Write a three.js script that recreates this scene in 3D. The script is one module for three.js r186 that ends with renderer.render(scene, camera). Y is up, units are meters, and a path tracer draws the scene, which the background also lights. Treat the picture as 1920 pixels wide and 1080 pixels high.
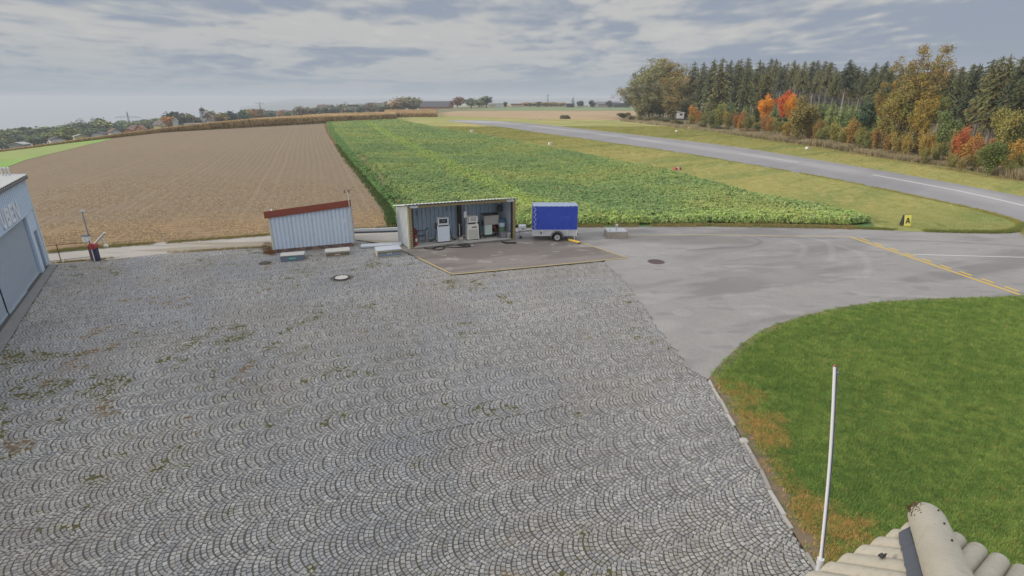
import * as THREE from 'three';
import { mergeGeometries } from 'three/addons/utils/BufferGeometryUtils.js';
import { RoundedBoxGeometry } from 'three/addons/geometries/RoundedBoxGeometry.js';
import { TextGeometry } from 'three/addons/geometries/TextGeometry.js';
import { FontLoader } from 'three/addons/loaders/FontLoader.js';

// ---------------------------------------------------------------- camera, sky, sun, exposure
const EXPOSURE = 1.55;
const H = 8.2;                                   // camera height above the yard
const PITCH = 19.5 * Math.PI / 180, CP = Math.cos(PITCH), SP = Math.sin(PITCH);
const scene = new THREE.Scene();
const camera = new THREE.PerspectiveCamera(2 * Math.atan(0.54) * 180 / Math.PI, 16 / 9, 0.05, 12000);
camera.position.set(0, H, 0);
camera.lookAt(0, H - SP, -CP);
scene.add(camera);
const renderer = new THREE.WebGLRenderer({ antialias: true });
renderer.setSize(1024, 576);
renderer.toneMapping = THREE.LinearToneMapping;
renderer.toneMappingExposure = EXPOSURE;
renderer.shadowMap.enabled = true;

const SUN_DIR = new THREE.Vector3(-0.93, 0.30, 0.22).normalize();
const sun = new THREE.DirectionalLight(new THREE.Color(1, 0.89, 0.74), 1.5);
sun.position.copy(SUN_DIR).multiplyScalar(150).add(new THREE.Vector3(0, 0, -60));
sun.target.position.set(0, 0, -60); scene.add(sun.target);
sun.castShadow = true; sun.shadow.radius = 20; sun.shadow.mapSize.set(2048, 2048);
Object.assign(sun.shadow.camera, { left: -160, right: 160, top: 160, bottom: -160, near: 1, far: 400 });
scene.add(sun);

// ---------------------------------------------------------------- random numbers and noise
function rng(seed) { let a = seed >>> 0; return () => { a = (a + 0x6D2B79F5) | 0; let t = Math.imul(a ^ (a >>> 15), 1 | a); t = (t + Math.imul(t ^ (t >>> 7), 61 | t)) ^ t; return ((t ^ (t >>> 14)) >>> 0) / 4294967296; }; }
function hash(ix, iy) { let h = Math.imul(ix, 374761393) + Math.imul(iy, 668265263) | 0; h = Math.imul(h ^ (h >>> 13), 1274126177); return ((h ^ (h >>> 16)) >>> 0) / 4294967296; }
function vn(x, y) { const ix = Math.floor(x), iy = Math.floor(y); let fx = x - ix, fy = y - iy; fx = fx * fx * (3 - 2 * fx); fy = fy * fy * (3 - 2 * fy); const a = hash(ix, iy), b = hash(ix + 1, iy), c = hash(ix, iy + 1), d = hash(ix + 1, iy + 1); return a + (b - a) * fx + (c - a) * fy + (a - b - c + d) * fx * fy; }
function fbm(x, y, o = 4) { let s = 0, w = 0.5, t = 0; for (let i = 0; i < o; i++) { s += w * vn(x, y); t += w; w *= 0.5; x = x * 2.03 + 17.3; y = y * 2.03 + 9.1; } return s / t; }
const clamp = (x, a = 0, b = 1) => Math.min(b, Math.max(a, x));
const sstep = (a, b, x) => { const t = clamp((x - a) / (b - a)); return t * t * (3 - 2 * t); };
const mix = (a, b, t) => a + (b - a) * t;
const mix3 = (a, b, t) => [mix(a[0], b[0], t), mix(a[1], b[1], t), mix(a[2], b[2], t)];
const lin = c => c <= 0.04045 ? c / 12.92 : Math.pow((c + 0.055) / 1.055, 2.4);
const toS = c => c <= 0.0031308 ? c * 12.92 : 1.055 * Math.pow(c, 1 / 2.4) - 0.055;
const rgb = (r, g, b) => [lin(r / 255), lin(g / 255), lin(b / 255)];

// ---------------------------------------------------------------- sky: layered stratus, computed over the whole sphere
{
  const W = 4096, HH = 2048, d = new Float32Array(W * HH * 4);
  const K = 1 / EXPOSURE;
  const base = rgb(164, 172, 181), warm = rgb(196, 195, 192), slate = rgb(134, 146, 166), low = rgb(164, 173, 182), gleam = rgb(208, 206, 200), veil = rgb(155, 168, 179);
  for (let j = 0; j < HH; j++) {
    const el = ((j + 0.5) / HH - 0.5) * Math.PI, y = Math.sin(el), c = Math.cos(el), step = y > 0.45 ? 8 : y > 0.22 ? 4 : 1;
    for (let i = 0; i < W; i += step) {
      const az = ((i + 0.5) / W - 0.5) * 2 * Math.PI, x = Math.cos(az) * c, z = Math.sin(az) * c;
      let col;
      if (y <= 0) col = [0.345, 0.385, 0.43];
      else {
        const k = 1 / (y + 0.045), px = x * k, pz = z * k;
        const wx = vn(px * 0.35 + 3, pz * 0.35 + 7) - 0.5, wz = vn(px * 0.35 + 40, pz * 0.35 + 11) - 0.5;
        const n1 = fbm(px * 0.42 + wx * 1.2 + 15.6, pz * 0.30 + wz * 1.0 + 4.9, 4);
        const n2 = fbm(px * 1.5 + wx * 2.2 + 20, pz * 0.95 + wz * 1.6 + 60, 5);
        const n3 = fbm(px * 5.0 + wx * 3 + n2 * 2 + 50, pz * 3.2 + wz * 2 + 8, 4);
        // the sun stands behind the layer on the left: the cloud is thinner and warmer that way, slate the other way
        const side = -x / Math.max(c, 0.05), m = n1 * 0.9 + (n2 - 0.5) * 0.55 + (n3 - 0.5) * 0.34;
        const lit = sstep(0.31, 0.63, m + 0.17 * side - 0.02), dark = sstep(0.38, 0.72, 1 - m - 0.17 * side - 0.02);
        col = mix3(base, warm, lit * 0.85);
        col = mix3(col, slate, dark * 0.85);
        col = mix3(col, gleam, sstep(0.60, 0.76, 0.5 * n2 + 0.5 * n3 + 0.12 * (n1 - 0.5)) * 0.45 * (0.15 + 0.85 * lit));
        col = mix3(col, slate, sstep(0.58, 0.75, 1 - 0.45 * n2 - 0.55 * n3) * 0.35);
        const hz = Math.exp(-Math.pow(y / 0.062, 1.5));
        col = mix3(col, side > 0 ? mix3(low, veil, clamp(side * 1.2)) : low, 0.85 * hz);
        col = mix3(col, [0.48, 0.48, 0.475], sstep(0.16, 0.5, y) * 0.75); const up = 1 + 2.8 * Math.max(0, y - 0.15);      // an overcast sky is brighter overhead
        col = col.map(v => v * up);
      }
      for (let q = 0; q < step; q++) { const o = (j * W + i + q) * 4; d[o] = col[0] * K; d[o + 1] = col[1] * K; d[o + 2] = col[2] * K; d[o + 3] = 1; }
    }
  }
  const sky = new THREE.DataTexture(d, W, HH, THREE.RGBAFormat, THREE.FloatType);
  sky.mapping = THREE.EquirectangularReflectionMapping; sky.magFilter = THREE.LinearFilter; sky.minFilter = THREE.LinearFilter; sky.needsUpdate = true;
  scene.background = sky; scene.environment = sky;
}
scene.fog = new THREE.FogExp2(new THREE.Color(0.74, 0.79, 0.86), 0.0003);

// ---------------------------------------------------------------- where things stand (measured on the photograph, 1920 x 1080), on the terrain
function ray(px, py) { const x = (px - 960) / 1000, y = (540 - py) / 1000; return [x, y * CP - SP, -(CP + y * SP)]; }
const slope = (px, py) => { const r = ray(px, py); return r[1] / Math.hypot(r[0], r[2]); };
function table(t) { return x => { if (x <= t[0][0]) return t[0][1]; for (let i = 1; i < t.length; i++) if (x <= t[i][0]) { const a = t[i - 1], b = t[i]; return mix(a[1], b[1], (x - a[0]) / (b[0] - a[0])); } return t[t.length - 1][1]; }; }
const maizeTop = table([[-200, 300], [0, 280], [75, 270], [150, 260], [225, 250], [300, 240.5], [390, 231], [480, 223.5], [550, 218], [614, 213.5], [680, 211.5], [735, 210], [800, 206], [860, 200], [930, 197], [3000, 196.5]]);
const maizeFoot = table([[-200, 308], [0, 284], [60, 276.5], [125, 268], [225, 256.5], [300, 248], [390, 242.5], [480, 237.5], [614, 230.5], [735, 224.5], [800, 222], [3000, 222]]);
// azimuth of a column of the photo at the height of the fields, and back
function colOf(x, z) { return 960 + 1000 * x / Math.max(-z, 1e-6) * 1.045; }
const brow = px => { const e = slope(px, maizeTop(px)), f = slope(px, maizeFoot(px)); const rf = -H / f; let m = (e - f) * rf; m = px > 745 ? 0.3 : Math.min(m, 2.2); return { e, m, rf }; };
const browTab = []; for (let px = -1400; px <= 3200; px += 20) browTab.push(brow(px));
function browAt(px) { const t = clamp((px + 1400) / 20, 0, browTab.length - 1.001), i = Math.floor(t), f = t - i; const a = browTab[i], b = browTab[i + 1]; return { e: mix(a.e, b.e, f), m: mix(a.m, b.m, f), rf: mix(a.rf, b.rf, f) }; }
function ground(x, z) { if (z > -20) return 0; const r = Math.hypot(x, z), b = browAt(clamp(colOf(x, z), -1400, 3190)); return Math.min(0, H - b.m + r * b.e); }
function at(px, py) {                            // the point of the ground seen there
  const r = ray(px, py); let lo = 1, hi = 4000, hit = false;
  for (let t = 2, p = 1; t < 4000; p = t, t *= 1.02) if (H + r[1] * t < ground(r[0] * t, r[2] * t)) { lo = p; hi = t; hit = true; break; }
  if (hit) for (let i = 0; i < 40; i++) { const m = (lo + hi) / 2; if (H + r[1] * m < ground(r[0] * m, r[2] * m)) hi = m; else lo = m; }
  const t = hit ? hi : 1500;
  return new THREE.Vector3(r[0] * t, H + r[1] * t, r[2] * t);
}
function level(px, py, y = 0) { const r = ray(px, py), t = (y - H) / r[1]; return new THREE.Vector3(r[0] * t, y, r[2] * t); }
function atDist(px, py, dist) { const r = ray(px, py), t = dist / Math.hypot(r[0], r[2]); return new THREE.Vector3(r[0] * t, H + r[1] * t, r[2] * t); }
function topOver(p, px, py) { const r = ray(px, py); return H + r[1] * (p.z / r[2]) - p.y; }   // height of what stands on p and reaches up to that row

// ---------------------------------------------------------------- naming
const used = new Map();
function numbered(n) { const k = used.get(n) || 0; used.set(n, k + 1); return k ? `${n}_${String(k).padStart(3, '0')}` : n; }
function tag(o, label, category, group) { o.userData.label = label; if (category) o.userData.category = category; if (group) o.userData.group = group; return o; }
function shadows(o) { o.traverse(m => { if (m.isMesh) { m.castShadow = true; m.receiveShadow = true; } }); return o; }
function thing(name, label, category, p = [0, 0, 0], turn = 0, group) {
  const o = new THREE.Group(); o.name = numbered(name); if (p.isVector3) o.position.copy(p); else o.position.set(...p); o.rotation.y = turn;
  tag(o, label, category, group); scene.add(o); return o;
}
function part(name, geos, mat, parent) {
  const list = (Array.isArray(geos) ? geos : [geos]).map(g => { const n = g.index ? g.toNonIndexed() : g; for (const k of Object.keys(n.attributes)) if (!['position', 'normal', 'uv'].includes(k)) n.deleteAttribute(k); return n; });
  const m = new THREE.Mesh(list.length > 1 ? mergeGeometries(list) : list[0], mat); m.name = name; m.castShadow = m.receiveShadow = true; parent.add(m); return m;
}
function copyOf(o, name) { const c = o.clone(); c.name = numbered(name); scene.add(c); return c; }
function struct(o, name) { o.name = numbered(name); o.userData.kind = 'structure'; if (!o.parent) scene.add(o); return o; }

// ---------------------------------------------------------------- geometry helpers
function place(g, x = 0, y = 0, z = 0, rx = 0, ry = 0, rz = 0) { if (rx || ry || rz) g.applyMatrix4(new THREE.Matrix4().makeRotationFromEuler(new THREE.Euler(rx, ry, rz))); g.translate(x, y, z); return g; }
const box = (w, h, d, x, y, z, rx, ry, rz) => place(new THREE.BoxGeometry(w, h, d), x, y, z, rx, ry, rz);
const rbox = (w, h, d, r, x, y, z, rx, ry, rz) => place(new RoundedBoxGeometry(w, h, d, 2, r), x, y, z, rx, ry, rz);
const cyl = (r0, r1, h, x, y, z, rx, ry, rz, n = 16) => place(new THREE.CylinderGeometry(r0, r1, h, n), x, y, z, rx, ry, rz);
function bar(a, b, r0, r1 = r0, n = 8) { const A = new THREE.Vector3(...(a.toArray ? a.toArray() : a)), B = new THREE.Vector3(...(b.toArray ? b.toArray() : b)), d = B.clone().sub(A), L = d.length(); const g = new THREE.CylinderGeometry(r1, r0, L, n); g.applyQuaternion(new THREE.Quaternion().setFromUnitVectors(new THREE.Vector3(0, 1, 0), d.normalize())); g.translate((A.x + B.x) / 2, (A.y + B.y) / 2, (A.z + B.z) / 2); return g; }
function beam(a, b, w, h) { const A = new THREE.Vector3(...a), B = new THREE.Vector3(...b), d = B.clone().sub(A), L = d.length(); const g = new THREE.BoxGeometry(L, h, w); g.applyQuaternion(new THREE.Quaternion().setFromUnitVectors(new THREE.Vector3(1, 0, 0), d.normalize())); g.translate((A.x + B.x) / 2, (A.y + B.y) / 2, (A.z + B.z) / 2); return g; }
function tube(pts, r, n = 40, m = 7) { return new THREE.TubeGeometry(new THREE.CatmullRomCurve3(pts.map(p => p.isVector3 ? p : new THREE.Vector3(...p))), n, r, m); }
// trapezoid-ribbed sheet in the xy plane, its ribs running along y, standing proud towards +z
function ribbed(w, h, pitch, depth, x = 0, y = 0, z = 0, topLine) {
  const s = new THREE.Shape(), n = Math.max(1, Math.round(w / pitch)), p = w / n, t = 0.004, pr = [];
  for (let i = 0; i < n; i++) pr.push([i * p, 0], [i * p + p * 0.28, 0], [i * p + p * 0.34, depth], [i * p + p * 0.94, depth]);
  pr.push([w, 0]);
  s.moveTo(pr[0][0], pr[0][1]); for (const q of pr.slice(1)) s.lineTo(q[0], q[1]);
  for (const q of pr.slice().reverse()) s.lineTo(q[0], q[1] - t);
  const g = new THREE.ExtrudeGeometry(s, { depth: h, bevelEnabled: false });
  g.rotateX(-Math.PI / 2); g.scale(1, 1, -1);    // extrusion now runs up, profile depth along z
  const ix = g.index; const P = g.attributes.position;
  if (topLine) for (let i = 0; i < P.count; i++) if (P.getY(i) > h / 2) P.setY(i, topLine(P.getX(i) + x) - y);
  const a = g.toNonIndexed ? (g.index ? g.toNonIndexed() : g) : g;   // the mirror turned the faces inside out: swap them back
  for (const k of ['position', 'normal', 'uv']) { const A = a.attributes[k], S = A.itemSize, v = A.array; for (let i = 0; i < A.count; i += 3) for (let c = 0; c < S; c++) { const u = v[(i + 1) * S + c]; v[(i + 1) * S + c] = v[(i + 2) * S + c]; v[(i + 2) * S + c] = u; } }
  a.computeVertexNormals(); a.translate(x, y, z); return a;
}
class Leaves {                                   // loose triangles and quads, with a colour per face
  constructor() { this.p = []; this.c = []; }
  tri(a, b, c, k) { this.p.push(...a, ...b, ...c); this.c.push(...k, ...k, ...k); }
  quad(a, b, c, d, k) { this.tri(a, b, c, k); this.tri(a, c, d, k); }
  geo() { const g = new THREE.BufferGeometry(); g.setAttribute('position', new THREE.Float32BufferAttribute(this.p, 3)); g.setAttribute('color', new THREE.Float32BufferAttribute(this.c, 3)); g.computeVertexNormals(); return g; }
}

// ---------------------------------------------------------------- materials
const mats = new Map();
function paint(hex, roughness = 0.6, metalness = 0, extra = {}) { const k = hex + '|' + roughness + '|' + metalness + JSON.stringify(extra); if (!mats.has(k)) mats.set(k, new THREE.MeshStandardMaterial({ color: new THREE.Color(...(Array.isArray(hex) ? hex : rgb(...hexRgb(hex)))), roughness, metalness, side: THREE.DoubleSide, ...extra })); return mats.get(k); }
function hexRgb(h) { const n = parseInt(h.slice(1), 16); return [n >> 16 & 255, n >> 8 & 255, n & 255]; }
function texture(W, Hh, fn, wrap = true) {       // fn(u, v) -> [r, g, b, height], linear
  const c = new Uint8Array(W * Hh * 4), b = new Uint8Array(W * Hh * 4); let bumpy = false;
  for (let j = 0; j < Hh; j++) for (let i = 0; i < W; i++) { const k = fn((i + 0.5) / W, (j + 0.5) / Hh), o = (j * W + i) * 4; for (let q = 0; q < 3; q++) c[o + q] = Math.round(255 * toS(clamp(k[q]))); c[o + 3] = 255; if (k.length > 3) { bumpy = true; b[o] = b[o + 1] = b[o + 2] = Math.round(255 * clamp(k[3])); b[o + 3] = 255; } }
  const mk = (d, srgb) => { const t = new THREE.DataTexture(d, W, Hh); if (srgb) t.colorSpace = THREE.SRGBColorSpace; t.magFilter = THREE.LinearFilter; t.minFilter = THREE.LinearFilter; if (wrap) t.wrapS = t.wrapT = THREE.RepeatWrapping; t.needsUpdate = true; return t; };
  return { map: mk(c, true), bump: bumpy ? mk(b, false) : null };
}
function drawn(W, Hh, fn) { const c = document.createElement('canvas'); c.width = W; c.height = Hh; fn(c.getContext('2d'), W, Hh); const t = new THREE.CanvasTexture(c); t.colorSpace = THREE.SRGBColorSpace; return t; }
const inside = (pts, x, z) => { let c = false; for (let i = 0, j = pts.length - 1; i < pts.length; j = i++) { const a = pts[i], b = pts[j]; if ((a[1] > z) !== (b[1] > z) && x < (b[0] - a[0]) * (z - a[1]) / (b[1] - a[1]) + a[0]) c = !c; } return c; };
const distTo = (pts, x, z, closed = true) => { let m = 1e9; for (let i = closed ? 0 : 1; i < pts.length; i++) { const a = pts[(i + pts.length - 1) % pts.length], b = pts[i], dx = b[0] - a[0], dz = b[1] - a[1], t = clamp(((x - a[0]) * dx + (z - a[1]) * dz) / (dx * dx + dz * dz || 1)); m = Math.min(m, Math.hypot(x - a[0] - t * dx, z - a[1] - t * dz)); } return m; };
const outline = list => list.map(([px, py]) => { const p = level(px, py); return [p.x, p.z]; });
function smooth(pts, n = 6) { const c = new THREE.CatmullRomCurve3(pts.map(p => new THREE.Vector3(p[0], 0, p[1])), false, 'centripetal'); return c.getPoints((pts.length - 1) * n).map(p => [p.x, p.z]); }
// a flat sheet of ground with a texture of its own, computed in metres
function sheet(name, pts, y, W, Hh, fn, opt = {}) {
  const s = new THREE.Shape(pts.map(p => new THREE.Vector2(p[0], -p[1])));
  const g = new THREE.ShapeGeometry(s); g.rotateX(-Math.PI / 2);
  let x0 = 1e9, x1 = -1e9, z0 = 1e9, z1 = -1e9; for (const p of pts) { x0 = Math.min(x0, p[0]); x1 = Math.max(x1, p[0]); z0 = Math.min(z0, p[1]); z1 = Math.max(z1, p[1]); }
  const P = g.attributes.position, U = g.attributes.uv; for (let i = 0; i < P.count; i++) U.setXY(i, (P.getX(i) - x0) / (x1 - x0), (P.getZ(i) - z0) / (z1 - z0));
  const { map, bump } = texture(W, Hh, (u, v) => fn(mix(x0, x1, u), mix(z0, z1, v)), false);
  const m = new THREE.Mesh(g, new THREE.MeshStandardMaterial({ map, bumpMap: bump, bumpScale: opt.bump || 0.02, roughness: opt.rough ?? 0.95 }));
  m.position.y = y; m.receiveShadow = true; scene.add(m);
  return struct(m, name);
}
const tmpM = new THREE.Matrix4(), tmpQ = new THREE.Quaternion(), tmpE = new THREE.Euler();
function scatter(name, geo, mat, spots, label, category, parent) {   // spots: [x, y, z, turn, sx, sy, [r, g, b], tiltx, tiltz]
  const m = new THREE.InstancedMesh(geo, mat, spots.length); m.name = parent ? name : numbered(name);
  const c = new THREE.Color();
  spots.forEach((s, i) => { tmpQ.setFromEuler(tmpE.set(s[7] || 0, s[3], s[8] || 0)); tmpM.compose(new THREE.Vector3(s[0], s[1], s[2]), tmpQ, new THREE.Vector3(s[4], s[5], s[9] || s[4])); m.setMatrixAt(i, tmpM); if (s[6]) m.setColorAt(i, c.setRGB(...s[6])); });
  m.castShadow = m.receiveShadow = true; m.userData.kind = 'stuff'; if (label) tag(m, label, category);
  (parent || scene).add(m); return m;
}
// ================================================================ the ground
const KA = 0.92;
const A = (r, g, b) => rgb(r, g, b).map(v => v * KA);
const TURN = 20 * Math.PI / 180;                 // the yard's rows, shed and shelter lie along this direction
const UX = Math.cos(TURN), UZ = -Math.sin(TURN), VX = Math.sin(TURN), VZ = Math.cos(TURN);

{ // one sheet to the horizon
  const P = [], C = [], I = [], NA = 220, rs = [0]; for (let r = 6; r < 6500; r *= 1.055) rs.push(r);
  for (const r of rs) for (let i = 0; i <= NA; i++) {
    const a = i / NA * 2 * Math.PI, x = Math.sin(a) * r, z = -Math.cos(a) * r, px = z < -20 ? colOf(x, z) : 960;
    const left = z < -20 && px < 700;
    let y = ground(x, z) - 0.06;
    if (r > 900 && !left) y = ground(x / r * 900, z / r * 900) - 0.06 - (r - 900) * 0.008;
    P.push(x, y, z);
    const n = fbm(x * 0.02, z * 0.02, 4), k = r > 900 ? mix3(A(150, 165, 120), A(160, 150, 120), sstep(0.45, 0.55, fbm(x * 0.002, z * 0.006, 3))) : mix3(A(112, 118, 76), A(122, 112, 82), n);
    C.push(...k);
  }
  for (let j = 0; j + 1 < rs.length; j++) for (let i = 0; i < NA; i++) { const a = j * (NA + 1) + i, b = a + NA + 1; I.push(a, a + 1, b, a + 1, b + 1, b); }
  const g = new THREE.BufferGeometry(); g.setAttribute('position', new THREE.Float32BufferAttribute(P, 3)); g.setAttribute('color', new THREE.Float32BufferAttribute(C, 3)); g.setIndex(I); g.computeVertexNormals();
  const m = new THREE.Mesh(g, new THREE.MeshStandardMaterial({ vertexColors: true, roughness: 1 })); m.receiveShadow = true; struct(m, 'ground');
}
{ // far hills behind the fields
  const hill = (r, base, h, seed, c) => {
    const P = [], I = [], n = 160; const dep = [0, 0.25, 0.5, 0.75, 1];
    for (let i = 0; i <= n; i++) { const a = mix(-0.45, 0.55, i / n); const top = -75 + sstep(-0.46, -0.36, a) * (75 + base) + sstep(-0.47, -0.36, a) * h * (0.25 + 0.75 * fbm(a * 7 + seed, seed, 4) + 0.25 * (fbm(a * 40 + seed, seed + 3, 3) - 0.5));
      for (const q of dep) { const rr = r + q * 900, s = Math.sin(q * Math.PI / 2); P.push(Math.sin(a) * rr, mix(-75, top, s), -Math.cos(a) * rr); } }
    for (let i = 0; i < n; i++) for (let k = 0; k < 4; k++) { const a = i * 5 + k, b = a + 5; I.push(a, b, a + 1, b, b + 1, a + 1); }
    const g = new THREE.BufferGeometry(); g.setAttribute('position', new THREE.Float32BufferAttribute(P, 3)); g.setIndex(I); g.computeVertexNormals();
    struct(new THREE.Mesh(g, new THREE.MeshStandardMaterial({ color: new THREE.Color(...c), roughness: 1, side: THREE.DoubleSide })), 'hills');
  };
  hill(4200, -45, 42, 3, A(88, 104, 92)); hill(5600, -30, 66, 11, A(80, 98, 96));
}
// ---- outlines, read off the photograph
const cropLeft = [[614, 231.5], [619, 250], [634, 272], [655, 300], [683, 330], [706, 358], [728, 382], [742, 402], [748, 424]];
const cropRight = [[745, 225.5], [770, 231], [845, 247.5], [900, 255], [988, 271], [1077, 287], [1165, 304.7], [1240, 320.6], [1320, 342], [1400, 365], [1492, 383], [1562, 396], [1632, 416]];
const forestEdge = table([[1150, 224.5], [1177, 227], [1264, 237], [1347, 247], [1452, 262], [1556, 276], [1671, 296], [1806, 315], [1920, 336], [2300, 400]]);
const apronTop = [[1085, 426.5], [1200, 425], [1300, 425], [1420, 425.5], [1600, 430], [1750, 436], [1850, 438], [1893, 436.5], [1914, 430], [1924, 421]];
const lawnTop = [[2300, 545], [1920, 555], [1850, 558], [1700, 563], [1600, 573], [1500, 595], [1430, 620], [1380, 655], [1345, 690], [1327, 712]];
const kerbLine = [[1327, 712], [1345, 742], [1375, 795], [1412, 860], [1450, 935], [1500, 1020], [1538, 1085], [1590, 1180], [1650, 1300]];
const paveRight = [[1135, 489], [1145, 503], [1163, 520], [1180, 538], [1200, 566], [1222, 597], [1237, 622], [1251, 643], [1272, 664], [1290, 690], [1327, 712]];
const hangarKerb = [[108, 496], [60, 570], [0, 667], [-120, 850], [-330, 1180]];
const paveTop = [[108, 496], [190, 487], [300, 475], [420, 467], [500, 462], [662, 448], [755, 449]];
const roadTop = [[-60, 478], [90, 471.5], [156, 464.5], [260, 457.5], [400, 447], [505, 439.5], [660, 435.5], [752, 431], [1000, 428], [1085, 426.5]];

// fields
const soilA = A(124, 107, 86), soilB = A(141, 121, 94), soilC = A(103, 88, 70), soilD = A(164, 132, 88);
{
  const near = [[-420, 515], ...roadTop.slice(1, 8)], far = [[614, 231.5], [480, 238.5], [390, 243.5], [300, 249], [225, 257.5], [125, 269], [60, 277.5], [0, 285], [-200, 309], [-420, 345]];
  const pts = [...outline(near), ...outline(cropLeft.slice().reverse()), ...outline(far.slice(1))];
  const edge = outline(roadTop.slice(1, 8));
  sheet('ploughed_field', pts, 0.02, 2048, 1792, (x, z) => {
    const u = x * UX + z * UZ, v = x * VX + z * VZ;           // drilled along v
    const patch = fbm(x * 0.018 + 4, z * 0.018, 4), fine = fbm(x * 1.3, z * 1.3, 3), clod = fbm(x * 4.5, z * 4.5, 2);
    const wob = (fbm(v * 0.05, 3.3, 2) - 0.5) * 0.5;
    const row = 0.5 + 0.5 * Math.sin((u + wob) * 2 * Math.PI / 0.75), pass = Math.abs(((u + wob) / 9.0 + 100) % 1 - 0.5), pass2 = Math.abs(((u + wob) / 3.0 + 100) % 1 - 0.5);
    let k = mix3(soilA, soilB, clamp(0.5 * fine + 0.7 * patch - 0.1));
    k = mix3(k, soilC, 0.22 * row * sstep(0.3, 0.6, patch + 0.2) + 0.15 * sstep(0.03, 0.0, pass2));
    k = mix3(k, soilB.map(q => q * 1.12), 0.45 * sstep(0.03, 0.01, Math.abs(pass - 0.08)) * 0.5 );
    const head = sstep(10, 4, distTo(edge, x, z, false) + 3 * (fbm(x * 0.3, z * 0.3, 3) - 0.5));   // the headland, worked across and strewn with stubble
    const cross = 0.5 + 0.5 * Math.sin(v * 2 * Math.PI / 0.8 + 4 * fbm(x * 0.25, z * 0.25, 2));
    k = mix3(k, mix3(soilD, soilC, 0.7 * cross * fine + 0.2), head * 0.75);
    k = mix3(k, soilC, sstep(0.62, 0.78, clod) * 0.5);
    return [...k, 0.2 * row + 0.45 * fine + 0.35 * clod];
  }, { bump: 0.08 });
}
{ // the green corner at the far left
  const pts = outline([[0, 285.5], [60, 278], [125, 269.5], [207, 259.5], [207, 261.5], [125, 282], [50, 300], [0, 319], [-90, 345], [-300, 395], [-420, 400], [-420, 346], [-200, 310]]);
  sheet('green_field', pts, 0.05, 512, 512, (x, z) => { const n = fbm(x * 0.4, z * 0.4, 4), e = fbm(x * 0.05, z * 0.05, 3); return [...mix3(mix3(A(116, 150, 70), A(142, 170, 84), n), A(150, 142, 96), 0.5 * sstep(0.55, 0.75, e)), n]; }, { bump: 0.06 });
}
{ // soil under the green crop
  const pts = [...outline(cropLeft), ...outline([[752, 431], [1000, 428], [1085, 426.5], [1300, 424.8], [1600, 429.5], [1640, 424]]), ...outline(cropRight.slice().reverse())];
  const path = outline([[672, 290], [700, 320], [735, 362], [765, 398], [790, 424]]);
  sheet('crop_soil', pts, 0.03, 1024, 2048, (x, z) => {
    const n = fbm(x * 0.9, z * 0.9, 4), g = fbm(x * 0.22, z * 0.22, 3);
    let k = mix3(A(74, 104, 52), A(98, 124, 62), n); const d = distTo(path, x, z, false);
    k = mix3(k, A(142, 122, 88), sstep(1.1, 0.4, d + 0.9 * (g - 0.5)) * (0.5 + 0.5 * n));
    return [...k, n];
  }, { bump: 0.08 });
}
{ // mown airfield grass, from the crop to the forest
  const pts = [...outline(cropRight), ...outline([[1640, 424], [1600, 429.5], [1750, 435.8], [1850, 437.8], [1893, 436.3], [1914, 429.8], [1924, 421], [2100, 430], [2300, 470], [2300, 398]]), ...outline([1920, 1806, 1671, 1556, 1452, 1347, 1264, 1177].map(x => [x, forestEdge(x) - 1])), ...outline([[1100, 224], [1000, 223.5], [900, 219.5], [820, 216.5], [745, 221]])];
  const track = smooth(outline([[1000, 224.5], [1100, 228.5], [1200, 235.5], [1300, 246.5], [1400, 260], [1556, 281], [1700, 304], [1900, 338]]), 4);
  const cross = smooth(outline([[1500, 383], [1440, 372], [1380, 357], [1300, 334], [1230, 316]]), 3);
  sheet('airfield_grass', pts, 0.012, 2048, 2048, (x, z) => {
    const n = fbm(x * 0.7, z * 0.7, 4), f = fbm(x * 3.5, z * 3.5, 2), s = fbm((x * UX * 0.6 + z * 0.8) * 0.35, (x * 0.8 - z * 0.6) * 0.04, 4), p = fbm(x * 0.06, z * 0.06, 4);
    let k = mix3(A(142, 144, 74), A(164, 156, 88), 0.6 * n + 0.4 * f);
    k = mix3(k, A(118, 132, 66), 0.6 * sstep(0.44, 0.66, s)); k = mix3(k, A(174, 160, 92), 0.5 * sstep(0.5, 0.7, fbm(x * 0.9 + z * 0.5, (z - x * 0.5) * 0.15 + 40, 4)));
    k = mix3(k, A(178, 160, 96), 0.6 * sstep(0.54, 0.72, p));
    k = mix3(k, A(122, 98, 58), 0.65 * sstep(1.5, 0.5, distTo(track, x, z, false) + 1.2 * (n - 0.5)) * sstep(0.3, 0.5, n + 0.1));
    k = mix3(k, A(160, 128, 90), 0.6 * sstep(1.0, 0.2, distTo(cross, x, z, false) + 1.5 * (n - 0.5)));
    k = mix3(k, A(104, 126, 60), 0.5 * sstep(9, 2, distTo(outline(apronTop.slice(5)), x, z, false) + 4 * (p - 0.5)));
    return k;
  });
}
{ // bare and green fields far off between the airfield and the halls
  const brown = outline([[800, 214], [860, 208], [960, 207.5], [1200, 207.5], [1200, 227], [1177, 227], [1100, 224], [1000, 223.5], [900, 219.5], [820, 216.5]]);
  sheet('stubble_field', brown, 0.03, 512, 512, (x, z) => { const n = fbm(x * 0.06, z * 0.06, 4), s = 0.5 + 0.5 * Math.sin((x * 0.94 + z * 0.34) * 0.9); return [...mix3(mix3(A(160, 136, 102), A(184, 158, 120), n), A(146, 122, 92), 0.25 * s)]; });
  const green = outline([[930, 201.5], [1240, 201.5], [1240, 207.2], [860, 207.4]]);
  sheet('meadow', green, 0.04, 256, 256, (x, z) => { const n = fbm(x * 0.03, z * 0.03, 4); return mix3(A(106, 128, 84), A(128, 140, 92), n); });
}
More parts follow.
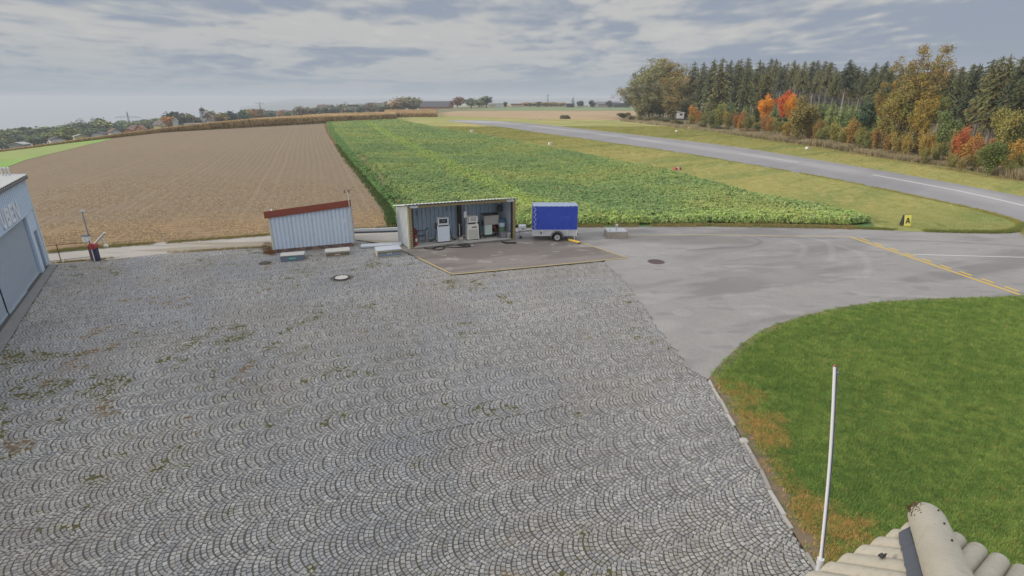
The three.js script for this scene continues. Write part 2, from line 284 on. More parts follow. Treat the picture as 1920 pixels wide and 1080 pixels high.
// ---- runway
const runTop = [[835, 225.2], [900, 225.6], [988, 231], [1077, 240], [1165, 250], [1240, 258.5], [1320, 268], [1400, 278.5], [1481, 291.5], [1563, 305], [1644, 318.5], [1725, 332.5], [1806, 347.5], [1920, 369.5], [2150, 420], [2300, 455]];
const runLow = [[848, 227.8], [907, 235], [950, 240], [988, 246], [1077, 258], [1165, 271], [1240, 281.5], [1320, 294], [1400, 308], [1481, 321.8], [1563, 336.5], [1644, 353], [1725, 370.5], [1806, 388], [1860, 401.5], [1901, 414], [1916, 424], [1920, 437], [2040, 520]];
const runMid = smooth(outline([[850, 226.4], [940, 230.5], [1020, 239], [1090, 247], [1165, 256.5], [1240, 267], [1320, 278], [1400, 289.8], [1497, 305], [1563, 315.5], [1636, 328], [1725, 344.5], [1806, 360], [1920, 386], [2100, 428]]), 8);
{
  const top = smooth(outline(runTop), 4), low = smooth(outline(runLow), 4);
  sheet('runway', [...top, ...low.reverse()], 0.024, 1536, 1536, (x, z) => {
    const d = distTo(runMid, x, z, false), n = fbm(x * 0.8, z * 0.8, 4), s = fbm(x * 0.10 + z * 0.10, (x - z) * 0.02, 4);
    let k = mix3(A(132, 130, 131), A(146, 143, 144), n);
    k = mix3(k, A(164, 162, 162), 0.55 * sstep(3.2, 0.6, d + 1.2 * (s - 0.5)));   // pale worn band along the middle, where the aircraft roll
    k = mix3(k, A(124, 122, 124), 0.5 * sstep(0.5, 0.7, s));
    return k;
  }, { rough: 0.9 });
  const dashes = []; const L = [0]; for (let i = 1; i < runMid.length; i++) L.push(L[i - 1] + Math.hypot(runMid[i][0] - runMid[i - 1][0], runMid[i][1] - runMid[i - 1][1]));
  const onMid = s => { let i = 1; while (i < L.length - 1 && L[i] < s) i++; const f = (s - L[i - 1]) / (L[i] - L[i - 1]), a = runMid[i - 1], b = runMid[i], l = Math.hypot(b[0] - a[0], b[1] - a[1]); return [mix(a[0], b[0], f), mix(a[1], b[1], f), (b[0] - a[0]) / l, (b[1] - a[1]) / l]; };
  const total = L[L.length - 1];
  const dashAt = (s0, s1, w, off = 0) => { const P = []; for (let k = 0; k <= 6; k++) { const q = onMid(mix(s0, s1, k / 6)); P.push([q[0] - q[3] * (w / 2 + off), q[1] + q[2] * (w / 2 + off), q[0] + q[3] * (w / 2 - off), q[1] - q[2] * (w / 2 - off)]); } return P; };
  const marks = [];
  const want = [[1165, 1240], [1385, 1497], [1636, 1990]]; // the long dashes in view
  const sOf = px => { let best = 0, bd = 1e9; for (let s = 0; s < total; s += 0.25) { const q = onMid(s), c = 960 + 1000 * q[0] / (-q[1] * CP + H * SP); const dd = Math.abs(c - px); if (dd < bd) { bd = dd; best = s; } } return best; };
  for (const [a, b] of want) marks.push(dashAt(sOf(a), sOf(b), 0.42));
  for (const [a, b] of [[925, 955], [1010, 1060], [1105, 1135]]) marks.push(dashAt(sOf(a), sOf(b), 0.42));
  for (const off of [-5.2, -3.4, -1.6, 1.6, 3.4, 5.2]) marks.push(dashAt(3, 26, 0.9, off));
  const pos = [], idx = []; for (const P of marks) { const o = pos.length / 3; for (const q of P) pos.push(q[0], 0, q[1], q[2], 0, q[3]); for (let k = 0; k < P.length - 1; k++) idx.push(o + 2 * k, o + 2 * k + 1, o + 2 * k + 2, o + 2 * k + 1, o + 2 * k + 3, o + 2 * k + 2); }
  const g = new THREE.BufferGeometry(); g.setAttribute('position', new THREE.Float32BufferAttribute(pos, 3)); g.setIndex(idx); g.computeVertexNormals();
  const m = new THREE.Mesh(g, paint(A(190, 189, 187), 0.8)); m.position.y = 0.030; m.receiveShadow = true; struct(m, 'runway_marking');
}
// ---- track behind the shed, apron, fuelling pad
{
  const low = [[755, 450], [662, 449], [505, 463], [420, 468], [300, 477], [190, 489], [100, 497], [-60, 520]];
  const pts = [...smooth(outline(roadTop.slice(0, 9)), 3), ...outline([[1000, 460], [755, 462]]), ...outline(low.slice(1))];
  sheet('track', pts, 0.008, 1024, 512, (x, z) => { const n = fbm(x * 1.2, z * 1.2, 4), s = fbm(x * 0.12, z * 0.9, 3); let k = mix3(A(158, 152, 146), A(176, 170, 162), n); k = mix3(k, A(136, 124, 104), 0.7 * sstep(0.5, 0.65, s)); return [...k, n]; }, { bump: 0.012 });
}
const apronEdge = (() => { const p = outline(paveRight), o = []; for (let i = 0; i + 1 < p.length; i++) { const L = Math.hypot(p[i + 1][0] - p[i][0], p[i + 1][1] - p[i][1]), n = Math.max(1, Math.round(L / 0.14)); for (let k = 0; k < n; k++) { const j = i === 0 && k === 0 ? 0 : 0.20 * (vn(o.length * 0.55, 4.5) - 0.5) + 0.12 * (hash(o.length, 9) - 0.5); o.push([mix(p[i][0], p[i + 1][0], k / n) + j, mix(p[i][1], p[i + 1][1], k / n) + j * 0.4]); } } o.push(p[p.length - 1]); return o; })();
const padPts = outline([[738, 463], [775, 480], [848, 515.5], [1177, 484], [1082, 453], [1000, 450]]);
const apronPts = [...outline([[752, 448], [1000, 428], [1060, 427]]), ...smooth(outline(apronTop), 3), ...outline([[2100, 440], [2300, 480]]), ...smooth(outline(lawnTop), 4), ...apronEdge.slice().reverse(), ...outline([[1120, 491], [848, 516], [775, 481]])];
{
  const arcs = [[[1395, 443], [1425, 452], [1408, 462], [1340, 466], [1290, 470]], [[1480, 452], [1500, 457], [1508, 470], [1500, 480]], [[1500, 444], [1545, 452], [1560, 470], [1558, 488]], [[1570, 460], [1610, 474], [1628, 498], [1622, 520]]].map(l => smooth(outline(l), 6));
  const dirt = smooth(outline([[1180, 447], [1300, 450], [1390, 452]]), 3), seam = outline([[1920, 462], [1800, 455], [1640, 449], [1500, 446], [1240, 444]]), pale = smooth(outline([[1230, 620], [1290, 560], [1420, 500], [1600, 470]]), 4);
  sheet('apron', apronPts, 0.016, 2048, 2048, (x, z) => {
    const n = fbm(x * 1.1, z * 1.1, 4), f = fbm(x * 7, z * 7, 2), s = fbm((x * UX + z * UZ) * 0.10 + 6, (x * VX + z * VZ) * 0.55, 5), p = fbm(x * 0.16 + 9, z * 0.24, 4), w = fbm(x * 0.5 + 31, z * 1.4, 4);
    let k = mix3(A(128, 125, 123), A(156, 152, 149), 0.45 * n + 0.55 * hash(Math.floor(x * 26), Math.floor(z * 26)) * 0.6 + 0.22 * f);
    k = mix3(k, A(112, 109, 108), 0.65 * sstep(0.46, 0.66, s));
    k = mix3(k, A(156, 153, 150), 0.4 * sstep(0.48, 0.72, p));
    k = mix3(k, A(172, 169, 166), 0.25 * sstep(0.62, 0.78, w));
    k = mix3(k, A(116, 114, 113), 0.4 * sstep(0.64, 0.76, fbm(x * 0.8 + 71, z * 2.2, 4)));
    arcs.forEach((a, i) => { const d = distTo(a, x, z, false); k = i ? mix3(k, A(176, 175, 173), 0.18 * sstep(0.28, 0.08, d)) : mix3(k, A(92, 90, 92), 0.4 * sstep(0.22, 0.06, d)); });
    k = mix3(k, A(108, 102, 98), 0.6 * sstep(1.3, 0.2, distTo(dirt, x, z, false) + 1.6 * (s - 0.5)));
    k = mix3(k, A(112, 111, 112), 0.4 * sstep(0.3, 0.1, distTo(seam, x, z, false)));
    return [...k, 0.6 * f + 0.4 * n];
  }, { bump: 0.006, rough: 0.88 });
  sheet('fuelling_pad', padPts, 0.028, 1024, 512, (x, z) => {
    const n = fbm(x * 1.4, z * 1.4, 4), f = fbm(x * 8, z * 8, 2), s = fbm((x * UX + z * UZ) * 0.22, (x * VX + z * VZ) * 1.1, 4);
    let k = mix3(A(118, 111, 107), A(134, 126, 120), 0.5 * n + 0.5 * f);
    k = mix3(k, A(100, 92, 88), 0.65 * sstep(0.5, 0.66, s)); k = mix3(k, A(166, 160, 152), 0.5 * sstep(0.70, 0.76, fbm(x * 1.6, z * 2.6, 3)));
    return [...k, 0.6 * f + 0.4 * n];
  }, { bump: 0.006, rough: 0.9 });
}
// painted lines: strips laid over the apron
function stripe(name, pts, w, y, mat, label) {
  const P = [], I = []; const rr = rng(7);
  pts.forEach((p, i) => { const a = pts[Math.max(0, i - 1)], b = pts[Math.min(pts.length - 1, i + 1)], l = Math.hypot(b[0] - a[0], b[1] - a[1]), nx = -(b[1] - a[1]) / l, nz = (b[0] - a[0]) / l; const ww = w * (0.5 + 0.06 * (rr() - 0.5)); P.push(p[0] + nx * ww, 0, p[1] + nz * ww, p[0] - nx * ww, 0, p[1] - nz * ww); if (i) { const o = 2 * (i - 1); I.push(o, o + 1, o + 2, o + 1, o + 3, o + 2); } });
  const g = new THREE.BufferGeometry(); g.setAttribute('position', new THREE.Float32BufferAttribute(P, 3)); g.setIndex(I); g.computeVertexNormals();
  const m = new THREE.Mesh(g, mat); m.position.y = y; m.receiveShadow = true; struct(m, name); if (label) m.userData.label = label; return m;
}
const lineMat = c => new THREE.MeshStandardMaterial({ color: new THREE.Color(...c), roughness: 0.8, side: THREE.DoubleSide });
const YEL = lineMat(A(206, 172, 70)) , YELPALE = lineMat(A(176, 160, 116)), WHT = lineMat(A(196, 196, 194));
{
  const d = (a, n = 8) => { const p = outline(a), o = []; for (let i = 0; i + 1 < p.length; i++) for (let k = 0; k < n; k++) o.push([mix(p[i][0], p[i + 1][0], k / n), mix(p[i][1], p[i + 1][1], k / n)]); o.push(p[p.length - 1]); return o; };
  stripe('yellow_line', d([[1178, 441.5], [1330, 440.5], [1594, 445]]), 0.13, 0.022, YELPALE, 'faded thin yellow line along the apron behind the concrete box');
  stripe('yellow_line', d([[1594, 445], [1700, 480.5], [1800, 515], [1912, 553.5]]), 0.17, 0.023, YEL, 'solid yellow line slanting across the apron to the lawn');
  const e = outline([[1594, 445], [1912, 553.5]]), bx = e[1][0] - e[0][0], bz = e[1][1] - e[0][1], bl = Math.hypot(bx, bz), sg = bx > 0 ? 1 : -1, ox = sg * bz / bl * 0.42, oz = -sg * bx / bl * 0.42;
  for (let k = 0; k < 9; k++) { const t0 = 0.035 + k * 0.108, t1 = t0 + 0.062; stripe('yellow_dash', [[e[0][0] + bx * t0 + ox, e[0][1] + bz * t0 + oz], [e[0][0] + bx * t1 + ox, e[0][1] + bz * t1 + oz]], 0.17, 0.022, YEL); }
  stripe('white_line', d([[1712, 477.3], [1800, 480], [1920, 483], [2100, 490]]), 0.12, 0.021, WHT, 'thin white guide line right of the slanting yellow line');
  stripe('yellow_line', d([[783, 484], [848, 515.5], [1177, 484.5], [1118, 465], [1092, 456.5]]), 0.13, 0.034, lineMat(A(172, 154, 110)), 'worn yellow outline around the brown fuelling pad');
}
// ---- cobbled yard
const pavePts = [...outline([[108, 496], [190, 488], [300, 476], [420, 468], [500, 463], [662, 449.5], [735, 462], [775, 481], [848, 516.5], [1120, 491.5]]), ...outline(paveRight).map((p, i, a) => [p[0] + 0.40 * Math.min(1, a.length - 1 - i), p[1]]), ...smooth(outline(kerbLine), 3).slice(1), ...outline([[600, 1300], [-330, 1180]]), ...smooth(outline(hangarKerb), 3).reverse().slice(0, -1)];
const moss = (x, z) => { // where moss and dead leaves sit between the stones
  const p = fbm(x * 0.55 + 2, z * 0.55 + 5, 4), q = fbm(x * 2.2 + 9, z * 2.2, 3), left = sstep(-3, -9, x + 0.25 * (z + 10)) * 0.05;
  return sstep(0.63, 0.75, p * 0.45 + q * 0.55 + left); };
const wheelBrown = (x, z) => sstep(0.70, 0.80, 0.6 * fbm(x * 0.7 + 60, z * 0.6 + 3, 4) + 0.4 * fbm(x * 2.6 + 6, z * 2.6 + 3, 3) + sstep(-6, -10, x) * 0.10);
const paving = new THREE.Group(); struct(paving, 'cobbled_yard');
{
  const bed = sheet('joint_bed', pavePts, -0.012, 1024, 1024, (x, z) => { const n = fbm(x * 5, z * 5, 3), m = moss(x, z), b = wheelBrown(x, z); return [...mix3(mix3(mix3(A(72, 68, 61), A(98, 92, 82), n), A(86, 84, 48), m), A(118, 98, 72), b * 0.7), n]; }, { bump: 0.01 });
  scene.remove(bed); delete bed.userData.kind; paving.add(bed); bed.name = 'joint_bed';
  const R = rng(5), stone = (jit) => { const r = rng(jit), L = new Leaves(), k = [1, 1, 1], q = [[-1, -1], [1, -1], [1, 1], [-1, 1]].map(([a, b]) => [a * (0.46 + 0.07 * (r() - 0.5)), b * (0.46 + 0.07 * (r() - 0.5))]); const t = q.map(([a, b]) => [a * 0.80, 0.0 + 0.05 * (r() - 0.5), b * 0.80]), m = q.map(([a, b]) => [a, -0.13, b]), d = q.map(([a, b]) => [a * 1.02, -0.7, b * 1.02]), c = [0, 0.06, 0]; for (let i = 0; i < 4; i++) { const j = (i + 1) % 4; L.tri(c, t[j], t[i], k); L.quad(t[i], t[j], m[j], m[i], k); L.quad(m[i], m[j], d[j], d[i], k); } const g = L.geo(); g.deleteAttribute('color'); return g; };
  const shapes = [stone(1), stone(2), stone(3), stone(4)];
  const BAND = 0.87, ROW = 0.104, RAD = 0.60, HALF = Math.asin(BAND / 2 / RAD);
  let u0 = 1e9, u1 = -1e9, v0 = 1e9, v1 = -1e9; for (const p of pavePts) { const u = p[0] * UX + p[1] * UZ, v = p[0] * VX + p[1] * VZ; u0 = Math.min(u0, u); u1 = Math.max(u1, u); v0 = Math.min(v0, v); v1 = Math.max(v1, v); }
  const holes = [[...outline([[640.5, 521]])[0], 0.56], [...outline([[497, 493]])[0], 0.36]];
  const spots = [[], [], [], []];
  const grey = [A(161, 160, 159), A(151, 150, 150), A(170, 168, 165), A(142, 141, 142), A(156, 153, 148), A(178, 176, 173)], blue = A(146, 149, 158), warm = A(164, 152, 137);
  for (let b = Math.floor(v0 / BAND) - 1; b * BAND < v1 + BAND; b++) {
    const shift = R() * ROW;
    for (let i = Math.floor(u0 / ROW) - 8; i * ROW < u1 + 1; i++) {
      const cu0 = i * ROW + shift + 0.022 * (R() - 0.5) + 0.10 * (fbm(i * ROW * 0.6 + b * 5.1, b * 2.3, 2) - 0.5), cv0 = b * BAND + 0.55 * (fbm(i * ROW * 0.16 + 3, b * BAND * 0.16 + 9, 2) - 0.5);
      let s = -HALF; const off = R() * 0.05; s -= off;
      while (s < HALF) {
        const size = (0.072 + 0.046 * R()) * (0.80 + 0.2 * Math.cos(s)); const a = s + size / RAD / 2; s += size / RAD; if (a > HALF + 0.03) break;
        const cu = cu0 - RAD * Math.cos(a) + RAD * 0.9, cv = cv0 + RAD * Math.sin(a);   // the arcs bulge to the left
        const ju = 0.012 * (R() - 0.5), jv = 0.008 * (R() - 0.5), x = (cu + ju) * UX + (cv + jv) * VX, z = (cu + ju) * UZ + (cv + jv) * VZ;
        if (!inside(pavePts, x, z)) continue;
        if (holes.some(h => Math.hypot(x - h[0], z - h[1]) < h[2])) continue;
        const m = moss(x, z), wb = wheelBrown(x, z); const buried = (m > 0.75 && R() < 0.30) || (wb > 0.8 && R() < 0.3);
        let k = mix3(grey[Math.floor(R() * 6)], blue, 0.55 * sstep(0.5, 0.62, fbm(x * 0.35 + 80, z * 0.35, 3)) * R()); k = mix3(k, warm, 0.4 * R() * sstep(0.5, 0.62, fbm(x * 0.3, z * 0.3 + 50, 3))); k = mix3(k, A(132, 128, 88), 0.5 * m * R()); k = mix3(k, A(150, 132, 106), 0.55 * wb * R()); const t = 0.86 * (0.88 + 0.20 * R()) * (0.86 + 0.28 * fbm(x * 0.5 + 11, z * 0.5 + 70, 4)); k = k.map(v => v * t);
        const radial = ROW * (0.35 + 0.65 * Math.cos(a)) - 0.013;
        // local x lies across the arc (radial), z along it
        spots[Math.floor(R() * 4)].push([x, (buried ? -0.022 : 0) + 0.008 * (R() - 0.5), z, TURN + a + 0.20 * (R() - 0.5), radial * (0.90 + 0.13 * R()), 0.055, k, 0.14 * (R() - 0.5), 0.14 * (R() - 0.5), size - 0.011]);
      }
    }
  }
  // the 300 that show largest stand singly, the others as one part
  const all = []; spots.forEach((l, q) => l.forEach(s => all.push([0, s, q])));
  all.forEach(e => { const s = e[1], dx = s[0], dy = s[1] - H, dz = s[2], dep = -dy * SP - dz * CP, up = dy * CP - dz * SP; const X = dx / dep / 0.96, Y = up / dep / 0.54; e[0] = Math.abs(X) < 0.985 && Math.abs(Y) < 0.985 ? dx * dx + dz * dz : 1e9; });
  all.sort((a, b) => a[0] - b[0]);
  const tones = grey.map(c => paint(c.map(v => v * 0.83), 0.78));
  const near = all.slice(0, 300), rest = [[], [], [], []]; all.slice(300).forEach(e => rest[e[2]].push(e[1]));
  near.forEach(([d, s, q], i) => { const m = new THREE.Mesh(shapes[q], tones[i * 7 % 6]); m.name = 'cobblestone'; m.position.set(s[0], s[1], s[2]); m.rotation.set(s[7], s[3], s[8]); m.scale.set(s[4], s[5], s[9]); m.castShadow = m.receiveShadow = true; paving.add(m); });
  const sm = new THREE.MeshStandardMaterial({ color: 0xffffff, roughness: 0.78 });
  rest.forEach((l, q) => scatter('cobblestones', shapes[q], sm, l, null, null, paving));
  console.log('cobbles', all.length);
  // dead leaves and moss tufts lodged between the stones
  const L = new Leaves(), r = rng(12); for (let i = 0; i < 9; i++) { const a = r() * 6.28, d = r() * 0.04, h = 0.010 + 0.014 * r(), w = 0.018; const x = Math.cos(a) * d, z = Math.sin(a) * d, b = r() * 6.28; L.tri([x - Math.cos(b) * w, 0, z - Math.sin(b) * w], [x + Math.cos(b) * w, 0, z + Math.sin(b) * w], [x + (r() - 0.5) * 0.03, h, z + (r() - 0.5) * 0.03], [1, 1, 1]); }
  const g = L.geo(); g.deleteAttribute('color'); const tuft = []; const rr = rng(31);
  for (let i = 0; i < 260000 && tuft.length < 14000; i++) { const u = mix(u0, u1, rr()), v = mix(v0, v1, rr()), x = u * UX + v * VX, z = u * UZ + v * VZ; const m = moss(x, z), w = wheelBrown(x, z); if (rr() > Math.max(m * 0.55, w * 0.4) + 0.004) continue; if (!inside(pavePts, x, z)) continue; const s = 0.4 + 0.5 * rr(); tuft.push([x, -0.004, z, rr() * 6.28, s, s, m > w ? mix3(A(112, 106, 66), A(136, 124, 82), rr()) : mix3(A(136, 108, 76), A(158, 132, 94), rr())]); }
  scatter('moss', g, new THREE.MeshStandardMaterial({ roughness: 1, side: THREE.DoubleSide }), tuft, 'olive moss and brown leaf litter lodged between the cobbles', 'moss');
}
{ // concrete strip before the hangar gate
  const inner = smooth(outline([[86, 497], [0, 621], [-120, 795], [-330, 1100]]), 3), outer = smooth(outline(hangarKerb), 3);
  sheet('concrete_strip', [...inner, ...outer.reverse()], 0.02, 512, 512, (x, z) => { const n = fbm(x * 1.5, z * 1.5, 4), f = fbm(x * 9, z * 9, 2); return [...mix3(mix3(A(118, 118, 120), A(134, 133, 133), n), A(104, 103, 102), 0.5 * f), f]; }, { bump: 0.004 });
}
// ---- lawn, kerb
const lawnPts = [...smooth(outline(lawnTop), 4), ...smooth(outline(kerbLine), 3).slice(1), ...outline([[2600, 1300], [2600, 560]])];
const kerbWorld = smooth(outline(kerbLine), 8), lawnEdge = smooth(outline(lawnTop), 6);
const brownSpot = [[1392, 742, 0.45], [1418, 800, 0.65], [1432, 822, 0.5], [1482, 975, 0.75], [1560, 985, 0.45], [1512, 1050, 0.8], [1372, 760, 0.3]].map(([x, y, r]) => [...outline([[x, y]])[0], r]);
const lawnDry = (x, z) => { const n = fbm(x * 1.6, z * 1.6, 4); let d = 0.55 * sstep(1.0, 0.25, distTo(kerbWorld, x, z, false) + 0.9 * (n - 0.5)); for (const [bx, bz, r] of brownSpot) d = Math.max(d, sstep(r * 1.35, r * 0.5, Math.hypot((x - bx) * 0.8, z - bz) + 1.1 * (n - 0.5))); return d; };
const lawnEarth = (x, z) => { const n = fbm(x * 2.2, z * 2.2, 4); return Math.max(sstep(0.55, 0.12, distTo(kerbWorld, x, z, false) + 0.6 * (n - 0.5)), sstep(0.5, 0.15, distTo(lawnEdge, x, z, false) + 0.55 * (n - 0.5)) * 0.9); };
{
  sheet('lawn', lawnPts, 0.024, 1024, 1024, (x, z) => {
    const n = fbm(x * 2.5, z * 2.5, 4), p = fbm(x * 0.35, z * 0.35, 4);
    let k = mix3(A(78, 96, 48), A(98, 112, 58), n); k = mix3(k, A(116, 124, 66), 0.35 * sstep(0.52, 0.66, p));
    k = mix3(k, A(146, 116, 64), 0.6 * lawnDry(x, z)); k = mix3(k, A(118, 102, 82), lawnEarth(x, z));
    return [...k, n];
  }, { bump: 0.03 });
  const tuft = (seed, n) => { const r = rng(seed), L = new Leaves(); for (let i = 0; i < n; i++) { const a = r() * 6.28, d = Math.sqrt(r()) * 0.055, b = r() * 6.28, h = 0.022 + 0.026 * r(), w = 0.0032, lean = 0.012 + 0.022 * r(), x = Math.cos(a) * d, z = Math.sin(a) * d, e = 0.8 + 0.4 * r(); L.tri([x - Math.sin(b) * w, 0, z + Math.cos(b) * w], [x + Math.sin(b) * w, 0, z - Math.cos(b) * w], [x + Math.cos(b) * lean, h, z + Math.sin(b) * lean], [e, e, e]); } const g = L.geo(); return g; };
  const gs = [tuft(1, 16), tuft(2, 16)], spots = [[], []], r = rng(77);
  let x0 = 1e9, x1 = -1e9, z0 = 1e9, z1 = -1e9; for (const p of lawnPts) { x0 = Math.min(x0, p[0]); x1 = Math.max(x1, p[0]); z0 = Math.min(z0, p[1]); z1 = Math.max(z1, p[1]); }
  x1 = Math.min(x1, 38);
  for (let i = 0; i < 420000; i++) {
    const x = mix(x0, x1, r()), z = mix(z0, z1, r()); if (x > -z * 1.2 + 7) continue; if (!inside(lawnPts, x, z)) continue;
    const far = -z; if (r() > clamp(14 / far, 0.25, 1)) continue;
    const e = lawnEarth(x, z); if (r() < e * 0.95) continue;
    const dry = lawnDry(x, z), p = fbm(x * 0.5 + 7, z * 0.5, 3), q = fbm(x * 6 + 70, z * 6, 3);
    let k = mix3(A(102, 131, 59), A(134, 161, 76), r()); k = mix3(k, A(164, 178, 92), 0.45 * sstep(0.46, 0.66, 0.3 * p + 0.7 * q)); k = mix3(k, A(90, 122, 58), 0.35 * sstep(0.50, 0.66, 1 - 0.2 * p - 0.8 * q)); { const t = 0.72 + 0.6 * r(); k = k.map(v => v * t); } if (r() < dry * 0.62 + 0.012) k = mix3(A(190, 150, 86), A(206, 172, 104), r());
    const s = (0.95 + 0.6 * r()) * (far > 14 ? 1.4 : 1.05); spots[i % 2].push([x, 0.024, z, r() * 6.28, s, s * (0.8 + 0.5 * r()), k]);
  }
  gs.forEach((g, q) => scatter('lawn_grass', g, new THREE.MeshStandardMaterial({ vertexColors: true, roughness: 0.9, side: THREE.DoubleSide }), spots[q], q ? 'short mown grass of the lawn, the longer blades among it' : 'short mown green grass with straw patches on the lawn', 'grass'));
  console.log('lawn tufts', spots[0].length * 2);
}
{ // kerb: pale flat stones let in along the cobbles, one by one
  const grimy0 = c => paint(c, 0.85); const kerb = new THREE.Group(); struct(kerb, 'kerb'); const r = rng(9);
  const P = kerbWorld, L = [0]; for (let i = 1; i < P.length; i++) L.push(L[i - 1] + Math.hypot(P[i][0] - P[i - 1][0], P[i][1] - P[i - 1][1]));
  const on = s => { let i = 1; while (i < L.length - 1 && L[i] < s) i++; const f = (s - L[i - 1]) / (L[i] - L[i - 1]); return [mix(P[i - 1][0], P[i][0], f), mix(P[i - 1][1], P[i][1], f), Math.atan2(-(P[i][1] - P[i - 1][1]), P[i][0] - P[i - 1][0])]; };
  const ms = [grimy0(A(164, 160, 156)), grimy0(A(148, 144, 140)), grimy0(A(174, 171, 167))];
  for (let s = 0.1; s < L[L.length - 1] - 0.6;) { const len = 0.35 + 0.45 * r(), q = on(s + len / 2); if (r() < 0.86) { const m = part('kerb_stone', rbox(len - 0.02, 0.09, 0.055 + 0.03 * r(), 0.014, 0, 0, 0), ms[Math.floor(r() * 3)], kerb); m.position.set(q[0] + 0.05 * (r() - 0.5), 0.0 + 0.015 * r(), q[1] + 0.05 * (r() - 0.5)); m.rotation.set(0.04 * (r() - 0.5), q[2] + 0.09 * (r() - 0.5), 0.03 * (r() - 0.5)); } s += len; }
  const f = P.findIndex(p => true), q = on(3.2); const m = part('kerb_stone', rbox(0.2, 0.12, 0.2, 0.05, 0, 0, 0), ms[2], kerb); m.position.set(q[0], 0.03, q[1]);
}
// ================================================================ growth on the fields
const cropPts = [...outline(cropLeft), ...outline([[752, 428], [1000, 425.5], [1085, 422.5], [1300, 420.5], [1500, 421], [1590, 423], [1628, 418.5]]), ...outline(cropRight.slice(0, -1).reverse())];
const mustard = smooth(outline([[690, 233], [735, 258], [800, 291], [880, 332], [935, 358], [985, 382], [1040, 402]]), 5);
const cropPath = outline([[672, 290], [700, 320], [735, 362], [765, 398], [790, 424]]);
{
  const plant = (seed, n, wide, tall) => { const r = rng(seed), L = new Leaves();
    for (let i = 0; i < n; i++) { const a = r() * 6.28, c = Math.cos(a), s = Math.sin(a), l = wide * (0.45 + 0.55 * r()), w = l * (0.16 + 0.12 * r()), y0 = tall * (0.15 + 0.35 * r()), y1 = tall * (0.55 + 0.45 * r()), y2 = y1 - tall * (0.05 + 0.35 * r()), e = 0.80 + 0.40 * r(), k = [e, e, e];
      const p = (d, y, q) => [c * d - s * q, y, s * d + c * q]; const m1 = p(l * 0.5, y1, w), m2 = p(l * 0.5, y1, -w);
      L.tri(p(0.02, y0, 0), m2, m1, k); L.tri(m1, m2, p(l, y2, 0), k); } return L.geo(); };
  const shapes = [plant(1, 26, 0.19, 0.33), plant(2, 26, 0.19, 0.33), plant(3, 22, 0.17, 0.28)], lists = [[], [], []], tall = [], r = rng(41);
  let x0 = 1e9, x1 = -1e9, z0 = 1e9, z1 = -1e9; for (const p of cropPts) { x0 = Math.min(x0, p[0]); x1 = Math.max(x1, p[0]); z0 = Math.min(z0, p[1]); z1 = Math.max(z1, p[1]); }
  const frontEdge = outline([[1000, 425.5], [1085, 422.5], [1300, 420.5], [1500, 421], [1590, 423], [1628, 418.5]]), leftEdge = outline(cropLeft);
  let d0 = 0;
  for (let i = 0; i < 1500000 && d0 < 175000; i++) {
    const q = r(), z = z1 - (z1 - z0) * q * q, x = mix(x0, x1, r()); if (!inside(cropPts, x, z)) continue;
    const dist = -z; 
    const dl = distTo(leftEdge, x, z, false), dp = distTo(cropPath, x, z, false), df = distTo(frontEdge, x, z, false);
    const gap = fbm(x * 0.35, z * 0.35, 3), gap2 = fbm(x * 1.1 + 5, z * 1.1, 2); if (gap2 < 0.30 + 0.18 * (1 - gap) && r() < 0.8) continue; if (dp < 0.75 + 0.9 * (gap - 0.5) && r() < 0.85) continue;
    if (dp < 2.2 && r() < 0.35) continue;
    const dm = distTo(mustard, x, z, false), yl = sstep(1.9, 0.5, dm + 1.4 * (gap - 0.5)), fr = sstep(4.0, 1.2, df + 1.5 * (gap - 0.5));
    const hue = fbm(x * 0.12 + 33, z * 0.12, 4), tone = fbm(x * 0.8 + 3, z * 2.2 + 8, 3);
    let k = mix3(A(128, 152, 86), A(156, 176, 102), r()); k = mix3(k, A(170, 186, 116), 0.7 * sstep(0.5, 0.7, tone)); k = mix3(k, A(170, 174, 98), 0.5 * sstep(0.52, 0.68, hue)); k = mix3(k, A(106, 142, 96), 0.4 * sstep(0.52, 0.65, 1 - hue));
    k = mix3(k, mix3(A(156, 182, 80), A(180, 198, 98), r()), Math.max(yl * r(), fr * 0.55 * r()));
    if (dl < 1.3) k = mix3(k, mix3(A(92, 136, 70), A(116, 152, 82), r()), 0.8); if (r() < 0.02) k = A(170, 160, 92);
    const sc = (0.85 + 0.5 * r()) * (1.05 + 0.25 * Math.max(fr, yl * 0.7) * (0.3 + 1.2 * r())) * (dist > 70 ? mix(1, 1.9, sstep(70, 170, dist)) : 1);
    if (dist > 70 && r() > 0.75) continue;
    lists[Math.floor(r() * 3)].push([x, 0.02, z, r() * 6.28, sc, sc * (0.55 + 0.6 * r()) * (dist > 70 ? 0.75 : 1), k]); d0++;
  }
  lists.forEach((l, i) => scatter('crop', shapes[i], new THREE.MeshStandardMaterial({ vertexColors: true, roughness: 0.75, side: THREE.DoubleSide }), l, ['leafy green catch crop filling the field behind the fuel shelter', 'taller yellow-green plants mixed through the leafy green crop', 'low leaves at the foot of the green crop field'][i], 'crop'));
  console.log('crop', d0);
}
const blade = (seed, n, h, spread, lean) => { const r = rng(seed), L = new Leaves(); for (let i = 0; i < n; i++) { const a = r() * 6.28, d = Math.sqrt(r()) * spread, b = r() * 6.28, hh = h * (0.6 + 0.5 * r()), w = h * 0.045, ln = lean * r(), x = Math.cos(a) * d, z = Math.sin(a) * d, e = 0.8 + 0.4 * r(); L.tri([x - Math.sin(b) * w, 0, z + Math.cos(b) * w], [x + Math.sin(b) * w, 0, z - Math.cos(b) * w], [x + Math.cos(b) * ln, hh, z + Math.sin(b) * ln], [e, e, e]); } return L.geo(); };
const grassMat = new THREE.MeshStandardMaterial({ vertexColors: true, roughness: 0.9, side: THREE.DoubleSide });
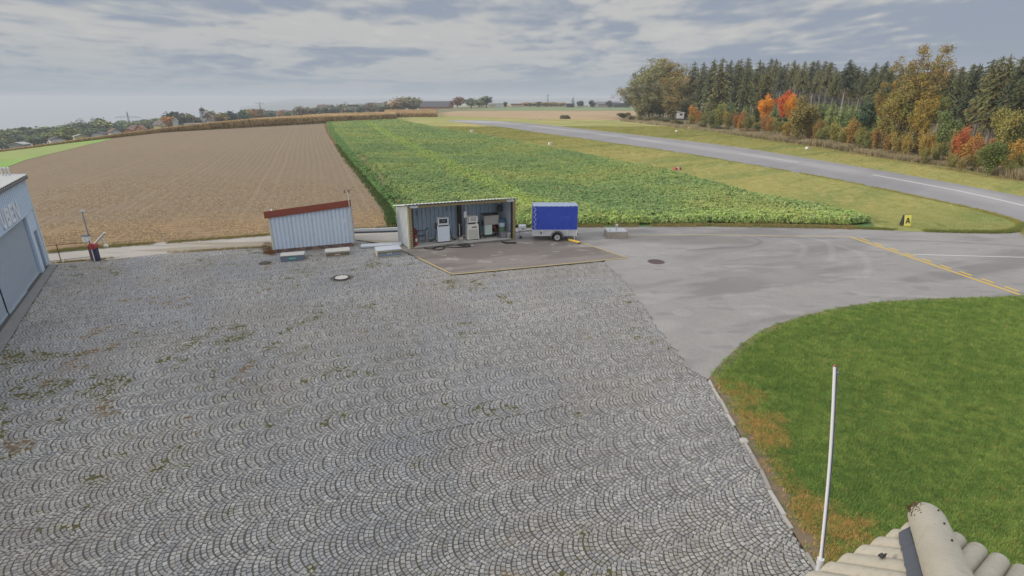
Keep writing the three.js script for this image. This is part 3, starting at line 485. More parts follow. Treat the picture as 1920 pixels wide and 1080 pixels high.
{ // verge grasses: along the field edges, the track, the yard's far side
  const r = rng(51), l = [];
  const along = (px, n, w, tone, h) => { const p = smooth(outline(px), 6); for (let i = 0; i < n; i++) { const t = r() * (p.length - 1), a = p[Math.floor(t)], b = p[Math.floor(t) + 1], f = t % 1; const x = mix(a[0], b[0], f) + (r() + r() - 1) * w, z = mix(a[1], b[1], f) + (r() + r() - 1) * w; if (vn(x * 0.9, z * 0.9) < 0.25) continue; const s = h * (0.6 + 0.7 * r()); l.push([x, 0.02, z, r() * 6.28, s, s * (0.7 + 0.6 * r()), mix3(tone[0], tone[1], r())]); } };
  const green = [A(112, 128, 64), A(146, 148, 80)], straw = [A(150, 132, 86), A(176, 156, 104)], dark = [A(62, 92, 44), A(88, 114, 56)];
  along(cropLeft.slice(2), 5000, 0.8, dark, 1.3); along(cropLeft.map(([x, y]) => [x - 4, y]), 2500, 0.5, straw, 0.9);
  along([[1000, 427], [1085, 425], [1300, 423.5], [1600, 428.5], [1750, 434.5], [1850, 436.5], [1893, 435], [1912, 429], [1921, 421]], 4500, 0.3, green, 0.7);
  along([[1000, 426], [1200, 423.5], [1420, 424], [1600, 428]], 2500, 0.6, straw, 0.7);
  along([[96, 473], [156, 466], [260, 459], [400, 449], [505, 441]], 1200, 0.35, straw, 0.55); along([[96, 474], [260, 459.5], [505, 441]], 700, 0.3, green, 0.5);
  along([[95, 494], [190, 487.5], [300, 476], [420, 468], [505, 463]], 800, 0.25, straw, 0.45); along([[498, 458], [505, 472], [512, 477]], 110, 0.35, [A(120, 84, 54), A(150, 110, 66)], 0.7);
  along([[640, 433], [700, 431], [745, 428]], 500, 0.25, dark, 0.7);
  along(runLow, 4500, 0.35, [A(146, 148, 76), A(176, 166, 96)], 0.6);
  scatter('verge_grass', blade(4, 12, 0.22, 0.11, 0.12), grassMat, l, 'rough green and straw-coloured grass along the edges of field and apron', 'grass');
}
{ // airfield grass, nearer part
  const r = rng(61), l = []; const pts = [...outline(cropRight), ...outline([[1640, 422], [1750, 433], [1850, 435], [1893, 433], [1914, 427], [1930, 415], [2100, 425], [2100, 380]]), ...outline([1920, 1806, 1671, 1556, 1452, 1347, 1264, 1177].map(x => [x, forestEdge(x) - 1]))];
  const rw = [...outline(runTop), ...outline(runLow).reverse()];
  for (let i = 0; i < 400000 && l.length < 60000; i++) { const q = r(), z = -27 - 150 * q * q, x = mix(-30, 75, r()); if (!inside(pts, x, z) || inside(rw, x, z)) continue; const s = (0.8 + 0.6 * r()) * mix(1, 2.2, sstep(40, 150, -z)), n = fbm(x * 0.4, z * 0.4, 3), p = fbm((x * UX * 0.6 + z * 0.8) * 0.35, (x * 0.8 - z * 0.6) * 0.04, 4);
    let k = mix3(A(138, 142, 70), A(166, 156, 86), r()); k = mix3(k, A(118, 132, 64), 0.5 * sstep(0.44, 0.66, p)); k = mix3(k, A(182, 160, 98), 0.4 * sstep(0.5, 0.7, n) * r()); l.push([x, 0.012, z, r() * 6.28, s * 1.5, s * 0.55, k]); }
  scatter('airfield_turf', blade(8, 10, 0.09, 0.13, 0.07), grassMat, l, 'mown olive grass beside the runway, turning straw-coloured', 'grass');
}
{ // clods and stubble on the near edge of the ploughed field
  const r = rng(71), l = [], L = new Leaves(), v = [[0, 1, 0], [1, 0.1, 0.2], [0.2, 0, 1], [-1, 0.1, 0.3], [-0.4, 0.05, -0.9], [0.6, 0, -0.8]]; for (let i = 1; i < 6; i++) L.tri(v[0], v[i % 5 + 1], v[i], [1, 1, 1]);
  const pts = outline([[92, 470], [260, 456.5], [400, 446], [505, 438.5], [660, 434], [742, 424], [728, 384], [700, 352], [300, 320], [80, 360], [60, 420]]);
  for (let i = 0; i < 200000 && l.length < 30000; i++) { const q = r(), z = -31 - 32 * q * q, x = mix(-50, -5, r()); if (!inside(pts, x, z)) continue; if (fbm(x * 0.6, z * 0.6, 3) < 0.42) continue; const s = 0.025 + 0.05 * r() * r(); l.push([x, 0.015, z, r() * 6.28, s, s * 0.7, r() < 0.25 ? mix3(A(176, 146, 100), A(196, 166, 118), r()) : mix3(soilC, soilB, r())]); }
  const g = L.geo(); g.deleteAttribute('color');
  scatter('clods', g, new THREE.MeshStandardMaterial({ roughness: 1, side: THREE.DoubleSide }), l, 'brown clods and stubble on the near edge of the ploughed field', 'soil');
}
{ // maize, dry, on the brow of the hill
  const mk = seed => { const r = rng(seed), L = new Leaves(); L.quad([-0.02, 0, 0], [0.02, 0, 0], [0.015, 1, 0], [-0.015, 1, 0], [0.8, 0.75, 0.7]); for (let i = 0; i < 12; i++) { const a = r() * 6.28, c = Math.cos(a), s = Math.sin(a), y = 0.12 + 0.75 * r(), l = 0.30 + 0.2 * r(), w = 0.05, e = 0.8 + 0.45 * r(), k = [e, e * (0.9 + 0.2 * r()), e]; const p = (d, yy, q) => [c * d - s * q, yy, s * d + c * q]; L.quad(p(0, y, 0), p(l * 0.55, y + 0.16, w), p(l, y - 0.10 - 0.15 * r(), 0), p(l * 0.55, y + 0.16, -w), k); } for (let i = 0; i < 3; i++) { const a = r() * 6.28; L.tri([0, 0.92, 0], [0.03, 0.96, 0.02], [Math.cos(a) * 0.12, 1.10, Math.sin(a) * 0.12], [1.15, 1.1, 1]); } return L.geo(); };
  const shapes = [mk(1), mk(2)], lists = [[], []], r = rng(81);
  for (let i = 0; i < 90000; i++) {
    const px = mix(-260, 742, r()); const b = browAt(px), u = (px - 960) / 1000, dirx = u / Math.hypot(u, 1.043), dirz = -1.043 / Math.hypot(u, 1.043);
    const depth = px > 400 ? 75 : 40; const q = r(), d = b.rf + 0.4 + depth * q * q; const x = dirx * d, z = dirz * d, y = ground(x, z);
    const hgt = (b.m * 1.0) * (0.86 + 0.22 * r()), front = d - b.rf < 1.6;
    const n = fbm(x * 0.08, z * 0.08, 3); let k = mix3(A(212, 186, 150), A(232, 208, 170), r()); k = mix3(k, A(192, 164, 130), 0.6 * sstep(0.5, 0.65, n)); if (r() < 0.15) k = A(146, 130, 84); if (front) k = mix3(k, A(170, 142, 100), 0.4);
    const s = Math.max(0.6, hgt * 0.6) * 1.5; lists[i % 2].push([x, y - 0.04, z, r() * 6.28, s, hgt, k]);
  }
  // the small stand that reaches on to the right behind the first
  for (let i = 0; i < 9000; i++) { const px = mix(722, 818, r()), q = r(), py = mix(219.5, 210.5, q * 0.9); const p = level(px, py + (px - 722) * 0.0); const s = 1.6; lists[i % 2].push([p.x, 0, p.z, r() * 6.28, s, 1.9 * (0.9 + 0.2 * r()), mix3(A(190, 162, 128), A(212, 186, 146), r())]); }
  lists.forEach((l, i) => scatter('maize', shapes[i], new THREE.MeshStandardMaterial({ vertexColors: true, roughness: 0.9, side: THREE.DoubleSide }), l, i ? 'paler stalks among the dry brown maize on the brow' : 'strip of dry brown maize along the brow behind the ploughed field', 'maize'));
}
// ================================================================ buildings and things in the yard
const font = await new FontLoader().loadAsync('fonts/droid/droid_sans_bold.typeface.json');
const stripesTex = (n, lean, horiz) => drawn(horiz ? 1024 : 64, horiz ? 64 : 1024, (g, w, h) => { g.fillStyle = '#c4ad78'; g.fillRect(0, 0, w, h); g.fillStyle = '#26241f'; const L = horiz ? w : h, T = horiz ? h : w, p = L / n; for (let i = -3; i < n + 3; i++) { g.beginPath(); if (horiz) { g.moveTo(i * p, 0 + T); g.lineTo(i * p + p / 2, T); g.lineTo(i * p + p / 2 + lean * T, 0); g.lineTo(i * p + lean * T, 0); } else { g.moveTo(0, i * p); g.lineTo(0, i * p + p / 2); g.lineTo(T, i * p + p / 2 + lean * T); g.lineTo(T, i * p + lean * T); } g.fill(); } });
const stripeMat = (n, lean, horiz) => new THREE.MeshStandardMaterial({ map: stripesTex(n, lean, horiz), roughness: 0.6 });
const signTex = (w, h, bg, fn) => new THREE.MeshStandardMaterial({ map: drawn(w, h, (g) => { g.fillStyle = bg; g.fillRect(0, 0, w, h); fn(g); }), roughness: 0.5 });
const lines = (g, x, y, w, n, step, c) => { g.fillStyle = c; for (let i = 0; i < n; i++) g.fillRect(x, y + i * step, w * (0.7 + 0.3 * hash(i, n)), step * 0.4); };
// weathered painted metal: faint streaks and blotches of dirt, in the colour only
const grimy = (c, rough = 0.55, amt = 0.25, seed = 1) => { const t = texture(256, 256, (u, v) => { const n = fbm(u * 14 + seed, v * 5, 4), s = fbm(u * 60 + seed, v * 4, 3); return mix3(c, c.map(q => q * 0.62), amt * sstep(0.45, 0.75, 0.6 * n + 0.4 * s)); }); return new THREE.MeshStandardMaterial({ map: t.map, roughness: rough, side: THREE.DoubleSide }); };
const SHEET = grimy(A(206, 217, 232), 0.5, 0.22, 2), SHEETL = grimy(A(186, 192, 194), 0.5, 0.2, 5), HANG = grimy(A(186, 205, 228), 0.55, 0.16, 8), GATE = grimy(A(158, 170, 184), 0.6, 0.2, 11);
const CONC = grimy(A(176, 174, 168), 0.9, 0.4, 14), CREAM = paint(A(206, 204, 190), 0.55), STEEL = paint(A(150, 154, 158), 0.4, 0.5), DARK = paint(A(52, 50, 50), 0.6), RUBBER = paint(A(38, 37, 38), 0.75), WHITE = paint(A(214, 216, 218), 0.45), RUST = paint(A(120, 82, 58), 0.8);

// ---- hangar
{
  const vp = level(320, 1e9 && 200); const dir = new THREE.Vector3(0.517, 0, 0.856);          // the gate front runs this way, towards the camera
  const C0 = level(92, 497); const turn = Math.atan2(-dir.z, dir.x);   // local +x along the front towards the camera, +z: into the building or out?
  const h = thing('hangar', 'pale blue sheet-metal hangar with a wide sliding gate at the left edge', 'hangar', C0, turn);
  // local axes: x along the front towards the camera; the yard side is +z or -z
  const side = new THREE.Vector3(0, 0, 1).applyAxisAngle(new THREE.Vector3(0, 1, 0), turn); const s = side.x > 0 ? 1 : -1;   // s * z points into the yard
  const onFront = (px, py) => { const r = ray(px, py), nx = side.x, nz = side.z, t = (C0.x * nx + C0.z * nz) / (r[0] * nx + r[2] * nz); const p = new THREE.Vector3(r[0] * t, H + r[1] * t, r[2] * t); return [(p.x - C0.x) * dir.x + (p.z - C0.z) * dir.z, p.y]; };
  const eave = 4.5, lint = 2.95, LEN = 24, rec = -0.13 * s;
  const flip = g => { if (s < 0) g.rotateY(Math.PI); return g; };
  // fascia sheets above the gate, one by one
  for (let i = 0; i < 20; i++) { const x0 = i * 1.2; const g = flip(ribbed(1.196, eave - lint - 0.06, 0.30, 0.03)); g.translate(s < 0 ? x0 + 1.198 : x0, lint + 0.03, s * 0.008); part('fascia_sheet', g, HANG, h); }
  part('fascia_backing', box(LEN, eave - lint, 0.08, LEN / 2, (eave + lint) / 2, -0.05 * s), HANG, h);
  part('lintel_trim', box(LEN - 1.0, 0.07, 0.06, LEN / 2 + 0.5, lint - 0.008, 0.03 * s), paint(A(178, 196, 218), 0.5), h);
  part('eave_gutter', rbox(LEN + 0.3, 0.15, 0.14, 0.04, LEN / 2 - 0.1, eave + 0.02, 0.10 * s), paint(A(92, 96, 102), 0.5), h);
  // pier with a narrow door beside the corner
  part('pier', [box(0.42, lint, 0.12, 1.45, lint / 2, -0.055 * s), box(1.24, lint - 1.98, 0.10, 0.62, (lint + 1.98) / 2, -0.055 * s), box(0.2, 1.98, 0.10, 1.14, 0.99, -0.055 * s), box(0.28, 1.98, 0.10, 0.14, 0.99, -0.055 * s)], HANG, h);
  const door = part('door', box(0.74, 1.96, 0.05, 0.65, 0.98, -0.10 * s), paint(A(112, 124, 138), 0.5), h); part('handle', box(0.12, 0.03, 0.05, 0.93, 1.02, -0.06 * s), STEEL, door);
  part('corner_trim', box(0.13, eave, 0.22, -0.06, eave / 2, -0.05 * s), paint(A(206, 212, 216), 0.5), h);
  // sliding gate leaves, set back behind the lintel
  for (let i = 0; i < 7; i++) { const w = 3.2, x0 = 1.68 + i * w; const g = flip(ribbed(w - 0.02, lint - 0.06, 0.16, 0.012)); g.translate(s < 0 ? x0 + w - 0.01 : x0 + 0.01, 0.04, rec + (i % 2) * 0.05 * s); const leaf = part('gate_leaf', g, GATE, h); part('gate_rail', box(w - 0.04, 0.09, 0.03, x0 + w / 2, 0.10, rec + (i % 2 * 0.05 + 0.022) * s), GATE, leaf); part('gate_rail', box(w - 0.04, 0.07, 0.03, x0 + w / 2, lint - 0.12, rec + (i % 2 * 0.05 + 0.022) * s), GATE, leaf); }
  part('wall', [box(LEN, lint, 0.1, LEN / 2, lint / 2, rec - 0.12 * s), box(0.12, eave - 0.05, 14, 0.0, eave / 2, -7.1 * s), box(0.12, eave - 0.05, 14, LEN, eave / 2, -7.1 * s), box(LEN, eave + 0.3, 0.12, LEN / 2, eave / 2 + 0.15, -14.1 * s)], HANG, h);
  part('gate_track', box(LEN, 0.03, 0.10, LEN / 2, 0.03, rec + 0.10 * s), paint(A(70, 70, 70), 0.7), h);
  const rg = ribbed(LEN + 0.4, 14.6, 0.33, 0.035); rg.rotateX(-Math.PI / 2); // ribs now run into the building
  if (s < 0) { rg.rotateY(Math.PI); rg.translate(LEN + 0.4, 0, 0); } rg.rotateX(s > 0 ? 0.045 : -0.045); rg.translate(-0.25, eave + 0.13, s * 0.16);
  part('roof', rg, grimy(A(196, 196, 194), 0.5, 0.2, 21), h);
  part('verge_trim', beam([-0.27, eave + 0.10, 0.15 * s], [-0.27, eave + 0.10 + 0.045 * 14.4, -14.3 * s], 0.06, 0.18), paint(A(190, 194, 198), 0.5), h);
  for (const [px, py] of [[51, 333], [56.5, 332], [62, 331]]) { const u = 0.22, d = 0.40 + (62 - px) * 0.024, y = eave + 0.15 + d * 0.045; part('roof_vent', [cyl(0.035, 0.035, 0.34, u, y + 0.15, -d * s), cyl(0.06, 0.05, 0.08, u, y + 0.34, -d * s), cyl(0.03, 0.06, 0.05, u, y + 0.40, -d * s)], paint(A(206, 206, 204), 0.5), h); }
  const letter = (ch, xa, ya0, xb, yb1) => { const [ua, va] = onFront(xa, ya0), [ub, vb] = onFront(xb, yb1); const g = new TextGeometry(ch, { font, size: 1, depth: 0.03, curveSegments: 5 }); g.computeBoundingBox(); const b = g.boundingBox; return [g, b, ua, va, ub, vb]; };
  // the white letters that show, read from the yard: left to right is towards the building's corner
  const U = (px, py) => onFront(px, py); const top = [U(2, 394)[1], U(29, 373)[1]], bot = [U(6, 431)[1], U(32, 411)[1]];
  const y1 = (top[0] + top[1]) / 2, y0 = (bot[0] + bot[1]) / 2, edges = [U(1, 420)[0], U(8.4, 420)[0], U(9.4, 416)[0], U(16.8, 410)[0], U(17.8, 408)[0], U(24, 404)[0], U(25, 402)[0], U(32, 396)[0]];
  console.log('letters', y0, y1, edges.map(e => e.toFixed(2)).join(' '));
  'UBEN'.split('').forEach((ch, i) => { const g = new TextGeometry(ch, { font, size: 1, depth: 0.03, curveSegments: 5 }); g.computeBoundingBox(); const b = g.boundingBox, ua = edges[i * 2], ub = edges[i * 2 + 1]; g.translate(-b.min.x, -b.min.y, 0); g.scale((ua - ub) / (b.max.x - b.min.x), (y1 - y0) / (b.max.y - b.min.y), 1); if (s < 0) g.rotateY(Math.PI); g.translate(s < 0 ? ua : ub, y0, s * 0.042); part('letter', g, paint(A(214, 222, 230), 0.5), h); });
}
// ---- pipe rail, lamp post with notice box, barrier
{
  const a = level(88, 494), b = level(176, 484), m = level(115, 491); const f = thing('pipe_fence', 'thin rusty pipe rail fence between hangar corner and barrier post', 'fence', a);
  const L = p => [p.x - a.x, p.y, p.z - a.z];
  for (const p of [a, m, b]) { const q = L(p); part('post', bar(q, [q[0], 0.98, q[2]], 0.022), RUST, f); }
  for (const y of [0.92, 0.52, 0.10]) part('rail', bar([0, y, 0], [b.x - a.x, y, b.z - a.z], 0.017), y < 0.8 ? paint(A(140, 130, 124), 0.7) : RUST, f);
}
{
  const p = level(171, 461); const l = thing('notice_post', 'slim grey post with a white notice box at the field edge', 'post', p); const hh = topOver(p, 168, 396);
  part('pole', cyl(0.035, 0.05, hh, 0, hh / 2, 0), STEEL, l); part('lamp_head', [rbox(0.22, 0.07, 0.12, 0.02, 0.10, hh - 0.01, 0), rbox(0.10, 0.12, 0.10, 0.02, -0.02, hh + 0.02, 0)], paint(A(170, 172, 174), 0.5), l);
  const b = part('notice_box', rbox(0.40, 0.42, 0.14, 0.02, -0.08, 0.42, 0.10), WHITE, l); part('box_lid', box(0.44, 0.05, 0.20, -0.08, 0.655, 0.11), paint(A(92, 94, 110), 0.5), b);
  part('notice', box(0.30, 0.28, 0.006, -0.08, 0.42, 0.175), signTex(128, 128, '#c8d0d8', g => { g.fillStyle = '#7f90a8'; for (let i = 0; i < 5; i++) g.fillRect(14, 18 + i * 20, 80 + 20 * hash(i, 3), 6); }), b);
}
{
  const p = level(182, 489); const t = thing('barrier', 'raised boom barrier with red head on a dark blue and white post', 'barrier', p); const hh = topOver(p, 181, 461);
  part('post', rbox(0.30, hh - 0.08, 0.24, 0.02, 0, (hh - 0.08) / 2, 0), paint(A(54, 52, 84), 0.5), t); part('post_stripe', box(0.06, hh - 0.1, 0.25, -0.03, (hh - 0.1) / 2, 0), WHITE, t);
  part('side_post', cyl(0.03, 0.03, hh, -0.28, hh / 2, 0), RUST, t);
  part('boom_head', [cyl(0.17, 0.17, 0.30, 0.02, hh, 0, Math.PI / 2, 0, 0), cyl(0.06, 0.06, 0.34, 0.02, hh, 0, Math.PI / 2, 0, 0)], paint(A(176, 66, 66), 0.5), t);
  const up = [0.74, 0.70, -0.1]; part('boom', bar([0, hh, 0], [up[0], hh + up[1], up[2]], 0.065, 0.055, 10), paint(A(206, 204, 196), 0.5), t);
  part('counterweight', [bar([0.52, hh + 0.44, -0.07], [0.60, hh - 0.02, -0.1], 0.05), place(new THREE.SphereGeometry(0.12, 12, 9), 0.61, hh - 0.04, -0.1)], paint(A(210, 206, 190), 0.6), t);
}
// ---- shed
let shedFrame;
{
  const P = level(514.5, 475), Q = level(664, 461), ang = Math.atan2(-(Q.z - P.z), Q.x - P.x), W = P.distanceTo(Q), D = 2.6;
  const h = thing('equipment_shed', 'small pale blue-grey ribbed metal shed with rust-red lean-to roof', 'shed', P, ang); shedFrame = { P, ang, W };
  const hl = 2.03, hr = 2.36, top = x => mix(hl, hr, x / W), pl = 0.22, R = rng(3);
  // plinth of old bricks, in courses
  part('plinth_core', box(W - 0.06, pl - 0.02, D - 0.04, W / 2, pl / 2 - 0.01, -D / 2 - 0.02), paint(A(118, 104, 96), 0.95), h);
  const bm = [paint(A(140, 112, 102), 0.9), paint(A(124, 104, 96), 0.9), paint(A(152, 128, 114), 0.9), paint(A(110, 96, 94), 0.9)];
  for (let row = 0; row < 3; row++) for (let x = row % 2 ? -0.1 : 0.02; x < W - 0.08; x += 0.25) { const w = Math.min(0.238, W - x - 0.01), x0 = Math.max(x, 0.01), ww = x + w - x0; if (ww < 0.06) continue; part('brick', box(ww, 0.064, 0.06, x0 + ww / 2, 0.036 + row * 0.073, 0.0 + 0.008 * (R() - 0.5)), bm[Math.floor(R() * 4)], h); }
  for (let i = 0; i < 4; i++) { const w = (W - 0.04) / 4, x0 = 0.02 + i * w; part('wall_sheet', ribbed(w - 0.006, hr, 0.20, 0.045, x0, pl, 0.02, x => top(x) + 0.05), SHEET, h); }
  part('wall', [box(0.08, hl - pl, D - 0.05, 0.06, (hl + pl) / 2, -D / 2 - 0.03), box(0.08, hr - pl - 0.1, D - 0.05, W - 0.06, (hr + pl) / 2 - 0.05, -D / 2 - 0.03), box(W, hl - pl - 0.2, 0.08, W / 2, (hl + pl) / 2 - 0.1, -D)], SHEETL, h);
  part('corner_trim', box(0.10, hl - pl + 0.06, 0.10, 0.0, (hl + pl) / 2 + 0.02, 0.02), CREAM, h); part('corner_trim', box(0.07, hr - pl + 0.06, 0.08, W, (hr + pl) / 2 + 0.02, 0.025), paint(A(190, 196, 202), 0.5), h);
  const red = grimy(A(140, 74, 58), 0.8, 0.35, 31), slant = Math.atan2(hr - hl, W);
  const fx0 = -0.22, fx1 = W + 0.04, fy = x => top(x) + 0.02, fh = 0.37, n = 3;
  for (let i = 0; i < n; i++) { const a = mix(fx0, fx1, i / n) + 0.002, b = mix(fx0, fx1, (i + 1) / n) - 0.002; const s = new THREE.Shape([new THREE.Vector2(a, fy(a)), new THREE.Vector2(b, fy(b)), new THREE.Vector2(b, fy(b) + fh), new THREE.Vector2(a, fy(a) + fh)]); const g = new THREE.ExtrudeGeometry(s, { depth: 0.03, bevelEnabled: true, bevelSize: 0.004, bevelThickness: 0.004, bevelSegments: 1 }); g.translate(0, 0, 0.12); part('fascia_board', g, red, h); }
  { const s = new THREE.BufferGeometry(), x0 = -0.22, x1 = W + 0.05; const y0 = fy(x0) + fh - 0.02, y1 = fy(x1) + fh - 0.02, yb0 = y0 - 0.50, yb1 = y1 - 0.50, zb = -D - 0.2, x2 = W + 0.34;
    const g = [[[x0, y0, 0.118], [x1, y1, 0.118], [x2, yb1, zb], [x0, yb0, zb]]]; const pos = []; for (const [a, b, c, d] of g) for (const e of [0, -0.04]) { const f = q => [q[0], q[1] + e, q[2]]; pos.push(...f(a), ...f(b), ...f(c), ...f(a), ...f(c), ...f(d)); }
    s.setAttribute('position', new THREE.Float32BufferAttribute(pos, 3)); s.setAttribute('uv', new THREE.Float32BufferAttribute(new Float32Array(pos.length / 3 * 2), 2)); s.computeVertexNormals(); part('roof', s, paint(A(124, 74, 60), 0.8), h); }
  part('notice', box(0.52, 0.25, 0.015, W - 0.55, 1.55, 0.055), signTex(256, 128, '#d6dae0', g => { g.strokeStyle = '#8a92a0'; g.lineWidth = 4; g.strokeRect(4, 4, 248, 120); lines(g, 22, 22, 200, 4, 24, '#7c869a'); }), h);
  part('downpipe', bar([W + 0.06, pl, 0.0], [W + 0.06, hr, 0.0], 0.03), paint(A(180, 184, 188), 0.5), h);
}
{ // weather mast at the shed's right front corner
  const { P, ang, W } = shedFrame; const p = new THREE.Vector3(P.x + Math.cos(ang) * (W - 0.06), 0, P.z - Math.sin(ang) * (W - 0.06)).add(new THREE.Vector3(Math.sin(ang) * 0.19, 0, Math.cos(ang) * 0.19));
  const m = thing('wind_mast', 'thin pale mast with small wind instrument at the shed corner', 'mast', p); const top = topOver(p, 655, 361);
  part('pole', bar([0, 0.2, 0], [0, top, 0], 0.028, 0.022), CREAM, m); part('crossarm', bar([-0.22, top - 0.03, 0], [0.1, top - 0.03, 0], 0.012), STEEL, m);
  part('wind_vane', [box(0.03, 0.12, 0.10, -0.2, top + 0.05, 0), bar([-0.2, top - 0.03, 0], [-0.2, top + 0.08, 0], 0.01)], DARK, m);
  part('anemometer', [cyl(0.02, 0.02, 0.14, 0.06, top + 0.05, 0), place(new THREE.SphereGeometry(0.035, 8, 6), 0.13, top + 0.11, 0), place(new THREE.SphereGeometry(0.035, 8, 6), 0.02, top + 0.11, 0.06), place(new THREE.SphereGeometry(0.035, 8, 6), 0.02, top + 0.11, -0.06)], paint(A(80, 76, 92), 0.5), m);
}
{ // white planks lying behind, between shed and shelter
  for (const [a, b, y, m, lab] of [[[661, 434.5], [748, 431.5], 0.09, paint(A(200, 202, 206), 0.6), 'long white board lying along the field edge, the farther one'], [[661, 437.6], [748, 434.6], 0.05, paint(A(64, 74, 88), 0.7), 'long dark board lying in front of the white board']]) {
    const p = level(...a), q = level(...b); const o = thing('board', lab, 'board', p); const d = q.clone().sub(p); part('plank', beam([0, y, 0], [d.x * 0.55, y, d.z * 0.55], 0.16, y * 1.9), m, o); part('plank', beam([d.x * 0.56, y + 0.01, d.z * 0.56 + 0.03], [d.x, y + 0.01, d.z + 0.03], 0.15, y * 1.9), m, o); }
}
// ---- tank shaft covers
const shaft = (name, label, c, w, d, hh, turn, lid, body, print, lidOver = 0.02) => { const p = level(...c); const o = thing(name, label, 'shaft cover', p, turn); part('base', rbox(w, hh, d, 0.015, 0, hh / 2, -d / 2), body, o); part('lid', rbox(w + lidOver * 2, 0.045, d + lidOver * 2, 0.012, 0, hh + 0.0245, -d / 2, -0.02), lid, o); if (print) part('print', box(w * 0.98, hh * 0.72, 0.006, 0, hh * 0.52, 0.004), print, o); return o; };
{
  const lid = grimy(A(188, 186, 180), 0.7, 0.3, 41);
  const o1 = shaft('tank_cover', 'grey metal shaft cover with a teal label, leftmost before the shed', [549, 489.5], 1.18, 0.72, 0.28, 0.30, lid, paint(A(112, 122, 138), 0.6), null);
  part('label_plate', box(0.40, 0.11, 0.008, 0.0, 0.15, 0.006), signTex(128, 40, '#3f9a92', g => { g.fillStyle = '#b9d8d4'; g.fillRect(14, 14, 62, 10); g.fillRect(82, 14, 30, 10); }), o1);
  const hz = drawn(512, 96, (g, w, h) => { g.fillStyle = '#8c8468'; g.fillRect(0, 0, w, h); g.fillStyle = '#3a3830'; for (let i = -1; i < 16; i++) { g.beginPath(); g.moveTo(i * 34, h); g.lineTo(i * 34 + 16, h); g.lineTo(i * 34 + 34, 0); g.lineTo(i * 34 + 18, 0); g.fill(); } g.fillStyle = '#b98a92'; g.fillRect(186, 40, 130, 34); g.fillStyle = '#ece4e4'; g.fillRect(200, 52, 100, 9); });
  shaft('tank_cover', 'shaft cover with hazard-striped front and pink label, middle one before the shed', [634, 480.5], 1.28, 0.80, 0.24, 0.33, lid, paint(A(196, 190, 172), 0.7), new THREE.MeshStandardMaterial({ map: hz, roughness: 0.6 }));
  const hz2 = drawn(512, 128, (g, w, h) => { g.fillStyle = '#7c8796'; g.fillRect(0, 0, w, h); g.fillStyle = '#938c68'; g.fillRect(0, 0, w, 44); g.fillStyle = '#33332e'; for (let i = -1; i < 18; i++) { g.beginPath(); g.moveTo(i * 30, 44); g.lineTo(i * 30 + 14, 44); g.lineTo(i * 30 + 30, 0); g.lineTo(i * 30 + 16, 0); g.fill(); } g.fillStyle = '#ccd4dc'; g.fillRect(208, 48, 34, 22); g.fillRect(264, 40, 34, 26); });
  shaft('tank_cover', 'taller concrete shaft box with striped front and grey lid by the shelter', [731, 482], 1.32, 0.95, 0.36, 0.36, grimy(A(176, 182, 190), 0.6, 0.25, 43), paint(A(190, 184, 160), 0.8), new THREE.MeshStandardMaterial({ map: hz2, roughness: 0.6 }));
  const p = level(678, 466); const s = thing('cover_slab', 'flat pale grey slab on the ground between shed and shelter', 'slab', p, 0.20); part('slab', rbox(2.35, 0.10, 0.62, 0.012, 1.12, 0.075, -0.30), grimy(A(184, 188, 194), 0.7, 0.25, 45), s); part('slab_frame', box(2.3, 0.06, 0.5, 1.12, 0.02, -0.30), DARK, s);
}
{ // vented concrete box right of the trailer
  const p = level(1157, 447.5); const o = thing('vent_box', 'low weathered concrete box with metal lid and short vent pipe', 'shaft box', p, 0.02);
  part('concrete_base', rbox(1.30, 0.40, 1.0, 0.03, 0, 0.20, -0.5), grimy(A(160, 152, 140), 0.95, 0.7, 51), o); part('metal_lid', rbox(1.22, 0.05, 0.98, 0.012, 0.0, 0.43, -0.5), grimy(A(176, 178, 184), 0.45, 0.25, 53), o);
  part('vent_pipe', [cyl(0.055, 0.055, 0.30, 0.02, 0.59, -0.42), cyl(0.085, 0.085, 0.10, 0.02, 0.76, -0.42)], paint(A(200, 200, 204), 0.5), o); part('knob', cyl(0.03, 0.03, 0.08, -0.42, 0.49, -0.3), STEEL, o);
}
// ---- manholes
const manhole = (label, px, py, r, rim, lid, rr = 0) => { const p = level(px, py); const o = thing('manhole_cover', label, 'manhole cover', [p.x, 0, p.z]); const ring = new THREE.LatheGeometry([[r * 0.8, -0.03], [r * 0.8, 0.034], [r * 0.84, 0.037], [r, 0.037], [r * 1.02, 0.014], [r * 1.02, -0.03]].map(q => new THREE.Vector2(...q)), 36); part('frame', ring, rim, o); const m = part('lid', cyl(r * 0.79, r * 0.79, 0.05, 0, 0.010, 0, 0, 0, 0, 36), lid, o); for (let i = 0; i < 6; i++) part('lid_vent', cyl(0.025, 0.025, 0.008, Math.cos(i) * r * 0.45, 0.037, Math.sin(i) * r * 0.45, 0, 0, 0, 8), rim, m); return o; };
manhole('white-topped round manhole cover with dark iron ring in the cobbles', 640.5, 521, 0.38, paint(A(74, 70, 68), 0.7, 0.3), grimy(A(196, 192, 184), 0.9, 0.35, 61));
manhole('dark rusty round manhole cover in the asphalt apron', 1230, 491.5, 0.44, paint(A(96, 86, 82), 0.8, 0.2), paint(A(86, 72, 68), 0.8, 0.2));
manhole('small dark drain cover in the cobbles left of the shaft covers', 497, 493, 0.27, paint(A(84, 76, 68), 0.85), paint(A(82, 72, 60), 0.85));
{ const p = level(1280, 588); const o = thing('manhole_cover', 'pale round concrete cover set flush in the apron near the lawn', 'manhole cover', [p.x, 0, p.z]); part('lid', cyl(0.42, 0.42, 0.04, 0, 0.003, 0, 0, 0, 0, 36), grimy(A(150, 147, 144), 0.9, 0.4, 63), o); }
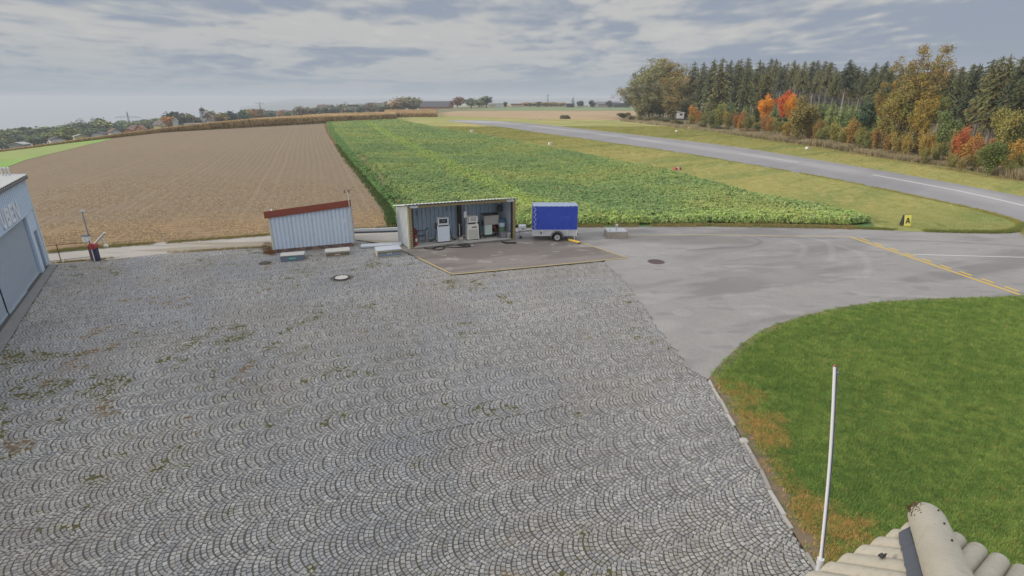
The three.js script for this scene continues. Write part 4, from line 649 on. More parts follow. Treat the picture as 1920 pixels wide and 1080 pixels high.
// ---- fuel shelter
const S0 = level(769, 467), S1 = level(965, 449), SANG = Math.atan2(-(S1.z - S0.z), S1.x - S0.x), SW = S0.distanceTo(S1), SH = 2.60, SD = 1.85;
const inShelter = (x, y, z) => new THREE.Vector3(S0.x + Math.cos(SANG) * x + Math.sin(SANG) * z, y, S0.z - Math.sin(SANG) * x + Math.cos(SANG) * z);
const shelterX = px => (px - 769) / (965 - 769) * SW;
{
  const h = thing('fuel_shelter', 'open-fronted corrugated metal fuel shelter with black and yellow striped edges', 'shelter', S0, SANG);
  part('island', rbox(SW - 0.5, 0.10, SD - 0.1, 0.015, SW / 2, 0.055, -SD / 2 + 0.15), CONC, h);
  const INN = grimy(A(196, 214, 232), 0.5, 0.3, 71);
  for (let i = 0; i < 6; i++) { const w = (SW - 0.1) / 6, x0 = 0.05 + i * w; part('back_sheet', ribbed(w - 0.006, SH - 0.45, 0.24, 0.060, x0, 0.08, -SD), INN, h); }
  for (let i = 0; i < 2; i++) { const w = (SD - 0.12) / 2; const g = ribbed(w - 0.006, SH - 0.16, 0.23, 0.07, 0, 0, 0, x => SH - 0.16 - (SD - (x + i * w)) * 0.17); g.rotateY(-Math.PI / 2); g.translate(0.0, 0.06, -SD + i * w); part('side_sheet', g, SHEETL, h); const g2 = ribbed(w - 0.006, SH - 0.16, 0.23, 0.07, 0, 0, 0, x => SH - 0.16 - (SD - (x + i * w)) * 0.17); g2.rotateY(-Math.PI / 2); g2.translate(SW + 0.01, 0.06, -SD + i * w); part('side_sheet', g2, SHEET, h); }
  part('corner_trim', box(0.10, SH - 0.06, 0.09, -0.015, SH / 2 - 0.01, -0.05), CREAM, h); part('corner_trim', box(0.06, SH - 0.06, 0.06, SW + 0.04, SH / 2 - 0.01, -0.05), STEEL, h);
  for (const x of [0.115, SW - 0.06]) { part('striped_post', box(0.15, SH - 0.16, 0.02, x, SH / 2 - 0.08, 0.022), stripeMat(22, 0.5, false), h); part('post', box(0.10, SH - 0.14, 0.10, x + (x < 1 ? 0.13 : -0.10), SH / 2 - 0.07, -0.05), DARK, h); }
  part('striped_beam', box(SW - 0.95, 0.13, 0.02, SW / 2 + 0.02, SH - 0.16, 0.024), stripeMat(58, 0.25, true), h);
  part('header_beam', box(SW, 0.12, 0.10, SW / 2, SH - 0.15, -0.045), STEEL, h);
  for (const x of [0.36, SW - 0.30]) part('header_plate', box(0.42, 0.13, 0.024, x, SH - 0.158, 0.026), signTex(128, 40, '#d4d8de', g => { g.fillStyle = '#9aa4b2'; g.fillRect(20, 14, 84, 10); }), h);
  const roof = ribbed(SW + 0.40, SD + 0.32, 0.20, 0.035); roof.rotateX(-Math.PI / 2); roof.rotateX(-0.17); roof.translate(-0.24, SH - 0.02, 0.14);
  part('roof', roof, grimy(A(206, 208, 206), 0.45, 0.15, 73), h);
  part('rear_beam', box(SW - 0.1, 0.08, 0.06, SW / 2, SH - 0.46, -SD + 0.08), DARK, h);
  part('centre_post', rbox(0.24, SH - 0.24, 0.16, 0.01, shelterX(868.5) + 0.35, SH / 2 - 0.08, -1.45), paint(A(72, 64, 60), 0.8), h);
  part('wall_rail', [box(1.5, 0.05, 0.04, 0.9, 0.62, -SD + 0.08), box(1.5, 0.05, 0.04, 0.9, 0.30, -SD + 0.08)], paint(A(120, 132, 146), 0.5), h);
  const bx = shelterX(855) + 0.30; part('instruction_sign', box(0.62, 0.50, 0.012, bx, 1.93, -SD + 0.05), signTex(256, 200, '#8d9cae', g => lines(g, 24, 30, 200, 6, 26, '#74859a')), h);
  part('instruction_sign', box(0.42, 0.30, 0.012, 0.95, 1.72, -SD + 0.05), signTex(128, 100, '#7f92a8', g => lines(g, 14, 18, 96, 3, 26, '#6a7d94')), h);
  const jb = part('junction_box', rbox(0.16, 0.36, 0.10, 0.01, shelterX(874.5), 1.72, -0.30), paint(A(206, 208, 210), 0.5), h); part('conduit', bar([shelterX(874.5), 1.9, -0.30], [shelterX(874.5), SH - 0.2, -0.12], 0.012), WHITE, jb);
  // the plan is a little out of square: the rear wall stands further left than the front
  { const sh = new THREE.Matrix4().set(1, 0, 0.18, 0, 0, 1, 0, 0, 0, 0, 1, 0, 0, 0, 0, 1); for (const c of h.children) c.geometry.applyMatrix4(sh); }
  part('front_threshold', box(SW - 0.4, 0.04, 0.05, SW / 2, 0.09, 0.20), paint(A(130, 126, 122), 0.9), h);
}
{ // left dispenser
  const o = thing('fuel_dispenser', 'white fuel dispenser with dark display, left one in the shelter', 'fuel dispenser', inShelter(shelterX(830) + 0.10, 0.105, -0.62), SANG);
  part('cabinet', [rbox(0.74, 0.98, 0.46, 0.025, 0, 0.55, 0), rbox(0.66, 0.44, 0.44, 0.03, 0, 1.27, 0)], paint(A(228, 233, 240), 0.4), o);
  part('plinth', box(0.70, 0.07, 0.42, 0, 0.033, 0), DARK, o); part('front_panel', rbox(0.60, 0.84, 0.02, 0.01, 0.02, 0.57, 0.232), paint(A(220, 228, 238), 0.4), o);
  part('band', box(0.62, 0.06, 0.03, 0.0, 1.02, 0.225), DARK, o);
  const d = part('display', rbox(0.50, 0.26, 0.02, 0.01, 0.0, 1.30, 0.222), paint(A(64, 66, 76), 0.25), o); part('readout', box(0.26, 0.14, 0.006, 0.0, 1.30, 0.235), signTex(128, 64, '#343a30', g => { g.fillStyle = '#5e6654'; g.fillRect(20, 10, 88, 18); g.fillRect(20, 36, 88, 18); }), d); part('bezel', [box(0.56, 0.03, 0.012, 0, 1.455, 0.226), box(0.56, 0.03, 0.012, 0, 1.145, 0.226)], WHITE, d);
  part('side_strip', box(0.025, 1.0, 0.40, 0.378, 0.62, 0), paint(A(120, 160, 156), 0.5), o); part('nozzle_boot', [rbox(0.10, 0.34, 0.20, 0.02, -0.42, 1.0, 0.02), bar([-0.44, 1.14, 0.04], [-0.50, 0.9, 0.10], 0.022)], paint(A(92, 66, 70), 0.6), o);
  part('hose_mast', bar([0.42, 0.4, -0.05], [0.42, 1.2, -0.05], 0.02), DARK, o);
}
{ // middle dispenser
  const o = thing('fuel_dispenser', 'cream fuel dispenser with sloped counter head, beside the dark centre post', 'fuel dispenser', inShelter(shelterX(884) + 0.12, 0.105, -0.58), SANG);
  const s = new THREE.Shape([new THREE.Vector2(-0.36, 0), new THREE.Vector2(0.36, 0), new THREE.Vector2(0.34, 0.88), new THREE.Vector2(-0.34, 0.88)]); const g = new THREE.ExtrudeGeometry(s, { depth: 0.44, bevelEnabled: true, bevelSize: 0.012, bevelThickness: 0.012, bevelSegments: 2 }); g.translate(0, 0.06, -0.22);
  part('cabinet', g, paint(A(226, 223, 214), 0.5), o); part('plinth', box(0.70, 0.06, 0.42, 0, 0.028, 0), DARK, o);
  part('head', [rbox(0.66, 0.36, 0.42, 0.02, 0.0, 1.26, -0.01), rbox(0.60, 0.16, 0.34, 0.01, 0, 1.02, -0.03)], paint(A(228, 226, 218), 0.5), o);
  part('counter_window', box(0.46, 0.10, 0.02, -0.04, 1.03, 0.152), paint(A(58, 60, 66), 0.3), o); part('price_row', [0, 1, 2].map(i => box(0.36, 0.05, 0.008, 0.04, 1.37 - i * 0.085, 0.203)), paint(A(150, 154, 160), 0.5), o); part('lamp', [0, 1].map(i => box(0.05, 0.09, 0.01, -0.26, 1.34 - i * 0.14, 0.203)), paint(A(60, 62, 66), 0.4), o);
  part('grade_plate', box(0.30, 0.08, 0.012, 0.08, 0.80, 0.238), paint(A(96, 100, 108), 0.4), o); part('door_panel', rbox(0.58, 0.58, 0.014, 0.006, 0, 0.38, 0.234), paint(A(194, 192, 184), 0.5), o); part('lock', cyl(0.025, 0.025, 0.02, 0.20, 0.36, 0.25, Math.PI / 2), STEEL, o); part('nozzle_boot', [rbox(0.08, 0.30, 0.16, 0.02, 0.40, 0.92, 0), bar([0.44, 1.05, 0.03], [0.46, 0.82, 0.09], 0.02)], DARK, o);
}
{ // right cabinet with open reel bay
  const o = thing('pump_cabinet', 'grey and pale green pump cabinet with an open hose bay', 'pump cabinet', inShelter(shelterX(919) + 0.18, 0.105, -0.72), SANG);
  part('frame', [[-0.42, 0.20], [0.42, 0.20], [-0.42, -0.2], [0.42, -0.2]].map(([x, z]) => box(0.05, 0.50, 0.05, x, 0.25, z)).concat([box(0.88, 0.04, 0.46, 0, 0.34, 0)]), DARK, o);
  part('upper_housing', rbox(0.92, 0.60, 0.52, 0.02, 0, 1.12, 0), grimy(A(160, 156, 150), 0.6, 0.35, 81), o); part('canopy', rbox(1.04, 0.04, 0.62, 0.01, 0, 1.45, 0), DARK, o);
  part('lower_door', rbox(0.48, 0.60, 0.46, 0.015, -0.20, 0.52, 0.02), paint(A(184, 202, 194), 0.5), o);
  part('open_bay', [box(0.40, 0.60, 0.02, 0.25, 0.52, -0.2), box(0.02, 0.60, 0.42, 0.45, 0.52, 0)], paint(A(46, 40, 38), 0.8), o); part('meter', [cyl(0.09, 0.09, 0.16, 0.22, 0.62, 0.0, Math.PI / 2), cyl(0.05, 0.05, 0.24, 0.34, 0.44, 0.02)], paint(A(128, 66, 56), 0.5), o);
  part('hose_hook', box(0.06, 0.34, 0.16, -0.52, 0.92, 0), DARK, o);
}
const put = (name, label, cat, px, z, y = 0.105, dx = 0) => thing(name, label, cat, inShelter(shelterX(px) + dx, y, z), SANG);
{ const o = put('fire_extinguisher', 'red fire extinguisher standing inside the left end of the shelter', 'fire extinguisher', 781, -0.32); part('cylinder', [cyl(0.11, 0.11, 0.50, 0, 0.27, 0), place(new THREE.SphereGeometry(0.11, 14, 8), 0, 0.52, 0)], paint(A(172, 50, 50), 0.4), o); part('label', box(0.12, 0.18, 0.01, 0.03, 0.34, 0.108), WHITE, o); part('valve', [cyl(0.03, 0.03, 0.10, 0, 0.67, 0), box(0.16, 0.03, 0.03, 0.04, 0.72, 0)], DARK, o); part('hose', tube([[0.03, 0.68, 0], [0.16, 0.6, 0.02], [0.15, 0.3, 0.04], [0.1, 0.15, 0.06]], 0.015, 16, 6), DARK, o); }
{ const o = put('hose_reel', 'dark red hose reel mounted above the fire extinguisher', 'hose reel', 779, -0.62, 0.105, 0.02); part('drum', [cyl(0.24, 0.24, 0.04, 0, 0.75, 0.08, Math.PI / 2, 0, 0, 24), cyl(0.24, 0.24, 0.04, 0, 0.75, -0.08, Math.PI / 2, 0, 0, 24), cyl(0.15, 0.15, 0.16, 0, 0.75, 0, Math.PI / 2, 0, 0, 20)], paint(A(122, 44, 48), 0.5), o); part('stand', [box(0.05, 0.76, 0.05, 0, 0.38, -0.15), box(0.3, 0.04, 0.2, 0, 0.02, -0.1)], DARK, o); }
{ const o = put('gas_bottle', 'small grey steel cylinder with a pipe near the back wall', 'cylinder', 800, -0.85, 0.105, 0.15); part('body', [cyl(0.12, 0.12, 0.62, 0, 0.31, 0), place(new THREE.SphereGeometry(0.12, 14, 8), 0, 0.62, 0)], paint(A(140, 144, 150), 0.45, 0.3), o); part('valve', [cyl(0.03, 0.03, 0.12, 0, 0.78, 0), bar([0, 0.82, 0], [0.2, 0.82, 0.0], 0.015)], DARK, o); }
{ const o = put('jug', 'squat pale plastic jug on the island by the centre post', 'jug', 861, -0.40, 0.105, 0.12); part('body', rbox(0.26, 0.22, 0.2, 0.05, 0, 0.11, 0), paint(A(168, 158, 146), 0.6), o); part('neck', cyl(0.04, 0.05, 0.08, -0.05, 0.25, 0), paint(A(168, 158, 146), 0.6), o); part('cap', cyl(0.045, 0.045, 0.04, -0.05, 0.30, 0), DARK, o); part('handle', tube([[0.02, 0.22, 0], [0.06, 0.30, 0], [0.12, 0.26, 0], [0.12, 0.20, 0]], 0.015, 10, 6), paint(A(168, 158, 146), 0.6), o); }
{ const o = put('stand_pipe', 'thin white standpipe with a tap beside the centre post', 'standpipe', 864, -0.7, 0.105, 0.02); part('pipe', bar([0, 0, 0], [0, 0.95, 0], 0.02), WHITE, o); part('tap', [bar([0, 0.93, 0], [0.34, 0.93, 0.02], 0.012), cyl(0.03, 0.03, 0.05, -0.05, 0.98, 0)], STEEL, o); }
{ const o = put('water_container', 'tall barrel with blue top, white label and green foot', 'barrel', 944, -0.42, 0.48); part('body', cyl(0.19, 0.19, 0.34, 0, 0.17, 0, 0, 0, 0, 20), paint(A(92, 120, 84), 0.5), o); part('label_band', cyl(0.194, 0.194, 0.24, 0, 0.45, 0, 0, 0, 0, 20), paint(A(176, 190, 206), 0.5), o); part('top', [cyl(0.19, 0.19, 0.20, 0, 0.67, 0, 0, 0, 0, 20), cyl(0.06, 0.06, 0.07, 0.06, 0.80, 0)], paint(A(62, 92, 116), 0.5), o); part('side_tube', bar([0.22, -0.3, 0], [0.22, 0.82, 0], 0.03), DARK, o); }
{ const o = put('canister', 'grey square canister on the floor carrying the blue and green barrel', 'canister', 944, -0.42); part('body', rbox(0.42, 0.36, 0.34, 0.03, 0, 0.19, 0), paint(A(132, 132, 142), 0.6), o); part('rim', box(0.44, 0.03, 0.36, 0, 0.362, 0), paint(A(108, 108, 118), 0.6), o); }
const bucket = (label, px, z, c) => { const o = put('bucket', label, 'bucket', px, z, 0.105); part('body', new THREE.LatheGeometry([[0, 0.01], [0.11, 0.01], [0.145, 0.28], [0.155, 0.28], [0.155, 0.30], [0.138, 0.30], [0.105, 0.03], [0, 0.03]].map(q => new THREE.Vector2(...q)), 20), c, o); part('handle', tube([[-0.15, 0.28, 0], [-0.12, 0.20, 0.13], [0.12, 0.20, 0.13], [0.15, 0.28, 0]], 0.006, 14, 5), STEEL, o); return o; };
bucket('white bucket at the right end of the shelter, the front one', 955.5, -0.20, paint(A(200, 196, 194), 0.5)); bucket('off-white bucket half hidden behind the front bucket by the right post', 951.5, -0.42, paint(A(176, 172, 170), 0.5));
{ const o = put('lantern', 'dark green round lantern on a thin bracket at the rear right', 'lantern', 941, -1.25, 1.55, 0.25); part('globe', [rbox(0.34, 0.36, 0.24, 0.08, 0, 0.18, 0)], paint(A(72, 82, 76), 0.5), o); part('cap', cyl(0.10, 0.16, 0.09, 0, 0.40, 0), DARK, o); part('bracket', [bar([0, 0, 0], [0, -0.45, 0], 0.03), bar([0, -0.4, 0], [0, -0.4, -0.55], 0.02)], STEEL, o); }
// black hoses on the ground, following the photograph's loops
{
  const G = (l, y = 0.055) => l.map(([px, py]) => { const p = level(730 + px / 7.2, 350 + py / 7.2); p.y = y; return p; });
  const hose = (label, pts, ends) => { const o = tag(new THREE.Group(), label, 'hose'); o.name = numbered('fuel_hose'); o.position.copy(pts[0]); scene.add(o); const rel = pts.map(p => p.clone().sub(pts[0])); part('tube', tube(rel, 0.027, 160, 8), RUBBER, o); const n = rel[rel.length - 1], m = rel[rel.length - 2]; part('nozzle', bar(n, n.clone().add(n.clone().sub(m).normalize().multiplyScalar(0.22)), 0.035, 0.02), STEEL, o); };
  const hi = (x, y, z) => inShelter(x, y, z);
  hose('black fuel hose looping on the pad in front of the left dispenser', [hi(shelterX(830) - 0.32, 1.0, -0.52), hi(shelterX(830) - 0.42, 0.5, -0.3), ...G([[545, 765], [600, 805], [640, 832], [560, 852], [475, 840], [540, 818], [640, 815], [740, 835], [700, 860], [600, 862], [590, 840], [700, 822], [860, 832], [960, 830], [1060, 822]])]);
  hose('black fuel hose heaped to the right of the left dispenser', [hi(shelterX(830) + 0.52, 0.9, -0.55), hi(shelterX(830) + 0.58, 0.35, -0.4), ...G([[915, 730], [900, 770], [820, 800], [620, 800], [600, 780]], 0.06), ...G([[700, 803], [890, 790]], 0.09), ...G([[960, 775], [1040, 790], [1000, 815], [920, 800], [980, 778], [1080, 800], [1090, 822], [1010, 826], [950, 800], [1020, 795], [1100, 812]], 0.085)]);
  hose('black fuel hose lying along the island from the cream dispenser', [hi(shelterX(884) + 0.52, 0.85, -0.5), hi(shelterX(884) + 0.56, 0.3, -0.3), ...G([[1240, 705], [1270, 735], [1360, 745], [1450, 742], [1480, 735]])]);
  hose('black fuel hose curling around the right post of the shelter', [hi(shelterX(919) + 0.60, 0.6, -0.5), hi(shelterX(919) + 0.66, 0.25, -0.2), ...G([[1480, 700], [1510, 745], [1580, 765], [1680, 765], [1712, 768], [1660, 780], [1580, 778], [1520, 760]])]);
}
// ---- cargo trailer
{
  const p = level(1044, 452); const o = thing('cargo_trailer', 'galvanised single-axle box trailer with a blue lashed tarpaulin', 'trailer', p);
  const k = 1 / 30.6, x0 = (998.5 - 1044) * k, x1 = (1081 - 1044) * k, yb = 0.68, yt = 2.14, D = 1.32, BLUE = new THREE.MeshStandardMaterial({ color: new THREE.Color(...A(44, 70, 172)), roughness: 0.45, side: THREE.DoubleSide });
  { // tarpaulin: a fine skin over the hoops, with slack and pulled folds
    const side = (P, nu, nv, amp, seed) => { const g = new THREE.PlaneGeometry(1, 1, nu, nv), A2 = g.attributes.position; for (let i = 0; i < A2.count; i++) { const u = A2.getX(i) + 0.5, v = A2.getY(i) + 0.5; const q = P(u, v); let d = amp * (fbm(u * 4 + seed, v * 3, 3) - 0.5) * Math.min(1, 5 * Math.min(u, 1 - u, v, 1 - v) + 0.1);
      for (const [cu, sl] of [[0.14, 0.16], [0.80, -0.18], [0.74, -0.16]]) { const dd = u - (cu + sl * (v < 0.6 ? (0.6 - v) : 0) * -1); d += amp * 0.9 * Math.exp(-dd * dd / 0.0003) * sstep(0.62, 0.4, v); } d += amp * 0.5 * Math.sin(u * 60 + 3 * vn(u * 9, 1)) * sstep(0.22, 0.02, v) ; A2.setXYZ(i, q[0] + q[3] * d, q[1] + q[4] * d, q[2] + q[5] * d); } g.computeVertexNormals(); return g; };
    const t = part('tarpaulin', [side((u, v) => [mix(x0, x1, u), mix(yb, yt, v), 0.0, 0, 0, 1], 90, 50, 0.030, 1), side((u, v) => [x0, mix(yb, yt, v), mix(-D, 0, u), -1, 0, 0], 30, 30, 0.02, 5), side((u, v) => [x1, mix(yb, yt, v), mix(0, -D, u), 1, 0, 0], 30, 30, 0.02, 9), side((u, v) => [mix(x1, x0, u), mix(yb, yt, v), -D, 0, 0, -1], 30, 20, 0.02, 12)], BLUE, o);
    part('tarpaulin_top', side((u, v) => [mix(x0 - 0.01, x1 + 0.01, u), yt + 0.035 * Math.sin(Math.PI * v), mix(0.012, -D - 0.01, v), 0, 1, 0], 60, 30, 0.03, 15), paint(A(136, 150, 178), 0.4), o);
    const rope = []; for (let i = 0; i <= 9; i++) rope.push([x0 + (i % 2 ? 0.20 : 0.06), mix(yt - 0.05, yb + 0.08, i / 9), 0.035]); for (let i = 0; i < 9; i++) part('lashing', bar(rope[i], rope[i + 1], 0.009), WHITE, t);
    const rope2 = []; for (let i = 0; i <= 10; i++) rope2.push([x1 + 0.03, mix(yt - 0.05, yb + 0.06, i / 10), i % 2 ? -0.16 : -0.02]); for (let i = 0; i < 10; i++) part('lashing', bar(rope2[i], rope2[i + 1], 0.008), WHITE, t);
    part('rope', bar([x0, yb + 0.03, 0.03], [x1, yb + 0.03, 0.03], 0.010), paint(A(150, 160, 210), 0.5), t);
  }
  const ZN = grimy(A(190, 192, 196), 0.5, 0.3, 91); ZN.metalness = 0.15;
  part('bed', [box(x1 - x0 + 0.02, 0.34, 0.03, (x0 + x1) / 2, 0.52, 0.0), box(x1 - x0 + 0.02, 0.34, 0.03, (x0 + x1) / 2, 0.52, -D), box(0.03, 0.34, D, x0, 0.52, -D / 2), box(0.03, 0.34, D, x1, 0.52, -D / 2), box(x1 - x0, 0.03, D, (x0 + x1) / 2, 0.36, -D / 2)], ZN, o);
  for (const x of [x0 + 0.02, -0.9, 0.62, x1 - 0.02]) part('stanchion', box(0.05, 0.40, 0.03, x, 0.52, 0.025), paint(A(206, 208, 210), 0.45), o); part('latch', box(0.07, 0.14, 0.03, -0.98, 0.52, 0.046), DARK, o);
  part('side_rail', [box(x1 - x0, 0.03, 0.02, (x0 + x1) / 2, 0.685, 0.02), box(x1 - x0, 0.04, 0.02, (x0 + x1) / 2, 0.37, 0.02)], paint(A(206, 208, 210), 0.45), o);
  const arch = new THREE.Shape(); arch.absarc(0, 0, 0.40, 0, Math.PI); arch.absarc(0, 0, 0.36, Math.PI, 0, true); const ag = new THREE.ExtrudeGeometry(arch, { depth: 0.24, bevelEnabled: false, curveSegments: 20 });
  for (const z of [0.03, -D - 0.25]) { const m = part('mudguard', ag.clone().translate(0, 0.27, z), paint(A(96, 96, 102), 0.6), o); }
  const wheel = z => { const w = new THREE.Group(); w.name = 'wheel'; w.position.set(0, 0.275, z); o.add(w); const ty = part('tyre', place(new THREE.TorusGeometry(0.205, 0.07, 12, 28), 0, 0, 0), RUBBER, w); ty.scale.z = 1.25; part('rim', [cyl(0.155, 0.155, 0.10, 0, 0, 0.01, Math.PI / 2, 0, 0, 24), place(new THREE.TorusGeometry(0.15, 0.018, 8, 24), 0, 0, 0.06)], paint(A(196, 198, 202), 0.4), w); part('hub', cyl(0.045, 0.055, 0.05, 0, 0, 0.075, Math.PI / 2), paint(A(130, 134, 140), 0.4), w); for (let i = 0; i < 5; i++) part('rim_hole', cyl(0.025, 0.025, 0.01, Math.cos(i * 1.257) * 0.10, Math.sin(i * 1.257) * 0.10, 0.062, Math.PI / 2, 0, 0, 10), DARK, w); };
  wheel(0.14); wheel(-D - 0.14);
  part('axle', bar([0, 0.275, 0.05], [0, 0.275, -D - 0.05], 0.03), DARK, o);
  part('drawbar', [beam([x0 - 0.02, 0.40, -0.2], [x0 - 1.05, 0.42, -D / 2], 0.06, 0.08), beam([x0 - 0.02, 0.40, -D + 0.2], [x0 - 1.05, 0.42, -D / 2], 0.06, 0.08), box(0.3, 0.07, 0.08, x0 - 1.15, 0.42, -D / 2)], ZN, o);
  part('coupling', [rbox(0.22, 0.10, 0.10, 0.03, x0 - 1.35, 0.45, -D / 2), bar([x0 - 1.3, 0.5, -D / 2], [x0 - 1.1, 0.58, -D / 2], 0.015)], paint(A(130, 132, 136), 0.5), o);
  const jw = part('jockey_wheel', [cyl(0.025, 0.025, 0.50, x0 - 0.80, 0.36, -D / 2 + 0.12), box(0.05, 0.16, 0.03, x0 - 0.78, 0.16, -D / 2 + 0.16)], paint(A(150, 152, 156), 0.45), o); part('tyre', cyl(0.10, 0.10, 0.06, x0 - 0.74, 0.115, -D / 2 + 0.12, Math.PI / 2, 0, 0, 16), RUBBER, jw);
  const bx = part('drawbar_box', rbox(0.50, 0.36, 0.40, 0.05, x0 - 0.62, 0.68, -D / 2), paint(A(206, 208, 210), 0.5), o); part('emblem', box(0.18, 0.09, 0.008, x0 - 0.58, 0.66, -D / 2 + 0.203), paint(A(120, 150, 142), 0.5), bx);
  part('prop_stand', [bar([x1 - 0.16, 0.40, 0.05], [x1 - 0.14, 0.03, 0.06], 0.022), box(0.12, 0.02, 0.1, x1 - 0.14, 0.042, 0.06)], paint(A(206, 206, 206), 0.5), o); part('tail_lamp', box(0.10, 0.10, 0.04, x1 + 0.03, 0.44, -0.04), paint(A(130, 60, 56), 0.4), o);
}
{ const a = level(1066, 452.2), b = level(1087, 457.5); const o = thing('ramp_beam', 'bright yellow beam lying on the ground behind the trailer wheel', 'beam', a); part('bar', rboxBeam([0, 0.10, 0], [b.x - a.x, 0.10, b.z - a.z], 0.13, 0.10), paint(A(214, 178, 70), 0.6), o); part('foot', [box(0.16, 0.05, 0.16, 0.05, 0.055, 0.0), box(0.16, 0.05, 0.16, b.x - a.x - 0.05, 0.055, b.z - a.z)], DARK, o); }
function rboxBeam(p, q, w, h) { const d = new THREE.Vector3(q[0] - p[0], q[1] - p[1], q[2] - p[2]), L = d.length(); const g = new RoundedBoxGeometry(L, h, w, 2, 0.02); g.applyQuaternion(new THREE.Quaternion().setFromUnitVectors(new THREE.Vector3(1, 0, 0), d.normalize())); g.translate((p[0] + q[0]) / 2, (p[1] + q[1]) / 2, (p[2] + q[2]) / 2); return g; }
// ---- taxiway sign A
{
  const p = level(1699, 423.5); const o = thing('taxiway_sign', 'yellow A-frame sign with a black letter on the grass', 'sign', p, 0.10); const hh = topOver(p, 1699, 403.5), w = 0.50;
  part('face', place(new RoundedBoxGeometry(w, hh * 1.02, 0.02, 2, 0.008), 0.02, hh / 2, 0.0, -0.20), paint(A(240, 230, 112), 0.5), o);
  const g = new TextGeometry('A', { font, size: hh * 0.5, depth: 0.012, curveSegments: 4 }); g.computeBoundingBox(); g.translate(-(g.boundingBox.max.x + g.boundingBox.min.x) / 2, -hh * 0.25, 0); part('letter', place(g, 0.02, hh / 2, 0.012, -0.20), paint(A(40, 40, 36), 0.5), o);
  part('rear_face', place(new RoundedBoxGeometry(w, hh * 1.02, 0.02, 2, 0.008), 0.0, hh / 2, -0.26, 0.20), paint(A(90, 96, 108), 0.6), o);
  const tri = new THREE.Shape([new THREE.Vector2(-0.22, 0), new THREE.Vector2(0.12, 0), new THREE.Vector2(-0.02, hh * 0.86)]); const tg = new THREE.ExtrudeGeometry(tri, { depth: 0.012, bevelEnabled: false }); tg.rotateY(0.5); part('side_gusset', place(tg, -0.30, 0, -0.05), paint(A(82, 88, 102), 0.6), o);
}
// ---- runway edge markers
const marker = (label, px, py, w, hgt, red, cat = 'runway marker') => { const p = level(px, py); const o = thing('runway_marker', label, cat, p, 0.25, undefined); const s = new THREE.Shape([new THREE.Vector2(-w / 2, 0), new THREE.Vector2(w / 2, 0), new THREE.Vector2(w * 0.32, hgt), new THREE.Vector2(-w * 0.32, hgt)]); const body = (a, b, m, n) => { const sh = new THREE.Shape([new THREE.Vector2(a, 0), new THREE.Vector2(b, 0), new THREE.Vector2(b * 0.66, hgt), new THREE.Vector2(a * 0.66, hgt)]); const g = new THREE.ExtrudeGeometry(sh, { depth: 0.5, bevelEnabled: false }); g.translate(0, 0, -0.25); part(n, g, m, o); }; if (red) { body(-w / 2, -w * 0.17, paint(A(176, 76, 64), 0.6), 'red_panel'); body(-w * 0.168, w * 0.168, paint(A(222, 220, 214), 0.5), 'white_panel'); body(w * 0.17, w / 2, paint(A(176, 76, 64), 0.6), 'red_panel'); } else { body(-w / 2, -0.01, paint(A(222, 221, 216), 0.5), 'white_panel'); body(0.01, w / 2, paint(A(206, 204, 196), 0.5), 'white_panel'); } return o; };
marker('red and white runway marker nearest the crop field', 1270, 318.5, 0.95, 0.32, true); marker('white runway marker beside the crop, midway along the grass strip', 1031.5, 272, 0.75, 0.50, false); marker('faint pale runway marker on the grass strip near the far threshold', 885, 248.5, 1.0, 0.7, false);
marker('white marker across the runway below the hunting stand', 1269.5, 247.5, 0.9, 0.5, false); marker('small white arched marker on the far grass right of the birch', 1514, 279.5, 0.62, 0.36, false); marker('tiny pale marker far left on the grass beyond the crop', 776, 231.5, 0.8, 0.6, false); marker('tiny pale marker at the runway corner by the stubble field', 1010, 225, 0.9, 0.5, false);
// ---- stakes in the crop, hunting stand, earth mound
for (const [px, py, top, lab] of [[669.5, 287, 275, 'pale wooden stake standing in the crop left of the yellow strip'], [646, 264, 258, 'short stake at the field corner far up the crop edge'], [1137, 263, 256, 'thin stake by the runway edge']].slice(0, 2)) { const p = level(px, py); const o = thing('field_stake', lab, 'stake', p); const hh = topOver(p, px, top); part('shaft', bar([0, 0, 0], [0.02, hh, 0], 0.05, 0.04), paint(A(176, 160, 130), 0.9), o); part('cap', box(0.13, 0.08, 0.13, 0.02, hh, 0), paint(A(190, 176, 150), 0.9), o); }
{ const p = level(1274, 232); const o = thing('hunting_stand', 'white box hunting stand on posts at the forest corner', 'hunting stand', p, -0.25); const hh = topOver(p, 1274, 209.5), w = 2.4; part('cabin', box(w, 2.0, 1.6, 0, hh - 1.25, 0), paint(A(190, 192, 196), 0.7), o); part('window', box(0.9, 0.6, 0.05, 0.2, hh - 0.9, 0.82), DARK, o); part('roof', place(new RoundedBoxGeometry(w + 0.6, 0.12, 2.1, 1, 0.02), 0, hh - 0.10, 0, 0, 0, -0.16), paint(A(206, 208, 210), 0.6), o); part('side_shade_sheet', box(0.04, 1.9, 1.5, w / 2 + 0.02, hh - 1.28, 0), paint(A(84, 84, 88), 0.8), o); for (const [x, z] of [[-1, 0.7], [1, 0.7], [-1, -0.7], [1, -0.7]]) part('leg', bar([x, 0, z], [x * 0.95, hh - 2.2, z], 0.07), paint(A(90, 78, 66), 0.9), o); part('ladder', [bar([-0.3, 0, 1.6], [-0.3, hh - 2.1, 0.9], 0.04), bar([0.1, 0, 1.6], [0.1, hh - 2.1, 0.9], 0.04)], paint(A(96, 84, 70), 0.9), o); }  // dark sheet on the cabin's right puts that side's shade into colour
